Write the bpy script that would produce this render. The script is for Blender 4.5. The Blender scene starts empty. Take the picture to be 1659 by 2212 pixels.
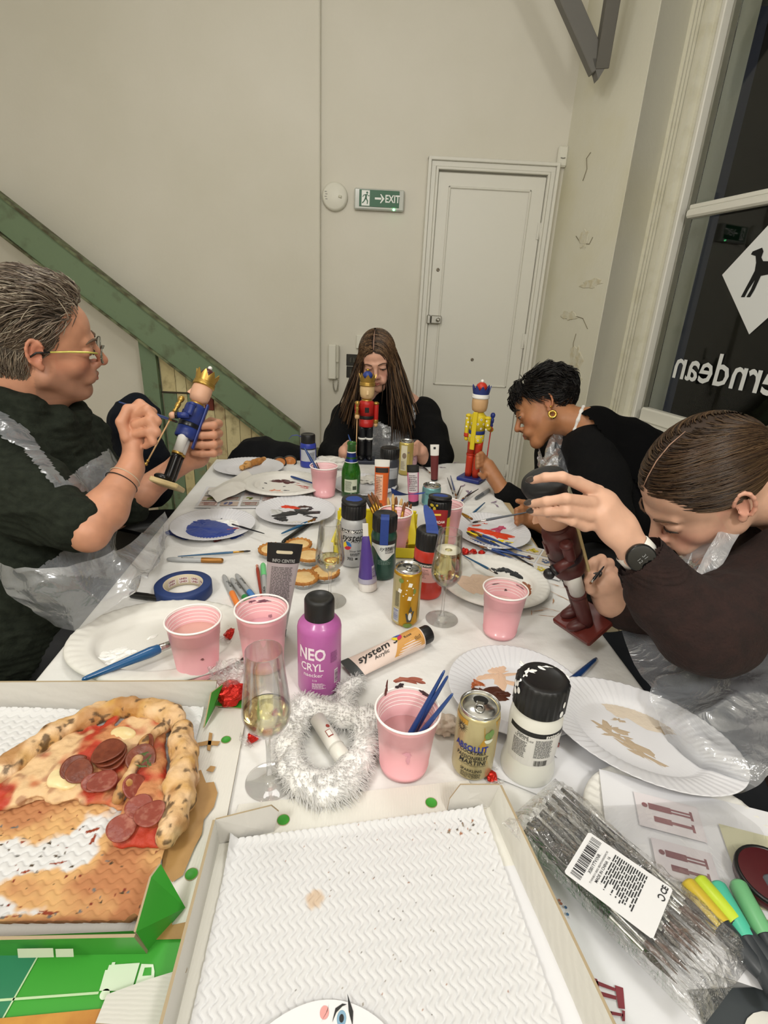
import bpy, math, random
import numpy as np
from mathutils import Vector, Matrix, Euler
sin, cos, pi, R = math.sin, math.cos, math.pi, math.radians
scn = bpy.context.scene
COL = scn.collection
rng = np.random.default_rng(7); random.seed(7)

# ---------------------------------------------------------------- camera, world, lamps, exposure
EYE = Vector((0, 0, 1.35))
AX_R = Vector((.99877, 0, .04951)).normalized(); AX_F = Vector((.0185, .9289, -.3697))
dn = Vector((-140, 2824, 1125.)).normalized()              # world 'down' seen in camera space (x right, y down, z ahead)
r_ = Vector((1, 0, 0)); r_ = (r_ - dn * r_.dot(dn)).normalized()
f_ = r_.cross(dn); f_ = f_ if f_.z > 0 else -f_
BX, BY, BZ = r_, f_, -dn                                   # world axes expressed in camera space
cam = bpy.data.objects.new('camera', bpy.data.cameras.new('camera')); COL.objects.link(cam); scn.camera = cam
cam.data.sensor_fit = 'VERTICAL'; cam.data.sensor_height = 36; cam.data.lens = 1125 / 2212 * 36
cam.data.clip_start = .02
def c2w(v): return Vector((v.dot(BX), v.dot(BY), v.dot(BZ)))
cx_, cy_, cz_ = c2w(Vector((1, 0, 0))), c2w(Vector((0, -1, 0))), c2w(Vector((0, 0, -1)))
Mc = Matrix((cx_, cy_, cz_)).transposed().to_4x4(); Mc.translation = EYE
cam.matrix_world = Mc

scn.view_settings.view_transform = 'Standard'; scn.view_settings.look = 'None'
scn.view_settings.gamma = 1; scn.view_settings.use_curve_mapping = False
scn.view_settings.exposure = 0.84
wd = bpy.data.worlds.new('night'); scn.world = wd; wd.use_nodes = True
wd.node_tree.nodes['Background'].inputs[0].default_value = (.02, .022, .03, 1)
wd.node_tree.nodes['Background'].inputs[1].default_value = .3
for l, rd, e in (((-.85, -.55, 2.25), .16, 28), ((.75, -.65, 2.25), .16, 28), ((-.30, 1.35, 2.5), .20, 12)):
    ld = bpy.data.lights.new('pendant_lamp', 'POINT'); ld.shadow_soft_size = rd; ld.energy = e; ld.color = (1, .982, .95)
    lo = bpy.data.objects.new('pendant_lamp', ld); COL.objects.link(lo); lo.location = l

def at(px, py, z=.75):
    """point on the horizontal plane z that lies on the sight line of a photo point"""
    d = c2w(Vector((px - 829.5, py - 1106, 1125.))); return EYE + d * ((z - EYE.z) / d.z)
def aty(px, py, y):
    d = c2w(Vector((px - 829.5, py - 1106, 1125.))); return EYE + d * (y / d.y)
def atd(px, py, dep):
    return EYE + c2w(Vector((px - 829.5, py - 1106, 1125.))) * (dep / 1125.)

# ---------------------------------------------------------------- materials
MATS = {}
def mat(name, col, rough=.5, metal=0, bump=None, var=None, spec=None, coat=0, sss=0, attr=None, trans=0, ior=1.45, alpha=None, emit=None, sheen=0):
    if name in MATS: return MATS[name]
    m = bpy.data.materials.new(name); m.use_nodes = True; MATS[name] = m
    nt = m.node_tree; N = nt.nodes; L = nt.links; b = N['Principled BSDF']; I = b.inputs
    c = (*col, 1)
    I['Base Color'].default_value = c; I['Roughness'].default_value = rough; I['Metallic'].default_value = metal
    if spec is not None: I['Specular IOR Level'].default_value = spec
    I['Coat Weight'].default_value = coat; I['Coat Roughness'].default_value = .1
    if sss: I['Subsurface Weight'].default_value = sss; I['Subsurface Radius'].default_value = (.012, .005, .003); I['Subsurface Scale'].default_value = 1
    I['Transmission Weight'].default_value = trans; I['IOR'].default_value = ior
    if alpha is not None: I['Alpha'].default_value = alpha
    if sheen: I['Sheen Weight'].default_value = sheen
    if emit: I['Emission Color'].default_value = (*emit[0], 1); I['Emission Strength'].default_value = emit[1]
    tc = N.new('ShaderNodeTexCoord')
    src = None
    if attr:
        a = N.new('ShaderNodeAttribute'); a.attribute_name = attr; src = a.outputs['Color']
    if var:
        sc_, c2, amt = var[:3]
        n = N.new('ShaderNodeTexNoise'); n.inputs['Scale'].default_value = sc_; n.inputs['Detail'].default_value = 6
        L.new(tc.outputs['Object'], n.inputs['Vector'])
        r = N.new('ShaderNodeMapRange'); r.inputs[1].default_value = var[3] if len(var) > 3 else .35; r.inputs[2].default_value = var[4] if len(var) > 4 else .7
        r.inputs[4].default_value = amt; L.new(n.outputs['Fac'], r.inputs[0])
        mx = N.new('ShaderNodeMix'); mx.data_type = 'RGBA'; L.new(r.outputs[0], mx.inputs[0])
        if src: L.new(src, mx.inputs[6])
        else: mx.inputs[6].default_value = c
        mx.inputs[7].default_value = (*c2, 1); src = mx.outputs[2]
    if src: L.new(src, I['Base Color'])
    if bump:
        kind = bump[3] if len(bump) > 3 else 'noise'
        if kind == 'noise':
            n = N.new('ShaderNodeTexNoise'); n.inputs['Scale'].default_value = bump[0]; n.inputs['Detail'].default_value = 5; o = n.outputs['Fac']
            L.new(tc.outputs['Object'], n.inputs['Vector'])
        elif kind == 'voronoi':
            n = N.new('ShaderNodeTexVoronoi'); n.inputs['Scale'].default_value = bump[0]; o = n.outputs['Distance']; L.new(tc.outputs['Object'], n.inputs['Vector'])
        else:
            n = N.new('ShaderNodeTexWave'); n.inputs['Scale'].default_value = bump[0]; n.inputs['Distortion'].default_value = 2.5; n.inputs['Detail'].default_value = 2
            n.bands_direction = kind; o = n.outputs['Fac']; L.new(tc.outputs['Object'], n.inputs['Vector'])
        bp = N.new('ShaderNodeBump'); bp.inputs['Strength'].default_value = bump[1]; bp.inputs['Distance'].default_value = bump[2]
        L.new(o, bp.inputs['Height']); L.new(bp.outputs[0], I['Normal'])
    return m
def film(name, col, opac, rough=.12, gloss=.25, bump=(18, .6, .01), fres=.55):
    """thin clear plastic: mostly see-through, a little milky, glossy on its wrinkles"""
    m = bpy.data.materials.new(name); m.use_nodes = True; nt = m.node_tree; N = nt.nodes; L = nt.links
    out = N['Material Output']; b = N['Principled BSDF']; b.inputs['Base Color'].default_value = (*col, 1); b.inputs['Roughness'].default_value = .45
    t = N.new('ShaderNodeBsdfTransparent'); g = N.new('ShaderNodeBsdfGlossy'); g.inputs['Roughness'].default_value = rough
    tc = N.new('ShaderNodeTexCoord'); n = N.new('ShaderNodeTexNoise'); n.inputs['Scale'].default_value = bump[0]; n.inputs['Detail'].default_value = 4; n.inputs['Distortion'].default_value = 1.2
    L.new(tc.outputs['Object'], n.inputs['Vector'])
    bp = N.new('ShaderNodeBump'); bp.inputs['Strength'].default_value = bump[1]; bp.inputs['Distance'].default_value = bump[2]; L.new(n.outputs['Fac'], bp.inputs['Height'])
    L.new(bp.outputs[0], b.inputs['Normal']); L.new(bp.outputs[0], g.inputs['Normal'])
    fr = N.new('ShaderNodeLayerWeight'); fr.inputs[0].default_value = .35; L.new(bp.outputs[0], fr.inputs['Normal'])
    m1 = N.new('ShaderNodeMixShader'); m1.inputs[0].default_value = opac; L.new(t.outputs[0], m1.inputs[1]); L.new(b.outputs[0], m1.inputs[2])
    mm = N.new('ShaderNodeMath'); mm.operation = 'MULTIPLY_ADD'; mm.inputs[1].default_value = fres; mm.inputs[2].default_value = gloss * .3; L.new(fr.outputs['Fresnel'], mm.inputs[0])
    m2 = N.new('ShaderNodeMixShader'); L.new(mm.outputs[0], m2.inputs[0]); L.new(m1.outputs[0], m2.inputs[1]); L.new(g.outputs[0], m2.inputs[2])
    L.new(m2.outputs[0], out.inputs[0]); MATS[name] = m; return m
def S(h):  # sRGB hex -> linear
    v = [int(h[i:i + 2], 16) / 255 for i in (0, 2, 4)]
    return tuple(x / 12.92 if x < .04045 else ((x + .055) / 1.055) ** 2.4 for x in v)
_pc = {}
def pl(h, rough=.45, **k):
    key = h + str(rough) + str(sorted(k))
    if key not in _pc: _pc[key] = mat('colour_' + key, S(h), rough, **k)
    return _pc[key]

# ---------------------------------------------------------------- scene helpers
def tag(o, label=None, cat=None, group=None, kind=None):
    if label: o['label'] = label
    if cat: o['category'] = cat
    if group: o['group'] = group
    if kind: o['kind'] = kind
    return o
def thing(name, label, cat, loc=(0, 0, 0), rot=(0, 0, 0), group=None, M=None):
    o = bpy.data.objects.new(name, None); COL.objects.link(o); o.empty_display_size = .02
    if M is not None: o.matrix_world = M; o['_m'] = 1
    else: o.location = loc; o.rotation_euler = rot
    return tag(o, label, cat, group)
def copy_tree(o, parent=None, kids=None):
    c = o.copy(); COL.objects.link(c)
    if parent: c.parent = parent
    for ch in [x for x in COL.objects if x.parent == o]: copy_tree(ch, c)
    return c
def axes(z, x=None):
    """rotation whose z column is the given direction (x column near the given one)"""
    z = Vector(z).normalized(); x = Vector(x) if x is not None else (Vector((1, 0, 0)) if abs(z.x) < .9 else Vector((0, 1, 0)))
    x = (x - z * x.dot(z)).normalized(); y = z.cross(x)
    return Matrix((x, y, z)).transposed()
def TM(loc=(0, 0, 0), rot=None, scale=None):
    m = Matrix.Translation(loc)
    if rot is not None: m = m @ (rot.to_4x4() if isinstance(rot, (Matrix, Euler)) and not isinstance(rot, Euler) else (rot.to_matrix() if isinstance(rot, Euler) else Euler(rot).to_matrix()).to_4x4())
    if scale is not None: m = m @ Matrix.Diagonal((*scale, 1))
    return m
class MB:
    def __init__(s): s.v = []; s.f = []; s.m = []; s.s = []; s.n = 0
    def add(s, V, F, mi=0, sm=True, M=None):
        V = np.asarray(V, float).reshape(-1, 3)
        fl = False
        if M is not None: A = np.array(M); V = V @ A[:3, :3].T + A[:3, 3]; fl = np.linalg.det(A[:3, :3]) < 0
        s.v.append(V); n = s.n
        for f in F: s.f.append([i + n for i in (f[::-1] if fl else f)])
        s.m += [mi] * len(F); s.s += [sm] * len(F); s.n += len(V); return s
    def box(s, c, d, mi=0, M=None, bev=None, sm=False):
        hx, hy, hz = d[0] / 2, d[1] / 2, d[2] / 2; b = min(hx, hy, hz) * .25 if bev is None else min(bev, min(hx, hy, hz) * .9)
        V = []; idx = {}
        for a in (-1, 1):
            for e in (-1, 1):
                for g in (-1, 1):
                    for k in range(3):
                        q = [hx, hy, hz]
                        for j in range(3):
                            if j != k: q[j] -= b
                        idx[(a, e, g, k)] = len(V); V.append((c[0] + a * q[0], c[1] + e * q[1], c[2] + g * q[2]))
        F = []
        for k in range(3):
            i, j = [t for t in range(3) if t != k]
            for sg in (-1, 1):
                q = []
                for (u, w) in ((-1, -1), (1, -1), (1, 1), (-1, 1)):
                    t = [0, 0, 0]; t[k] = sg; t[i] = u; t[j] = w; q.append(idx[(*t, k)])
                if (sg > 0) == (k == 1): q.reverse()
                F.append(q)
        for k in range(3):
            i, j = [t for t in range(3) if t != k]
            for u in (-1, 1):
                for w in (-1, 1):
                    t0 = [0, 0, 0]; t0[k] = -1; t0[i] = u; t0[j] = w; t1 = list(t0); t1[k] = 1
                    F.append([idx[(*t0, i)], idx[(*t1, i)], idx[(*t1, j)], idx[(*t0, j)]])
        for a in (-1, 1):
            for e in (-1, 1):
                for g in (-1, 1): F.append([idx[(a, e, g, k)] for k in range(3)])
        Va = np.array(V); cc = np.array(c); G = []
        for f in F:
            p = Va[f]; nrm = np.cross(p[1] - p[0], p[2] - p[0])
            G.append(f if nrm @ (p.mean(0) - cc) > 0 else f[::-1])
        return s.add(V, G, mi, sm, M)
    def lathe(s, prof, n=32, mi=0, M=None, mod=None, sm=True, caps=True, mis=None):
        th = np.arange(n) * 2 * pi / n; V = []
        for i, (r, z) in enumerate(prof):
            rr = np.full(n, float(r)); zz = np.full(n, float(z))
            if mod: rr, zz = mod(th, i, rr, zz)
            V.append(np.stack([rr * np.cos(th), rr * np.sin(th), zz], 1))
        V = np.concatenate(V); k = len(prof); st = s.n
        for i in range(k - 1):
            F = [[i * n + j, i * n + (j + 1) % n, (i + 1) * n + (j + 1) % n, (i + 1) * n + j] for j in range(n)]
            s.f += [[a + st for a in f] for f in F]; s.m += [mis[i] if mis else mi] * n; s.s += [sm] * n
        if caps:
            if prof[0][0] > 1e-5: s.f.append([st + j for j in range(n)][::-1]); s.m.append(mis[0] if mis else mi); s.s.append(False)
            if prof[-1][0] > 1e-5: s.f.append([st + (k - 1) * n + j for j in range(n)]); s.m.append(mis[-1] if mis else mi); s.s.append(False)
        if M is not None: A = np.array(M); V = V @ A[:3, :3].T + A[:3, 3]
        s.v.append(V); s.n += len(V); return s
    def tube(s, pts, rad, n=8, mi=0, M=None, sm=True, caps=True, flat=None):
        P = np.array([tuple(p) for p in pts], float); k = len(P); rad = np.broadcast_to(np.asarray(rad, float), (k,))
        T = np.gradient(P, axis=0); T /= np.linalg.norm(T, axis=1)[:, None] + 1e-12
        u = np.cross(T[0], (0, 0, 1) if abs(T[0][2]) < .9 else (1, 0, 0)); V = []
        for i in range(k):
            u = u - T[i] * (u @ T[i]); u /= np.linalg.norm(u); w = np.cross(T[i], u)
            a = np.arange(n) * 2 * pi / n
            V.append(P[i] + rad[i] * (np.cos(a)[:, None] * u + np.sin(a)[:, None] * w * (flat or 1)))
        F = [[i * n + j, i * n + (j + 1) % n, (i + 1) * n + (j + 1) % n, (i + 1) * n + j] for i in range(k - 1) for j in range(n)]
        if caps: F += [list(range(n))[::-1], [(k - 1) * n + j for j in range(n)]]
        return s.add(np.concatenate(V), F, mi, sm, M)
    def prism(s, poly, z0, z1, mi=0, M=None, sm=False):
        n = len(poly); V = [(x, y, z0) for x, y in poly] + [(x, y, z1) for x, y in poly]
        F = [list(range(n))[::-1], list(range(n, 2 * n))] + [[j, (j + 1) % n, n + (j + 1) % n, n + j] for j in range(n)]
        return s.add(V, F, mi, sm, M)
    def poly(s, P3, mi=0, M=None): return s.add(P3, [list(range(len(P3)))], mi, False, M)
    def sph(s, c, r, mi=0, M=None, n=16, m=10):
        r = (r, r, r) if np.isscalar(r) else r
        pr = [(max(1e-6, sin(pi * i / m)), -cos(pi * i / m)) for i in range(m + 1)]
        A = TM(c, None, r); A = (M @ A) if M is not None else A
        return s.lathe(pr, n, mi, A, caps=False)
    def grid(s, P, mi=0, sm=True, wrap=False, M=None, mask=None):
        P = np.asarray(P); a, b = P.shape[:2]; F = []
        for i in range(a - 1):
            for j in range(b if wrap else b - 1):
                if mask is not None and not mask[i, j]: continue
                F.append([i * b + j, i * b + (j + 1) % b, (i + 1) * b + (j + 1) % b, (i + 1) * b + j])
        return s.add(P.reshape(-1, 3), F, mi, sm, M)
    def mesh(s, name, mats):
        me = bpy.data.meshes.new(name); V = np.concatenate(s.v) if s.v else np.zeros((0, 3))
        me.from_pydata(V.tolist(), [], s.f)
        for m in (mats if isinstance(mats, (list, tuple)) else [mats]): me.materials.append(m)
        me.polygons.foreach_set('material_index', s.m); me.polygons.foreach_set('use_smooth', s.s); me.update(); return me
    def build(s, name, mats, parent=None, label=None, world=False):
        if world and parent is not None:
            A = np.array(parent_world(parent).inverted()); s.v = [np.concatenate(s.v) @ A[:3, :3].T + A[:3, 3]]
        o = bpy.data.objects.new(name, s.mesh(name, mats)); COL.objects.link(o)
        if parent is not None: o.parent = parent
        if label: o['label'] = label
        return o
def parent_world(o):
    m = o.matrix_basis.copy()
    while o.parent: o = o.parent; m = o.matrix_basis @ m
    return m
def struct(name, mb, mats, parent=None):
    o = mb.build(name, mats, parent)
    if parent is None: o['kind'] = 'structure'
    return o
_tx = {}
def tx(body, size=1., al='CENTER', shear=0., bold=0.):
    k = (body, al, shear, bold)
    if k not in _tx:
        c = bpy.data.curves.new('t', 'FONT'); c.body = body; c.size = 1; c.align_x = al; c.align_y = 'CENTER'; c.shear = shear; c.resolution_u = 2; c.offset = bold
        o = bpy.data.objects.new('t', c); m = bpy.data.meshes.new_from_object(o)
        V = np.array([v.co[:2] for v in m.vertices]); F = [list(p.vertices) for p in m.polygons]
        bpy.data.objects.remove(o); bpy.data.meshes.remove(m); _tx[k] = (V, F)
    V, F = _tx[k]; return V * size, F
class Decal:
    """flat print collected in (u, v), laid on a surface by a map function"""
    def __init__(s, fn, max_edge=None): s.fn = fn; s.mb = MB()
    def _add(s, V, F, mi, lift):
        V = np.asarray(V, float); s.mb.add([s.fn(u, v, lift) for u, v in V], F, mi, False); return s
    def text(s, body, u, v, size, mi=0, al='CENTER', shear=0, bold=0, rot=0, mir=1, sx=1, lift=2):
        V, F = tx(body, size, al, shear, bold); V = V * (mir * sx, 1); c, n = cos(rot), sin(rot)
        V = V @ np.array([[c, n], [-n, c]]) + (u, v); return s._add(V, F, mi, lift)
    def rect(s, u0, v0, u1, v1, mi=0, lift=1, nu=None):
        nu = nu or max(1, int(abs(u1 - u0) / .004)); V = []; F = []
        for i in range(nu + 1): x = u0 + (u1 - u0) * i / nu; V += [(x, v0), (x, v1)]
        for i in range(nu): F.append([2 * i, 2 * i + 2, 2 * i + 3, 2 * i + 1])
        return s._add(V, F, mi, lift)
    def disc(s, u, v, r, mi=0, lift=1, a0=0, a1=2 * pi, n=20, ry=None, r0=0):
        V = []; F = []
        for i in range(n + 1):
            a = a0 + (a1 - a0) * i / n; V += [(u + r0 * cos(a), v + r0 * sin(a)), (u + r * cos(a), v + (ry or r) * sin(a))]
        for i in range(n): F.append([2 * i, 2 * i + 1, 2 * i + 3, 2 * i + 2])
        return s._add(V, F, mi, lift)
    def poly(s, P, mi=0, lift=1): return s._add(P, [list(range(len(P)))], mi, lift)
    def lines(s, u0, v0, u1, v1, n, mi=0, h=.5, seed=1, lift=2, rag=.3):
        rr = random.Random(seed); dv = (v1 - v0) / n
        for i in range(n):
            y = v0 + dv * i; x = u0; e = u1 - (u1 - u0) * rr.random() * rag
            while x < e:
                w = abs(u1 - u0) * rr.uniform(.06, .22); s.rect(x, y, min(x + w, e), y + dv * h, mi, lift, 1 if w < .01 else None); x += w + abs(u1 - u0) * .03
        return s
    def barcode(s, u0, v0, u1, v1, mi=0, seed=3, lift=2, vert=False):
        rr = random.Random(seed); x = 0.
        while x < 1:
            w = rr.choice((.012, .02, .035)); 
            if vert: s.rect(u0, v0 + (v1 - v0) * x, u1, v0 + (v1 - v0) * min(1, x + w), mi, lift)
            else: s.rect(u0 + (u1 - u0) * x, v0, u0 + (u1 - u0) * min(1, x + w), v1, mi, lift, 1)
            x += w + rr.choice((.012, .02, .03))
        return s
    def build(s, name, mats, parent=None, label=None): return s.mb.build(name, mats, parent, label)
def cyl(rad, face=-pi / 2, eps=.00025):
    """(u, v) wraps round a cylinder (or a profile r(v)); u = 0 faces the angle 'face'"""
    def f(u, v, l):
        r = (rad(v) if callable(rad) else rad); r2 = r + eps * l; a = face + u / r; return (r2 * cos(a), r2 * sin(a), v)
    return f
def planar(M, eps=.0002):
    def f(u, v, l): return tuple(M @ Vector((u, v, eps * l)))
    return f
def vnoise(P, seed=0):
    P = np.asarray(P, float); i = np.floor(P).astype(np.int64); f = P - i; f = f * f * (3 - 2 * f)
    def h(a, b, c):
        n = (a * 73856093) ^ (b * 19349663) ^ (c * 83492791) ^ (seed * 2654435 + 1013); n = (n ^ (n >> 13)) * 1274126177; n = n & 0x7fffffff; n = (n ^ (n >> 15)) * 668265263 & 0x7fffffff
        return (n & 0xffff) / 65535.
    o = 0
    for a in (0, 1):
        for b in (0, 1):
            for c in (0, 1):
                w = (f[..., 0] if a else 1 - f[..., 0]) * (f[..., 1] if b else 1 - f[..., 1]) * (f[..., 2] if c else 1 - f[..., 2])
                o = o + w * h(i[..., 0] + a, i[..., 1] + b, i[..., 2] + c)
    return o * 2 - 1
def fbm(P, o=3, seed=0): return sum(vnoise(np.asarray(P) * 2 ** k, seed + k) * .5 ** k for k in range(o))

# ---------------------------------------------------------------- smooth solids (bodies, clothes, food)
class Solid:
    def __init__(s, h): s.h = h; s.p = []
    def cap(s, a, b, ra, rb=None, k=.012, op='a', flat=None):
        a = np.array(a, float); b = np.array(b, float); rb = ra if rb is None else rb; m = max(ra, rb)
        s.p.append(('c', np.minimum(a, b) - m, np.maximum(a, b) + m, k, op, (a, b, ra, rb, flat))); return s
    def chain(s, pts, rad, k=.012, op='a', flat=None):
        for i in range(len(pts) - 1): s.cap(pts[i], pts[i + 1], rad[i], rad[i + 1], k, op, flat)
        return s
    def ell(s, c, r, Rm=None, k=.015, op='a'):
        c = np.array(c, float); r = np.array((r, r, r) if np.isscalar(r) else r, float); Rm = np.eye(3) if Rm is None else np.array(Rm)[:3, :3]
        e = np.sqrt(((Rm * r) ** 2).sum(1)); s.p.append(('e', c - e, c + e, k, op, (c, r, Rm))); return s
    def grid(s):
        lo = np.min([p[1] for p in s.p if p[4] == 'a'], 0) - .02; hi = np.max([p[2] for p in s.p if p[4] == 'a'], 0) + .02
        s.lo = lo; s.n = np.ceil((hi - lo) / s.h).astype(int) + 1; D_ = np.full(s.n, 1., np.float32)
        for t, a, b, k, op, q in s.p:
            i0 = np.maximum(0, np.floor((a - k - 2.5 * s.h - lo) / s.h).astype(int)); i1 = np.minimum(s.n, np.ceil((b + k + 2.5 * s.h - lo) / s.h).astype(int) + 1)
            if np.any(i1 <= i0): continue
            X = [((lo[j] + s.h * np.arange(i0[j], i1[j])).astype(np.float32)) for j in range(3)]
            x, y, z = X[0][:, None, None], X[1][None, :, None], X[2][None, None, :]
            if t == 'c':
                A, B, ra, rb, fl = q; d = B - A; L2 = d @ d + 1e-12
                tt = np.clip(((x - A[0]) * d[0] + (y - A[1]) * d[1] + (z - A[2]) * d[2]) / L2, 0, 1)
                vx, vy, vz = x - A[0] - tt * d[0], y - A[1] - tt * d[1], z - A[2] - tt * d[2]
                if fl is not None:
                    n_, sc = np.array(fl[0]), fl[1]; n_ = n_ / np.linalg.norm(n_); w = (vx * n_[0] + vy * n_[1] + vz * n_[2]) * (1 / sc - 1)
                    vx, vy, vz = vx + w * n_[0], vy + w * n_[1], vz + w * n_[2]
                E = np.sqrt(vx * vx + vy * vy + vz * vz) - (ra + tt * (rb - ra))
            else:
                c, r, Rm = q; qx, qy, qz = x - c[0], y - c[1], z - c[2]
                l = [(qx * Rm[0, j] + qy * Rm[1, j] + qz * Rm[2, j]) / r[j] for j in range(3)]
                k0 = np.sqrt(l[0] ** 2 + l[1] ** 2 + l[2] ** 2); k1 = np.sqrt((l[0] / r[0]) ** 2 + (l[1] / r[1]) ** 2 + (l[2] / r[2]) ** 2)
                E = k0 * (k0 - 1) / (k1 + 1e-9)
            sl = tuple(slice(i0[j], i1[j]) for j in range(3)); C = D_[sl]
            if op == 'a':
                hh = np.clip(.5 + .5 * (E - C) / k, 0, 1); D_[sl] = E * (1 - hh) + C * hh - k * hh * (1 - hh)
            else:
                hh = np.clip(.5 - .5 * (C + E) / k, 0, 1); D_[sl] = C * (1 - hh) - E * hh + k * hh * (1 - hh)
        return D_
    def mesh(s, D_=None):
        if D_ is None: D_ = s.grid()
        I = D_ < 0; nx, ny, nz = D_.shape
        c = I[:-1, :-1, :-1].astype(np.int8); tot = c.copy()
        offs = [(a, b, d) for a in (0, 1) for b in (0, 1) for d in (0, 1)]
        tot = sum(I[a:nx - 1 + a, b:ny - 1 + b, d:nz - 1 + d].astype(np.int8) for a, b, d in offs)
        act = np.argwhere((tot > 0) & (tot < 8)); idx = np.full((nx - 1, ny - 1, nz - 1), -1, np.int32); idx[tuple(act.T)] = np.arange(len(act))
        vals = {o: D_[act[:, 0] + o[0], act[:, 1] + o[1], act[:, 2] + o[2]] for o in offs}
        acc = np.zeros((len(act), 3)); cnt = np.zeros(len(act))
        for o in offs:
            for ax in range(3):
                if o[ax] == 0:
                    o2 = list(o); o2[ax] = 1; o2 = tuple(o2); a, b = vals[o], vals[o2]; m = (a < 0) != (b < 0)
                    t = np.where(m, a / (a - b + 1e-20), 0); p = np.tile(np.array(o, float), (len(act), 1)); p[:, ax] += t
                    acc += p * m[:, None]; cnt += m
        V = (act + acc / cnt[:, None]) * s.h + s.lo; F = []
        for ax in range(3):
            o1, o2 = [(1, 2), (2, 0), (0, 1)][ax]
            sl0 = [slice(None)] * 3; sl1 = [slice(None)] * 3; sl0[ax] = slice(0, -1); sl1[ax] = slice(1, None)
            a, b = I[tuple(sl0)], I[tuple(sl1)]; e = np.argwhere(a != b); e = e[(e[:, o1] > 0) & (e[:, o2] > 0) & (e[:, o1] < D_.shape[o1] - 1) & (e[:, o2] < D_.shape[o2] - 1)]
            ins = a[tuple(e.T)]
            def g(d1, d2): q = e.copy(); q[:, o1] -= d1; q[:, o2] -= d2; return idx[tuple(q.T)]
            Q = np.stack([g(1, 1), g(0, 1), g(0, 0), g(1, 0)], 1); Q[~ins] = Q[~ins][:, ::-1]; F.append(Q)
        return V, np.concatenate(F)
def normals(V, F):
    n = np.cross(V[F[:, 2]] - V[F[:, 0]], V[F[:, 3]] - V[F[:, 1]]); N = np.zeros_like(V)
    for j in range(4): np.add.at(N, F[:, j], n)
    return N / (np.linalg.norm(N, axis=1)[:, None] + 1e-12)
def smooth(V, F, it=2):
    for _ in range(it):
        A = np.zeros_like(V); c = np.zeros(len(V))
        for a, b in ((0, 1), (1, 2), (2, 3), (3, 0)):
            np.add.at(A, F[:, a], V[F[:, b]]); np.add.at(A, F[:, b], V[F[:, a]]); np.add.at(c, F[:, a], 1); np.add.at(c, F[:, b], 1)
        V = V * .5 + .5 * A / np.maximum(c, 1)[:, None]
    return V
def keep(V, F, m):
    """faces whose four vertices pass the mask"""
    F = F[m[F].all(1)]; u, inv = np.unique(F, return_inverse=True); return V[u], inv.reshape(F.shape), u
def npobj(name, V, F, mats, parent=None, colour=None, label=None):
    """mesh from arrays in world coordinates, stored in its parent's frame"""
    if parent is not None: A = np.array(parent_world(parent).inverted()); V = V @ A[:3, :3].T + A[:3, 3]
    me = bpy.data.meshes.new(name); me.vertices.add(len(V)); me.vertices.foreach_set('co', np.ascontiguousarray(V, np.float32).ravel())
    k = F.shape[1]; me.loops.add(F.size); me.loops.foreach_set('vertex_index', np.ascontiguousarray(F, np.int32).ravel()); me.polygons.add(len(F))
    me.polygons.foreach_set('loop_start', np.arange(len(F), dtype=np.int32) * k); me.polygons.foreach_set('use_smooth', np.ones(len(F), bool)); me.update(calc_edges=True)
    for m in (mats if isinstance(mats, (list, tuple)) else [mats]): me.materials.append(m)
    if colour is not None:
        a = me.attributes.new('Col', 'FLOAT_COLOR', 'POINT'); c = np.ones((len(V), 4), np.float32); c[:, :3] = colour; a.data.foreach_set('color', c.ravel())
    o = bpy.data.objects.new(name, me); COL.objects.link(o)
    if parent is not None: o.parent = parent
    if label: o['label'] = label
    return o
def strands(P, rad, n=3):
    """P: (N, K, 3) polylines -> one mesh of thin tapering tubes"""
    N_, K = P.shape[:2]; T = np.gradient(P, axis=1); T /= np.linalg.norm(T, axis=2)[..., None] + 1e-12
    up = np.array([.3, .2, 1.]); u = np.cross(T, up); u /= np.linalg.norm(u, axis=2)[..., None] + 1e-12; w = np.cross(T, u)
    a = np.arange(n) * 2 * pi / n; pr = np.array([.8, 1, 1] + [1] * (K - 5) + [.7, .3])[:K] if K >= 6 else np.ones(K)
    V = P[:, :, None] + (rad * pr)[None, :, None, None] * (np.cos(a)[None, None, :, None] * u[:, :, None] + np.sin(a)[None, None, :, None] * w[:, :, None])
    i = np.arange(N_)[:, None, None] * K * n + np.arange(K - 1)[None, :, None] * n; j = np.arange(n)[None, None, :]; j2 = (j + 1) % n
    F = np.stack([i + j, i + j2, i + n + j2, i + n + j], -1).reshape(-1, 4); return V.reshape(-1, 3), F

# ================================================================ ROOM
plaster = mat('plaster', S('dbd7cb'), .85, bump=(55, .12, .004), var=(1.6, S('cfcbbb'), .6))
plaster_old = mat('old_plaster', S('dcd9c8'), .85, bump=(30, .25, .006), var=(2.2, S('d3cba4'), .6, .5, .8))
gloss_white = mat('white_gloss_paint', S('dbd9cf'), .42, bump=(40, .06, .003))
grimy = mat('grimy_white_paint', S('d6d3c2'), .5, bump=(60, .2, .003), var=(14, S('b9b394'), .5, .5, .8))
green_pt = mat('worn_green_paint', S('73876a'), .55, bump=(24, .3, .004), var=(9, S('5a5f48'), .9, .56, .74))
dark_steel = mat('grey_steel_paint', S('6b6964'), .55, bump=(60, .1, .002))
floor_m = mat('pale_stone_floor', S('c9bda6'), .45, var=(2.5, S('a99c86'), .8, .3, .75), bump=(8, .1, .003))
floor2 = mat('pale_stone_floor_darker', S('b9ad98'), .45, var=(3.5, S('978b78'), .8, .3, .75), bump=(8, .1, .003))
ceil_m = mat('ceiling_white', S('dedbd2'), .9)

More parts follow.
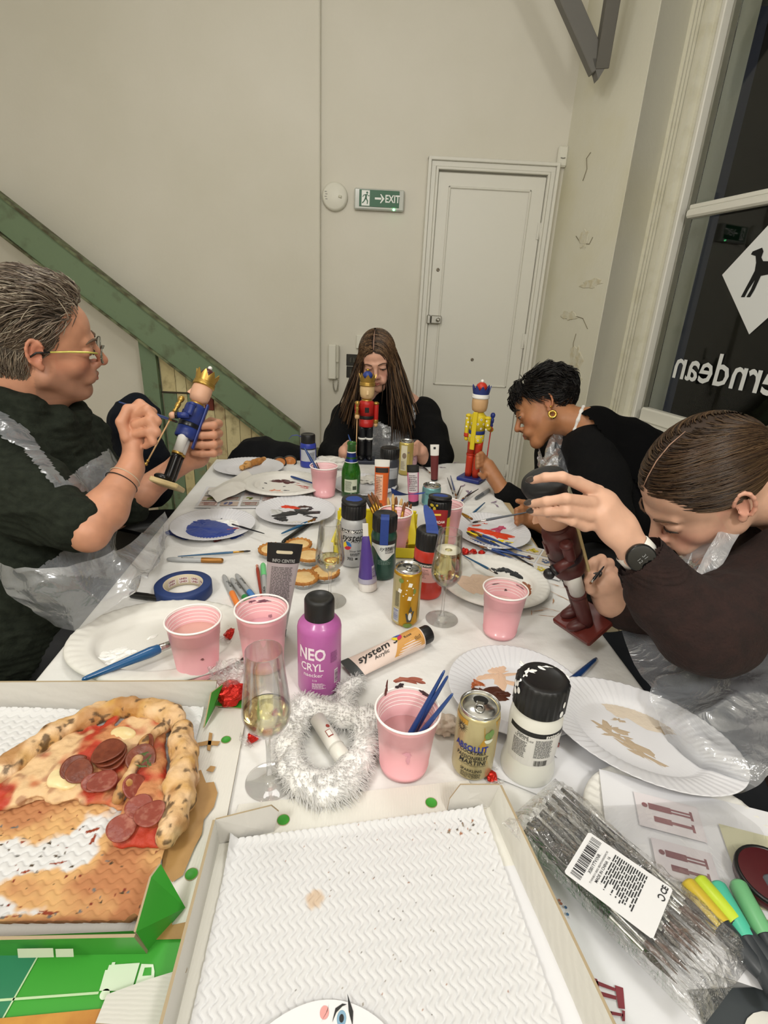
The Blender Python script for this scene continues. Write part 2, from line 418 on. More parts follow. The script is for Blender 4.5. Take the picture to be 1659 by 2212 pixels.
WD = Vector((-.232, 1, 0)).normalized(); WN = Vector((1, .232, 0)).normalized()    # window wall: along it, and outwards
C0 = Vector((.966, 3.4, 0)); C1 = Vector((1.10, 2.81, 0)); C2 = C1 + WN * .19; C3 = C2 - WD * .142
ZC = 3.1
fl = MB(); fl.box((0, 1, -.03), (9, 9, .04)); floor = struct('floor', fl, floor2)
for i in range(11):
    for j in range(9):
        t = MB(); t.box((-2.6 + i * .5, -1.6 + j * .62, -.006), (.494, .614, .016), bev=.002); t.build('tile', (floor_m, floor2)[(i * 3 + j * 5) % 4 == 0], floor)
w = MB(); w.box((.33, 3.45, ZC / 2), (1.5, .1, ZC)); struct('wall_back', w, plaster)
w = MB(); w.box((-1.65, 3.44, ZC / 2), (2.534, .16, ZC), bev=.006); struct('wall_back_left', w, plaster)
w = MB(); w.box((-2.6, 1.2, ZC / 2), (.1, 5, ZC)); struct('wall_left', w, plaster)
w = MB(); w.box((.2, -1.45, ZC / 2), (6, .1, ZC)); struct('wall_front', w, plaster)
w = MB(); w.box((0, 1, ZC + .05), (6.4, 6, .1)); struct('ceiling', w, ceil_m)
def vquad(a, b, z0, z1, th, out):
    """a wall slab between two plan points, thickened to the 'out' side"""
    m = MB(); o = Vector(out).normalized() * th
    P = [(a.x, a.y), (b.x, b.y), (b.x + o.x, b.y + o.y), (a.x + o.x, a.y + o.y)]
    A = sum(P[i][0] * P[(i + 1) % 4][1] - P[(i + 1) % 4][0] * P[i][1] for i in range(4))
    m.prism(P if A > 0 else P[::-1], z0, z1); return m
pier = vquad(C0 + Vector((-.02, .1, 0)), C1, 0, ZC, .5, WN)
pw = struct('wall_right', pier, plaster_old)
# flaking and stained patches of the old plaster, low relief on the pier face
Mp = TM(C1, Matrix((WD, Vector((0, 0, 1)), -WN)).transposed())
for (s0, z0, rx, rz, sd) in ((.16, 1.12, .05, .07, 1), (.10, 1.02, .035, .03, 2), (.30, 1.34, .06, .025, 3), (.28, 1.72, .03, .05, 4), (.14, 1.5, .09, .018, 5)):
    m = MB(); V = [(s0, z0, .0015)]; n = 26; rr = random.Random(sd)
    ph = [rr.uniform(0, 6) for _ in range(4)]
    for ring in (1., 1.12):
        for i in range(n):
            a = i * 2 * pi / n; q = ring * (1 + .25 * sin(2 * a + ph[0]) + .15 * sin(5 * a + ph[1]) + .1 * sin(9 * a + ph[2]))
            V.append((s0 + rx * q * cos(a), z0 + rz * q * sin(a), .0015 if ring == 1 else -.001))
    F = [[0, 1 + i, 1 + (i + 1) % n] for i in range(n)] + [[1 + i, 1 + n + i, 1 + n + (i + 1) % n, 1 + (i + 1) % n] for i in range(n)]
    m.add(V, F, 0, False, Mp); m.build('flaking_patch', mat('flaked_plaster', S('d6d2bf'), .9, bump=(60, .8, .006), var=(30, S('c2b48c'), .6, .45, .7)), pw)
# cracks
cm = mat('crack_shadow_line', S('8a826c'), .9)
for pts in (((.36, 1.74), (.30, 1.70), (.22, 1.69), (.2, 1.72)), ((.1, 1.28), (.16, 1.33), (.24, 1.34)), ((.19, .95), (.2, 1.05), (.18, 1.1), (.21, 1.2), (.2, 1.25)), ((.38, 2.0), (.36, 2.05), (.38, 2.1), (.35, 2.12))):
    m = MB(); m.tube([Mp @ Vector((s, z, .0)) for s, z in pts], .0018, 5); m.build('crack', cm, pw)
near = C3 - WD * 4.2
rv = vquad(C1 + WN * .004, C2, 0, ZC, .03, WD); struct('wall_right_reveal', rv, mat('reveal_paint', S('c8c4b6'), .8, bump=(30, .3, .006), var=(4, S('bdb8a6'), .7)))
ZS, ZT = .86, 3.0
w = vquad(C2, near + WN * 0, 0, ZS - .02, .12, WN); struct('wall_right_low', w, plaster_old)
w = vquad(C2, near, ZT, ZC, .12, WN); struct('wall_right_top', w, plaster_old)
# fluted window casing
cas = MB(); s = 0
for i, (wd_, dp) in enumerate(((.022, .035), (.006, .02), (.016, .032), (.006, .02), (.016, .032), (.006, .02), (.016, .032), (.006, .02), (.03, .04), (.018, .01))):
    a = C2 - WD * s; s += wd_; b = C2 - WD * s; q = vquad(a - WN * dp, b - WN * dp, ZS, ZT, dp + .06, WN); cas.add(np.concatenate(q.v), q.f, 0, False)
struct('trim_1', cas, grimy)
w1 = thing('window_1', None, None); w1['kind'] = 'structure'
G0 = C2 - WD * s
sl = MB(); q0 = C2 + WD * .10; Ms = TM((0, 0, 0), Matrix((-WD, -WN, Vector((0, 0, 1)))).transposed())
Mw = TM(C2, Matrix((-WD, -WN, Vector((0, 0, 1)))).transposed())      # x along the wall towards the viewer, y into the room
Lw = 4.2
sl.box((Lw / 2 - .01, .03, ZS - .012), (Lw, .15, .026), M=Mw, bev=.01); sl.box((Lw / 2 + .01, .045, ZS - .045), (Lw - .04, .06, .04), M=Mw, bev=.012)
sl.build('window_sill', gloss_white, w1)
fr = MB()
fr.box((Lw / 2 + s, -.01, ZS + .035), (Lw - s, .05, .07), M=Mw, bev=.008); fr.box((s + .012, -.012, (ZS + ZT) / 2), (.024, .04, ZT - ZS), M=Mw, bev=.004)
fr.box((Lw / 2 + s, -.01, 1.785), (Lw - s, .045, .034), M=Mw, bev=.008); fr.box((Lw / 2 + s, -.015, 1.812), (Lw - s, .03, .02), M=Mw, bev=.004)
fr.build('window_frame', gloss_white, w1)
glass_w = mat('window_glass', (.9, .95, .95), 0, trans=1, ior=1.3)
for (z0, z1) in ((ZS + .07, 1.768), (1.822, ZT)):
    g = MB(); g.box((Lw / 2 + s, -.03, (z0 + z1) / 2), (Lw - s, .006, z1 - z0), M=Mw, bev=.0005); g.build('pane', glass_w, w1)
# white vinyl on the lower pane, read from inside: mirrored shop name under a diamond with a dog cut out of it
vin = mat('white_window_vinyl', S('dfe1e0'), .5)
dk = mat('night_outside', S('141413'), .9)
Mv = Mw @ TM((0, -.0255, 0), Matrix(((1, 0, 0), (0, 0, 1), (0, 1, 0))))   # u along wall, v up, normal into room
def wallpt(px, py):
    """(u, v) on the window plane for a photo point"""
    d = atd(px, py, 1.) - EYE; n = WN; t = (C2 - EYE).dot(n) / d.dot(n); p = EYE + d * t; return (p - C2).dot(-WD), p.z
dc = Decal(planar(Mv, .0005))
dia = [wallpt(*p) for p in ((1549, 593), (1607, 722))]
uL, vL = dia[0]; uB, vB = dia[1]
hw = uB - uL; hh = vL - vB; dc.poly([(uL, vL), (uB, vB), (uL + 2 * hw, vL), (uB, 2 * vL - vB)], 0, 0)
dc.build('window_sticker_diamond', vin, w1)
dog = Decal(planar(Mv, .0005)); k_ = 1 / 1.0
dogp = [(-.30, .50), (-.42, .46), (-.44, .40), (-.33, .36), (-.28, .22), (-.26, .05), (-.30, -.12), (-.36, -.34), (-.40, -.50), (-.32, -.50), (-.28, -.34), (-.20, -.14), (-.23, -.34), (-.28, -.50), (-.20, -.50), (-.15, -.34), (-.10, -.06),
        (.14, -.02), (.20, -.14), (.18, -.3), (.22, -.5), (.30, -.5), (.27, -.3), (.34, -.1), (.34, .08), (.46, .02), (.47, .06), (.34, .2), (.1, .22), (-.14, .24), (-.2, .32), (-.19, .44), (-.24, .52)]
dsc = hw * 1.02
dog.poly([(uB + x * dsc, vL + y * dsc * .8) for x, y in dogp], 0, 3); dog.build('window_sticker_dog', dk, w1)
u0, v0 = wallpt(1448, 782); u1, v1 = wallpt(1640, 800); u2, v2 = wallpt(1560, 822)
tt = Decal(planar(Mv, .0005)); tt.text('erndean', u0 - .002, v0 - .012, .185, 0, al='RIGHT', mir=-1, bold=.012, sx=.92); tt.build('window_sticker_lettering', vin, w1)
# the street outside, hardly lit
ext = MB(); ext.box((Lw / 2, -1.2, 1.5), (6, .05, 4), M=Mw); struct('wall_outside', ext, mat('night_street', S('141312'), .95, spec=.1, var=(2, S('0a0a09'), .8)))

# back door
dr = thing('door_1', None, None); dr['kind'] = 'structure'
m = MB(); m.box((.572, 3.385, 1.02), (.60, .03, 2.05), bev=.003)
slab = m.build('door_leaf', gloss_white, dr)
m = MB()
for (x0, z0, x1, z1) in ((.338, .9, .338, 1.975), (.790, .9, .790, 1.975), (.338, 1.975, .79, 1.975), (.338, .9, .79, .9)):
    m.box(((x0 + x1) / 2, 3.366, (z0 + z1) / 2), (abs(x1 - x0) + .012, .012, abs(z1 - z0) + .012), bev=.004)
m.build('panel_moulding', gloss_white, dr)
m = MB()
for dx, wv, dp in ((0, .018, .05), (.018, .028, .036), (.046, .014, .046)):
    for sd in (-1, 1):
        x = .572 + sd * (.362 - dx - wv / 2); m.box((x, 3.4 - dp / 2, 1.0575 - dx / 2), (wv, dp, 2.115 - dx), bev=.003)
    m.box((.572, 3.4 - dp / 2, 2.115 - dx - wv / 2), (.724 - 2 * dx, dp + .001, wv), bev=.003)
struct('trim_2', m, gloss_white)
lk = MB(); p = aty(936, 690, 3.36); lk.box((p.x - .03, 3.35, p.z), (.022, .035, .05), 0, bev=.004); lk.box((p.x + .015, 3.352, p.z), (.062, .03, .046), 0, bev=.004); lk.lathe([(.012, 0), (.012, .014), (.005, .018)], 16, 0, TM((p.x + .026, 3.337, p.z), (pi / 2, 0, 0)))
steel = mat('brushed_steel', S('a9a8a2'), .3, 1)
lk.build('door_lock', steel, dr)
for px, py in ((946, 583), (1020, 777)):
    p = aty(px, py, 3.37); m = MB(); m.lathe([(.011, 0), (.009, .005), (.004, .006), (.0001, .002)], 16, 0, TM((p.x, 3.372, p.z), (pi / 2, 0, 0))); m.build('keyhole', mat('dull_brass', S('7c7466'), .4, .8), dr)
for z in (1.78, 1.18, .35):
    m = MB(); m.tube([(.874, 3.362, z - .04), (.874, 3.362, z + .04)], .006, 8); m.box((.868, 3.366, z), (.02, .004, .085)); m.build('hinge', gloss_white, dr)

# smoke alarm
p = aty(724, 426, 3.4); t = thing('smoke_alarm', 'round white smoke alarm on the back wall left of the green sign', 'smoke alarm', (p.x, 3.4, p.z), (pi / 2, 0, 0))
wp = mat('white_plastic', S('dedccf'), .45); gp = mat('grey_plastic', S('8d8b83'), .5)
m = MB(); m.lathe([(.072, 0), (.072, .018), (.069, .03), (.060, .036), (.0001, .037)], 40); m.build('alarm_body', wp, t)
m = MB(); m.tube([(.022, .0, .0375), (.04, -.004, .0365)], .007, 10); m.build('test_button', mat('ivory_plastic', S('cfcdbd'), .5), t)
m = MB(); [m.box((-.05 + .004 * (i % 2), .02 - i * .012, .036), (.012, .004, .001)) for i in range(4)]; m.build('print_mark', gp, t)
# exit sign
a, b = aty(766, 408, 3.38), aty(872, 452, 3.38); cx, cz, wx, hz = (a.x + b.x) / 2, (a.z + b.z) / 2 - .005, b.x - a.x, .105
t = thing('exit_sign', 'green and white illuminated EXIT sign with running figure on the back wall', 'sign', (cx, 3.4, cz), (pi / 2, 0, 0))
m = MB(); m.box((0, 0, .018), (wx, hz, .036), bev=.006); m.build('sign_housing', mat('clear_grey_plastic', S('b9bcb4'), .2, coat=.5), t)
m = MB(); m.box((0, .004, .038), (wx * .80, hz * .78, .004), bev=.001); m.build('sign_face', mat('sign_green', S('0f5a34'), .4), t)
d = Decal(planar(TM((0, .004, .0403)), .0003)); w_ = wx * .80; h_ = hz * .78
d.text('EXIT', w_ * .33, -.001, .052, 0, bold=.02, sx=.78)
d.rect(-w_ * .11, -.005, w_ * .05, .005, 0, 2, 1); d.poly([(w_ * .02, .022), (w_ * .045, .022), (w_ * .13, 0), (w_ * .045, -.022), (w_ * .02, -.022), (w_ * .075, -.0)], 0, 2)
d.rect(-w_ * .44, -h_ * .46, -w_ * .24, h_ * .46, 0, 2, 1)
d.build('sign_lettering', mat('sign_white', S('f0f2ee'), .5), t)
d = Decal(planar(TM((-w_ * .34, .004, .0403)), .0003)); d.disc(.008, .026, .0055, 0, 4)
for q in ([(-.002, .018), (.008, .019), (.006, -.002), (-.004, -.003)], [(-.004, 0), (.004, -.002), (-.008, -.02), (-.018, -.028), (-.02, -.022), (-.012, -.016)], [(0, -.002), (.006, 0), (.014, -.014), (.012, -.03), (.007, -.03), (.008, -.016)], [(.006, .018), (.016, .008), (.022, .01), (.02, .014), (.015, .013), (.008, .021)], [(-.002, .018), (-.014, .014), (-.018, .004), (-.014, .004), (-.011, .011), (0, .013)]):
    d.poly(q, 0, 4)
d.build('running_figure', mat('sign_green', S('0f5a34'), .4), t)
m = MB(); m.sph((wx * .30, -hz * .44, .036), .006); m.build('indicator_light', mat('green_led', (.1, 1, .3), emit=((.15, 1, .35), 6)), t)
# small sensor over the door
p = aty(1217, 336, 3.36); t = thing('wall_sensor', 'small white box sensor high in the corner beside the door', 'sensor', (p.x + .002, 3.395, p.z))
m = MB(); m.box((0, -.012, 0), (.055, .026, .10), bev=.008); m.build('sensor_body', wp, t); m = MB(); m.tube([(-.012, -.026, -.008), (0, -.03, -.011), (.012, -.026, -.008)], .0025); m.build('lens_slot', gp, t)
# door-entry handset
p = aty(722, 782, 3.38); t = thing('entry_phone', 'white door entry handset with coiled cord on the back wall', 'intercom', (p.x, 3.4, p.z))
m = MB(); m.box((-.012, -.02, 0), (.05, .04, .21), bev=.006); m.build('phone_body', wp, t)
m = MB(); m.box((.022, -.03, .05), (.016, .05, .10), bev=.005); m.box((.022, -.026, -.03), (.014, .03, .14), bev=.006); m.build('handset', mat('aged_plastic', S('cbc8ba'), .5), t)
cp = []
for i in range(120):
    a = i / 119; q = a * pi; c0 = Vector((.004 + .018 * (1 - cos(q)) * .9 - .01, -.02, -.105 - .075 * sin(q) ** .8 + (.0 if a < .5 else 0))); c0 += Vector((.004 * cos(i * 1.3), .004 * sin(i * 1.3), .002 * cos(i * 1.3))); cp.append(c0)
m = MB(); m.tube(cp, .0018, 5); m.build('coiled_cord', mat('grey_cord', S('a39f92'), .5), t)
# switches
for k, (px, py, lab) in enumerate(((768, 778, 'upper dark metal double light switch behind the long-haired person'), (768, 804, 'lower dark metal double light switch behind the long-haired person'))):
    p = aty(px, py, 3.4); t = thing('light_switch', lab, 'switch', (p.x, 3.4, p.z))
    m = MB(); m.box((0, -.003, 0), (.115, .006, .07), bev=.002); m.build('switch_plate', mat('black_nickel', S('403f3b'), .35, .7), t)
    for dx in (-.015, .005):
        m = MB(); m.box((dx - .015, -.008, 0), (.014, .006, .03), bev=.002); m.build('rocker', mat('switch_rocker', S('57564f'), .3, .6), t)
p = aty(775, 738, 3.4); t = thing('thermostat_box', 'small white wall box half hidden behind the long-haired person', 'box', (p.x + .01, 3.4, p.z)); m = MB(); m.box((0, -.012, 0), (.05, .024, .08), bev=.004); m.build('box_body', wp, t)
# pipe run by the switches is absent; timber skirting
m = MB(); m.box((-.1, 3.385, .07), (.58, .03, .14), bev=.006); struct('baseboard_back', m, gloss_white)

# stair string, door post and painted planks
YS = 3.16
st = thing('staircase', 'green painted stair string slanting down the back wall over recycled planks', 'staircase', (0, YS, 0))
P = [aty(*p, YS) for p in ((-60, 378), (645, 930), (648, 990), (600, 972), (-60, 452))]
fp = [(q.x, q.z) for q in P]; Mx = TM((0, 0, 0), Matrix(((1, 0, 0), (0, 0, -1), (0, 1, 0))))
m = MB(); m.prism(fp[::-1], -.05, 0, 0, Mx); m.build('stair_string', green_pt, st)
u = Vector((fp[1][0] - fp[0][0], fp[1][1] - fp[0][1])).normalized()
for off, wd_, mt, y in ((.0, .012, 'top', -.012), (-.168, .012, 'bot', -.008)):
    nn = (-u.y, u.x); A = (fp[0][0] + nn[0] * off, fp[0][1] + nn[1] * off); Bq = (fp[1][0] + nn[0] * off, fp[1][1] + nn[1] * off)
    m = MB(); m.prism([A, (A[0] + nn[0] * wd_, A[1] + nn[1] * wd_), (Bq[0] + nn[0] * wd_, Bq[1] + nn[1] * wd_), Bq], -.055, .014, 0, Mx)
    m.build('edge_bead', mat('dark_olive_edge', S('4d4a34'), .6, var=(20, S('7b8765'), .8, .4, .6)), st)
def line_z(x, off):  # height of the string's lower edge
    (ax, az), (bx, bz) = fp[4], (fp[3][0], fp[3][1]); return az + (bz - az) * (x - ax) / (bx - ax) - off
YP = .06
px0 = aty(322, 900, YS).x
def plank(x0, x1, z0, z1, z1b, hexc, name='plank', wear='8d7f5c', y=YP, th=.02):
    m = MB(); m.prism([(x0 + .0015, z0), (x1 - .0015, z0), (x1 - .0015, z1b), (x0 + .0015, z1)], -y - th, -y, 0, Mx)
    return m.build(name, mat('plank_' + hexc, S(hexc), .6, bump=(30, .35, .004), var=(16, S(wear), .8, .52, .72)), st)
xs = aty(300, 800, YS).x; xe = aty(335, 800, YS).x
plank(xs, xe, 0, line_z(xs, 0), line_z(xe, 0), '6f8468', 'door_post', '55482f', YP - .03, .04)
edges = [xe + .006]
while edges[-1] < fp[3][0] - .02: edges.append(edges[-1] + .075 + .012 * sin(len(edges) * 2.3))
zj = aty(380, 852, YS).z
cols = ['cdbf90', 'd6ca9c', 'c9bb8c', 'd0c498', 'c6b585', 'd3c79b', 'cabd92', 'd0c394', 'c7ba8f', 'cdc197', 'd0c394', 'c7ba8f']
low = ['6f8468', 'c9bd8e', '73886c', 'c3b481', '6b4a38', 'c9bd8e', 'cdc197', 'c6b585', 'd0c394', 'c9bb8c', '748869', 'c9bb8c']
for i in range(len(edges) - 1):
    a, b = edges[i], edges[i + 1]; za, zb = line_z(a, 0), line_z(b, 0)
    if min(za, zb) > zj + .03 and i < 3:
        plank(a, b, zj + .006, za, zb, cols[i]); plank(a, b, .0, zj - .004, zj - .004, low[i])
    else: plank(a, b, .0, za, zb, 'c5b58a' if i == 4 else cols[i], wear='6e3a2a' if i in (3, 4) else '8d7f5c')
m = MB(); m.box((xe + .12, YP - .002, zj), (.24, .008, .008)); m.build('rail_gap', mat('dark_gap', S('3a3226'), .8), st)
rd = aty(445, 870, YS); m = MB(); m.box((rd.x, YP - .004, rd.z), (.055, .012, .11), bev=.002); m.build('red_patch_board', mat('oxblood_paint', S('6d2d22'), .5, bump=(30, .3, .003)), st)
# newel block at the foot
p = aty(686, 975, 3.2); m = MB(); m.box((p.x - .01, 0, p.z - .3), (.05, .05, .66), bev=.004); m.build('newel_block', mat('olive_timber', S('6b6a4c'), .6, bump=(20, .3, .004)), st)
# steel brace high on the right
tip = aty(1292, 150, 2.95)
t = thing('roof_brace', 'dark grey steel V shaped brace hanging above the corner by the window', 'brace', tip)
def bar(m, a, b, wx_, wy_):
    a, b = Vector(a), Vector(b); Rm = axes(b - a, (1, 0, 0)); m.box((0, 0, (b - a).length / 2), (wx_, wy_, (b - a).length), M=TM(a, Rm), bev=.003)
A = aty(1226, 0, 2.95) - tip; Bv = aty(1320, 0, 2.88) - tip
m = MB(); bar(m, (0, 0, 0), A * (1.62), .078, .05); m.build('brace_arm', dark_steel, t)
m = MB(); bar(m, (.01, -.004, .0), Bv * 1.62, .06, .05); m.build('brace_arm', mat('grey_steel_paint_worn', S('615e57'), .55, bump=(60, .2, .002)), t)
m = MB(); m.prism([(-.04, .03), (.04, .03), (.0, -.045)], -.025, .025, 0, Mx); m.build('brace_foot', dark_steel, t)

# ================================================================ TABLE
TZ = .75
tb = thing('long_table', 'long trestle table under the white cloth', 'table', (-.03, 1.1, 0))
m = MB(); m.box((0, 0, .725), (.98, 1.78, .036), bev=.004); m.build('tabletop', mat('table_board', S('b9a27c'), .6), tb)
for sx in (-1, 1):
    for sy in (-1, 1):
        m = MB(); m.tube([(sx * .40, sy * .78, 0), (sx * .38, sy * .72, .71)], .02, 10); m.build('leg', mat('table_leg_steel', S('55565a'), .4, .8), tb)
cloth_m = mat('white_cotton_sheet', S('e2e1de'), .9, bump=(9, .45, .02), sheen=.2)
QC = [(-.505, .16), (.505, .16), (.405, 2.10), (-.635, 2.0)]     # plan corners of the laid cloth
def quad(s, t):
    a, b, c, d = [np.array(q) for q in QC]; return (a * (1 - s) + b * s) * (1 - t) + (d * (1 - s) + c * s) * t
nx, ny, drop = 110, 210, 10
G = np.zeros((ny + 2 * drop, nx + 2 * drop, 3))
for j in range(ny + 2 * drop):
    for i in range(nx + 2 * drop):
        ii = min(max(i - drop, 0), nx - 1) / (nx - 1); jj = min(max(j - drop, 0), ny - 1) / (ny - 1)
        ox = (i - drop) if i < drop else max(0, i - drop - nx + 1); oy = (j - drop) if j < drop else max(0, j - drop - ny + 1)
        x, y = quad(ii, jj); k = max(abs(ox), abs(oy)); z = TZ - .0012
        if k:
            h = max(0, k - 1.2); fold = sin((x + y * 1.3) * 55) * .012 + sin((x - y) * 23) * .01
            dx, dy = np.sign(ox) * (abs(ox) > 0), np.sign(oy) * (abs(oy) > 0)
            x += dx * (.006 * min(k, 2) + .003 * h + fold * h / 9); y += dy * (.006 * min(k, 2) + .003 * h + fold * h / 9)
            z -= h * .036 + (.003 if k else 0)
        G[j, i] = (x, y, z)
X, Y = G[..., 0], G[..., 1]
wr = fbm(np.stack([X * 9, Y * 5, X * 0], -1), 3, 5) * .0007 + .0011 * (np.exp(-((X + .02 + .02 * np.sin(Y * 3)) / .004) ** 2) + np.exp(-((X - .06) / .004) ** 2)) * (Y < 1.6)
for (x0, y0, x1, y1, hh) in ((.02, .80, .45, .98, .003), (.1, .74, .3, .83, .002), (-.05, .9, .12, 1.0, .0025), (-.5, 1.1, -.35, 1.3, .003), (.3, .95, .48, 1.05, .003), (.28, .86, .48, .90, .003), (-.45, 1.25, -.3, 1.16, .002), (-.2, .55, -.1, .62, .002), (.1, 1.7, .38, 1.9, .003), (.15, 1.55, .42, 1.62, .003)):
    t = np.clip(((X - x0) * (x1 - x0) + (Y - y0) * (y1 - y0)) / ((x1 - x0) ** 2 + (y1 - y0) ** 2), 0, 1); dd = (X - x0 - t * (x1 - x0)) ** 2 + (Y - y0 - t * (y1 - y0)) ** 2
    wr = wr + hh * 1.1 * np.exp(-dd / .008 ** 2)
inner = (G[..., 2] > TZ - .002); G[..., 2] += np.where(inner, wr, 0)
m = MB(); m.grid(G[::-1]); tc_ = m.build('tablecloth', cloth_m); tag(tc_, 'white cotton sheet laid over the long table with paint marks', 'tablecloth')
tc_['label'] = 'white cotton sheet spread over the long table'

# paint strokes and dabs
def dab(mb, cx, cy, rx, ry, rot=0, h=.0015, seed=0, mi=0, z=0, n=30, rough=.35, rings=4):
    r_ = random.Random(seed); ph = [r_.uniform(0, 6.28) for _ in range(6)]; V = []; c, s_ = cos(rot), sin(rot)
    for k in range(rings + 1):
        q = 1 - k / rings
        for i in range(n):
            a = i * 2 * pi / n; e = 1 + rough * (.5 * sin(2 * a + ph[0]) + .4 * sin(3 * a + ph[1]) + .3 * sin(5 * a + ph[2]) + .25 * sin(9 * a + ph[3]) + .2 * sin(13 * a + ph[4]))
            x, y = rx * q * e * cos(a), ry * q * e * sin(a)
            zz = h * (1 - q ** 3) * (.7 + .6 * (vnoise(np.array([x * 180, y * 180, seed])) if h > 0 else 0)) if k else 0
            V.append((cx + x * c - y * s_, cy + x * s_ + y * c, z + max(zz, .0001 if k else 0)))
    F = [[k * n + i, k * n + (i + 1) % n, (k + 1) * n + (i + 1) % n, (k + 1) * n + i] for k in range(rings) for i in range(n)]
    mb.add(V, F, mi, True); return mb
def paint(h, rough=.28): return pl(h, rough, bump=(160, .5, .002))

# ---------------------------------------------------------------- plates
paper_w = mat('white_paper_plate', S('d6d6da'), .7, bump=(120, .06, .001))
pulp_w = mat('moulded_pulp_plate', S('dfddd7'), .65, bump=(140, .12, .001))
def plate(label, c, rx, ry, rot=0, kind='paper', group=None, z=TZ, tilt=(0, 0)):
    t = thing('paper_plate', label, 'plate', (c[0], c[1], z), (tilt[0], tilt[1], rot), group)
    m = MB(); n = 180; flu = 60
    if kind == 'paper':
        pr = [(0.0001, .002), (.4, .002), (.60, .002), (.635, .0035), (.66, .006), (.70, .0095), (.80, .0130), (.90, .0165), (.985, .0188), (1.0, .0192), (1.0, .0180), (.97, .0170), (.80, .0112), (.66, .0040), (.6, .0005), (0.0001, .0005)]
        def mod(th, i, r, z_):
            if 3 <= i <= 9: z_ = z_ + .0013 * np.sin(th * flu) * (0, 0, 0, .4, .9, 1, 1, 1, .8, .5)[i]
            if 11 <= i <= 13: z_ = z_ + .0012 * np.sin(th * flu)
            return r, z_
    else:
        pr = [(0.0001, .003), (.4, .003), (.64, .003), (.68, .0045), (.71, .011), (.74, .0165), (.78, .0185), (.82, .0188), (.86, .0195), (.94, .0205), (.985, .0195), (1.0, .0165), (1.0, .0150), (.97, .0165), (.78, .0160), (.73, .010), (.70, .0025), (.66, .0005), (0.0001, .0005)]
        def mod(th, i, r, z_):
            if 8 <= i <= 10: z_ = z_ + (.0018, .0022, .0012)[i - 8] * np.maximum(0, np.sin(th * 44 + (i - 8) * .9))
            return r, z_
    def md(th, i, r, z_):
        r, z_ = mod(th, i, r, z_); return r, z_
    m.lathe(pr, n, 0, TM((0, 0, 0), None, (rx, ry, 1)), mod=md, caps=False)
    m.build('plate_body', paper_w if kind == 'paper' else pulp_w, t); return t
def smear(t, hexc, items, name='paint_smear', z=.0022, rough=.28, label=None):
    for i, it in enumerate(items):
        it = (it[0], it[1], it[2] * 1.2, it[3] * 1.2, *it[4:]); m = MB(); dab(m, *it[:4], rot=it[4] if len(it) > 4 else 0, h=it[5] if len(it) > 5 else .0018, seed=int(abs(it[0]) * 9999 + i * 7), z=z, rough=it[6] if len(it) > 6 else .35)
        m.build(name, paint(hexc, rough), t, label)
def ctr(*pts, z=.762):
    q = [at(*p, z) for p in pts]; return (sum(p.x for p in q) / len(q), sum(p.y for p in q) / len(q))
# back left plate with a pizza crust
pD = plate('white paper plate holding a chewed crust, back left corner of the table', (-.478, 1.87), .128, .115, .1)
# plate with maroon paint
pC = plate('white moulded plate with maroon and flesh paint beside the far pink cup', (-.312, 1.675), .140, .126, .2, 'pulp', z=TZ + .008)
smear(pC, '4c1a22', [(-.005, .055, .036, .018, -.5, .004), (.02, .04, .02, .012, 0, .003)])
smear(pC, 'd78a6c', [(-.03, -.035, .018, .012, .3), (.02, -.065, .03, .008, .1, .002, .6), (-.02, -.055, .012, .006), (.045, -.062, .02, .008, 0, .002, .6)])
smear(pC, 'b03a32', [(.062, .0, .03, .005, -.5), (.07, -.02, .022, .004, -.4), (.05, .03, .012, .005, -.4), (.075, -.052, .02, .003, .3)])
smear(pC, '3a3a40', [(-.087, .048, .005, .014, .6), (-.062, .04, .005, .011, .5), (-.07, -.012, .004, .005), (.005, -.04, .012, .004, -.2), (.0, .0, .006, .003), (.02, -.01, .006, .002, .4)])
# plate of black paint
pB = plate('white paper plate with a large black smear and a spot of orange', (-.238, 1.455), .118, .118, 0)
smear(pB, '26262a', [(.005, .012, .045, .022, .1, .003, .8), (-.038, -.042, .02, .014, 0, .004), (.06, .02, .02, .008, .6, .002, .9), (.035, .045, .014, .008, 1, .002, .8), (.055, -.02, .016, .006, -.4, .002, .9)])
smear(pB, 'd23a1e', [(-.035, .056, .028, .012, -.1, .004), (-.052, .06, .01, .008)])
smear(pB, '40241c', [(.015, .062, .016, .008, 0, .003)]); smear(pB, 'b9b9b6', [(-.062, .01, .018, .014, .2, .007, .12)], label='raised silver paint blob'); smear(pB, 'c9c4bb', [(-.02, -.07, .03, .004, .2), (.01, -.06, .016, .003, .3)])
# plate of blue paint
pA = plate('white paper plate with royal blue paint spread over half of it', (-.445, 1.325), .113, .113, 0)
smear(pA, '27408f', [(-.035, -.005, .066, .066, .35, .004, .25), (-.055, .03, .032, .03, .5, .004, .4), (.02, -.042, .035, .022, .1, .004, .5), (.07, -.04, .022, .011, .5, .003, .6)])
smear(pA, 'f3f3f1', [(.03, .048, .024, .018, 0, .005, .5), (.045, .03, .016, .01, 0, .004)]); smear(pA, '5a1f1c', [(.033, -.072, .014, .006, .9, .005)]); smear(pA, 'a5474a', [(.083, .028, .011, .004, .8), (.05, .005, .02, .004, .2, .001), (.04, -.004, .012, .003, .1)])
smear(pA, '1f2233', [(-.015, .079, .012, .005, .1), (.005, .077, .008, .004, .8)])
# big white plate left
pL = plate('large empty white moulded oval plate at the near left edge of the table', (-.374, .80), .168, .127, .06, 'pulp')
smear(pL, 'f4f3ef', [(-.085, -.03, .02, .012, .4, .003), (-.075, -.055, .03, .004, 1, .004), (-.04, -.05, .012, .003, .6, .003), (-.055, -.025, .008, .007, 0, .004), (-.03, .02, .01, .003, .8, .003), (-.095, -.045, .03, .003, .2, .004)], z=.0033)
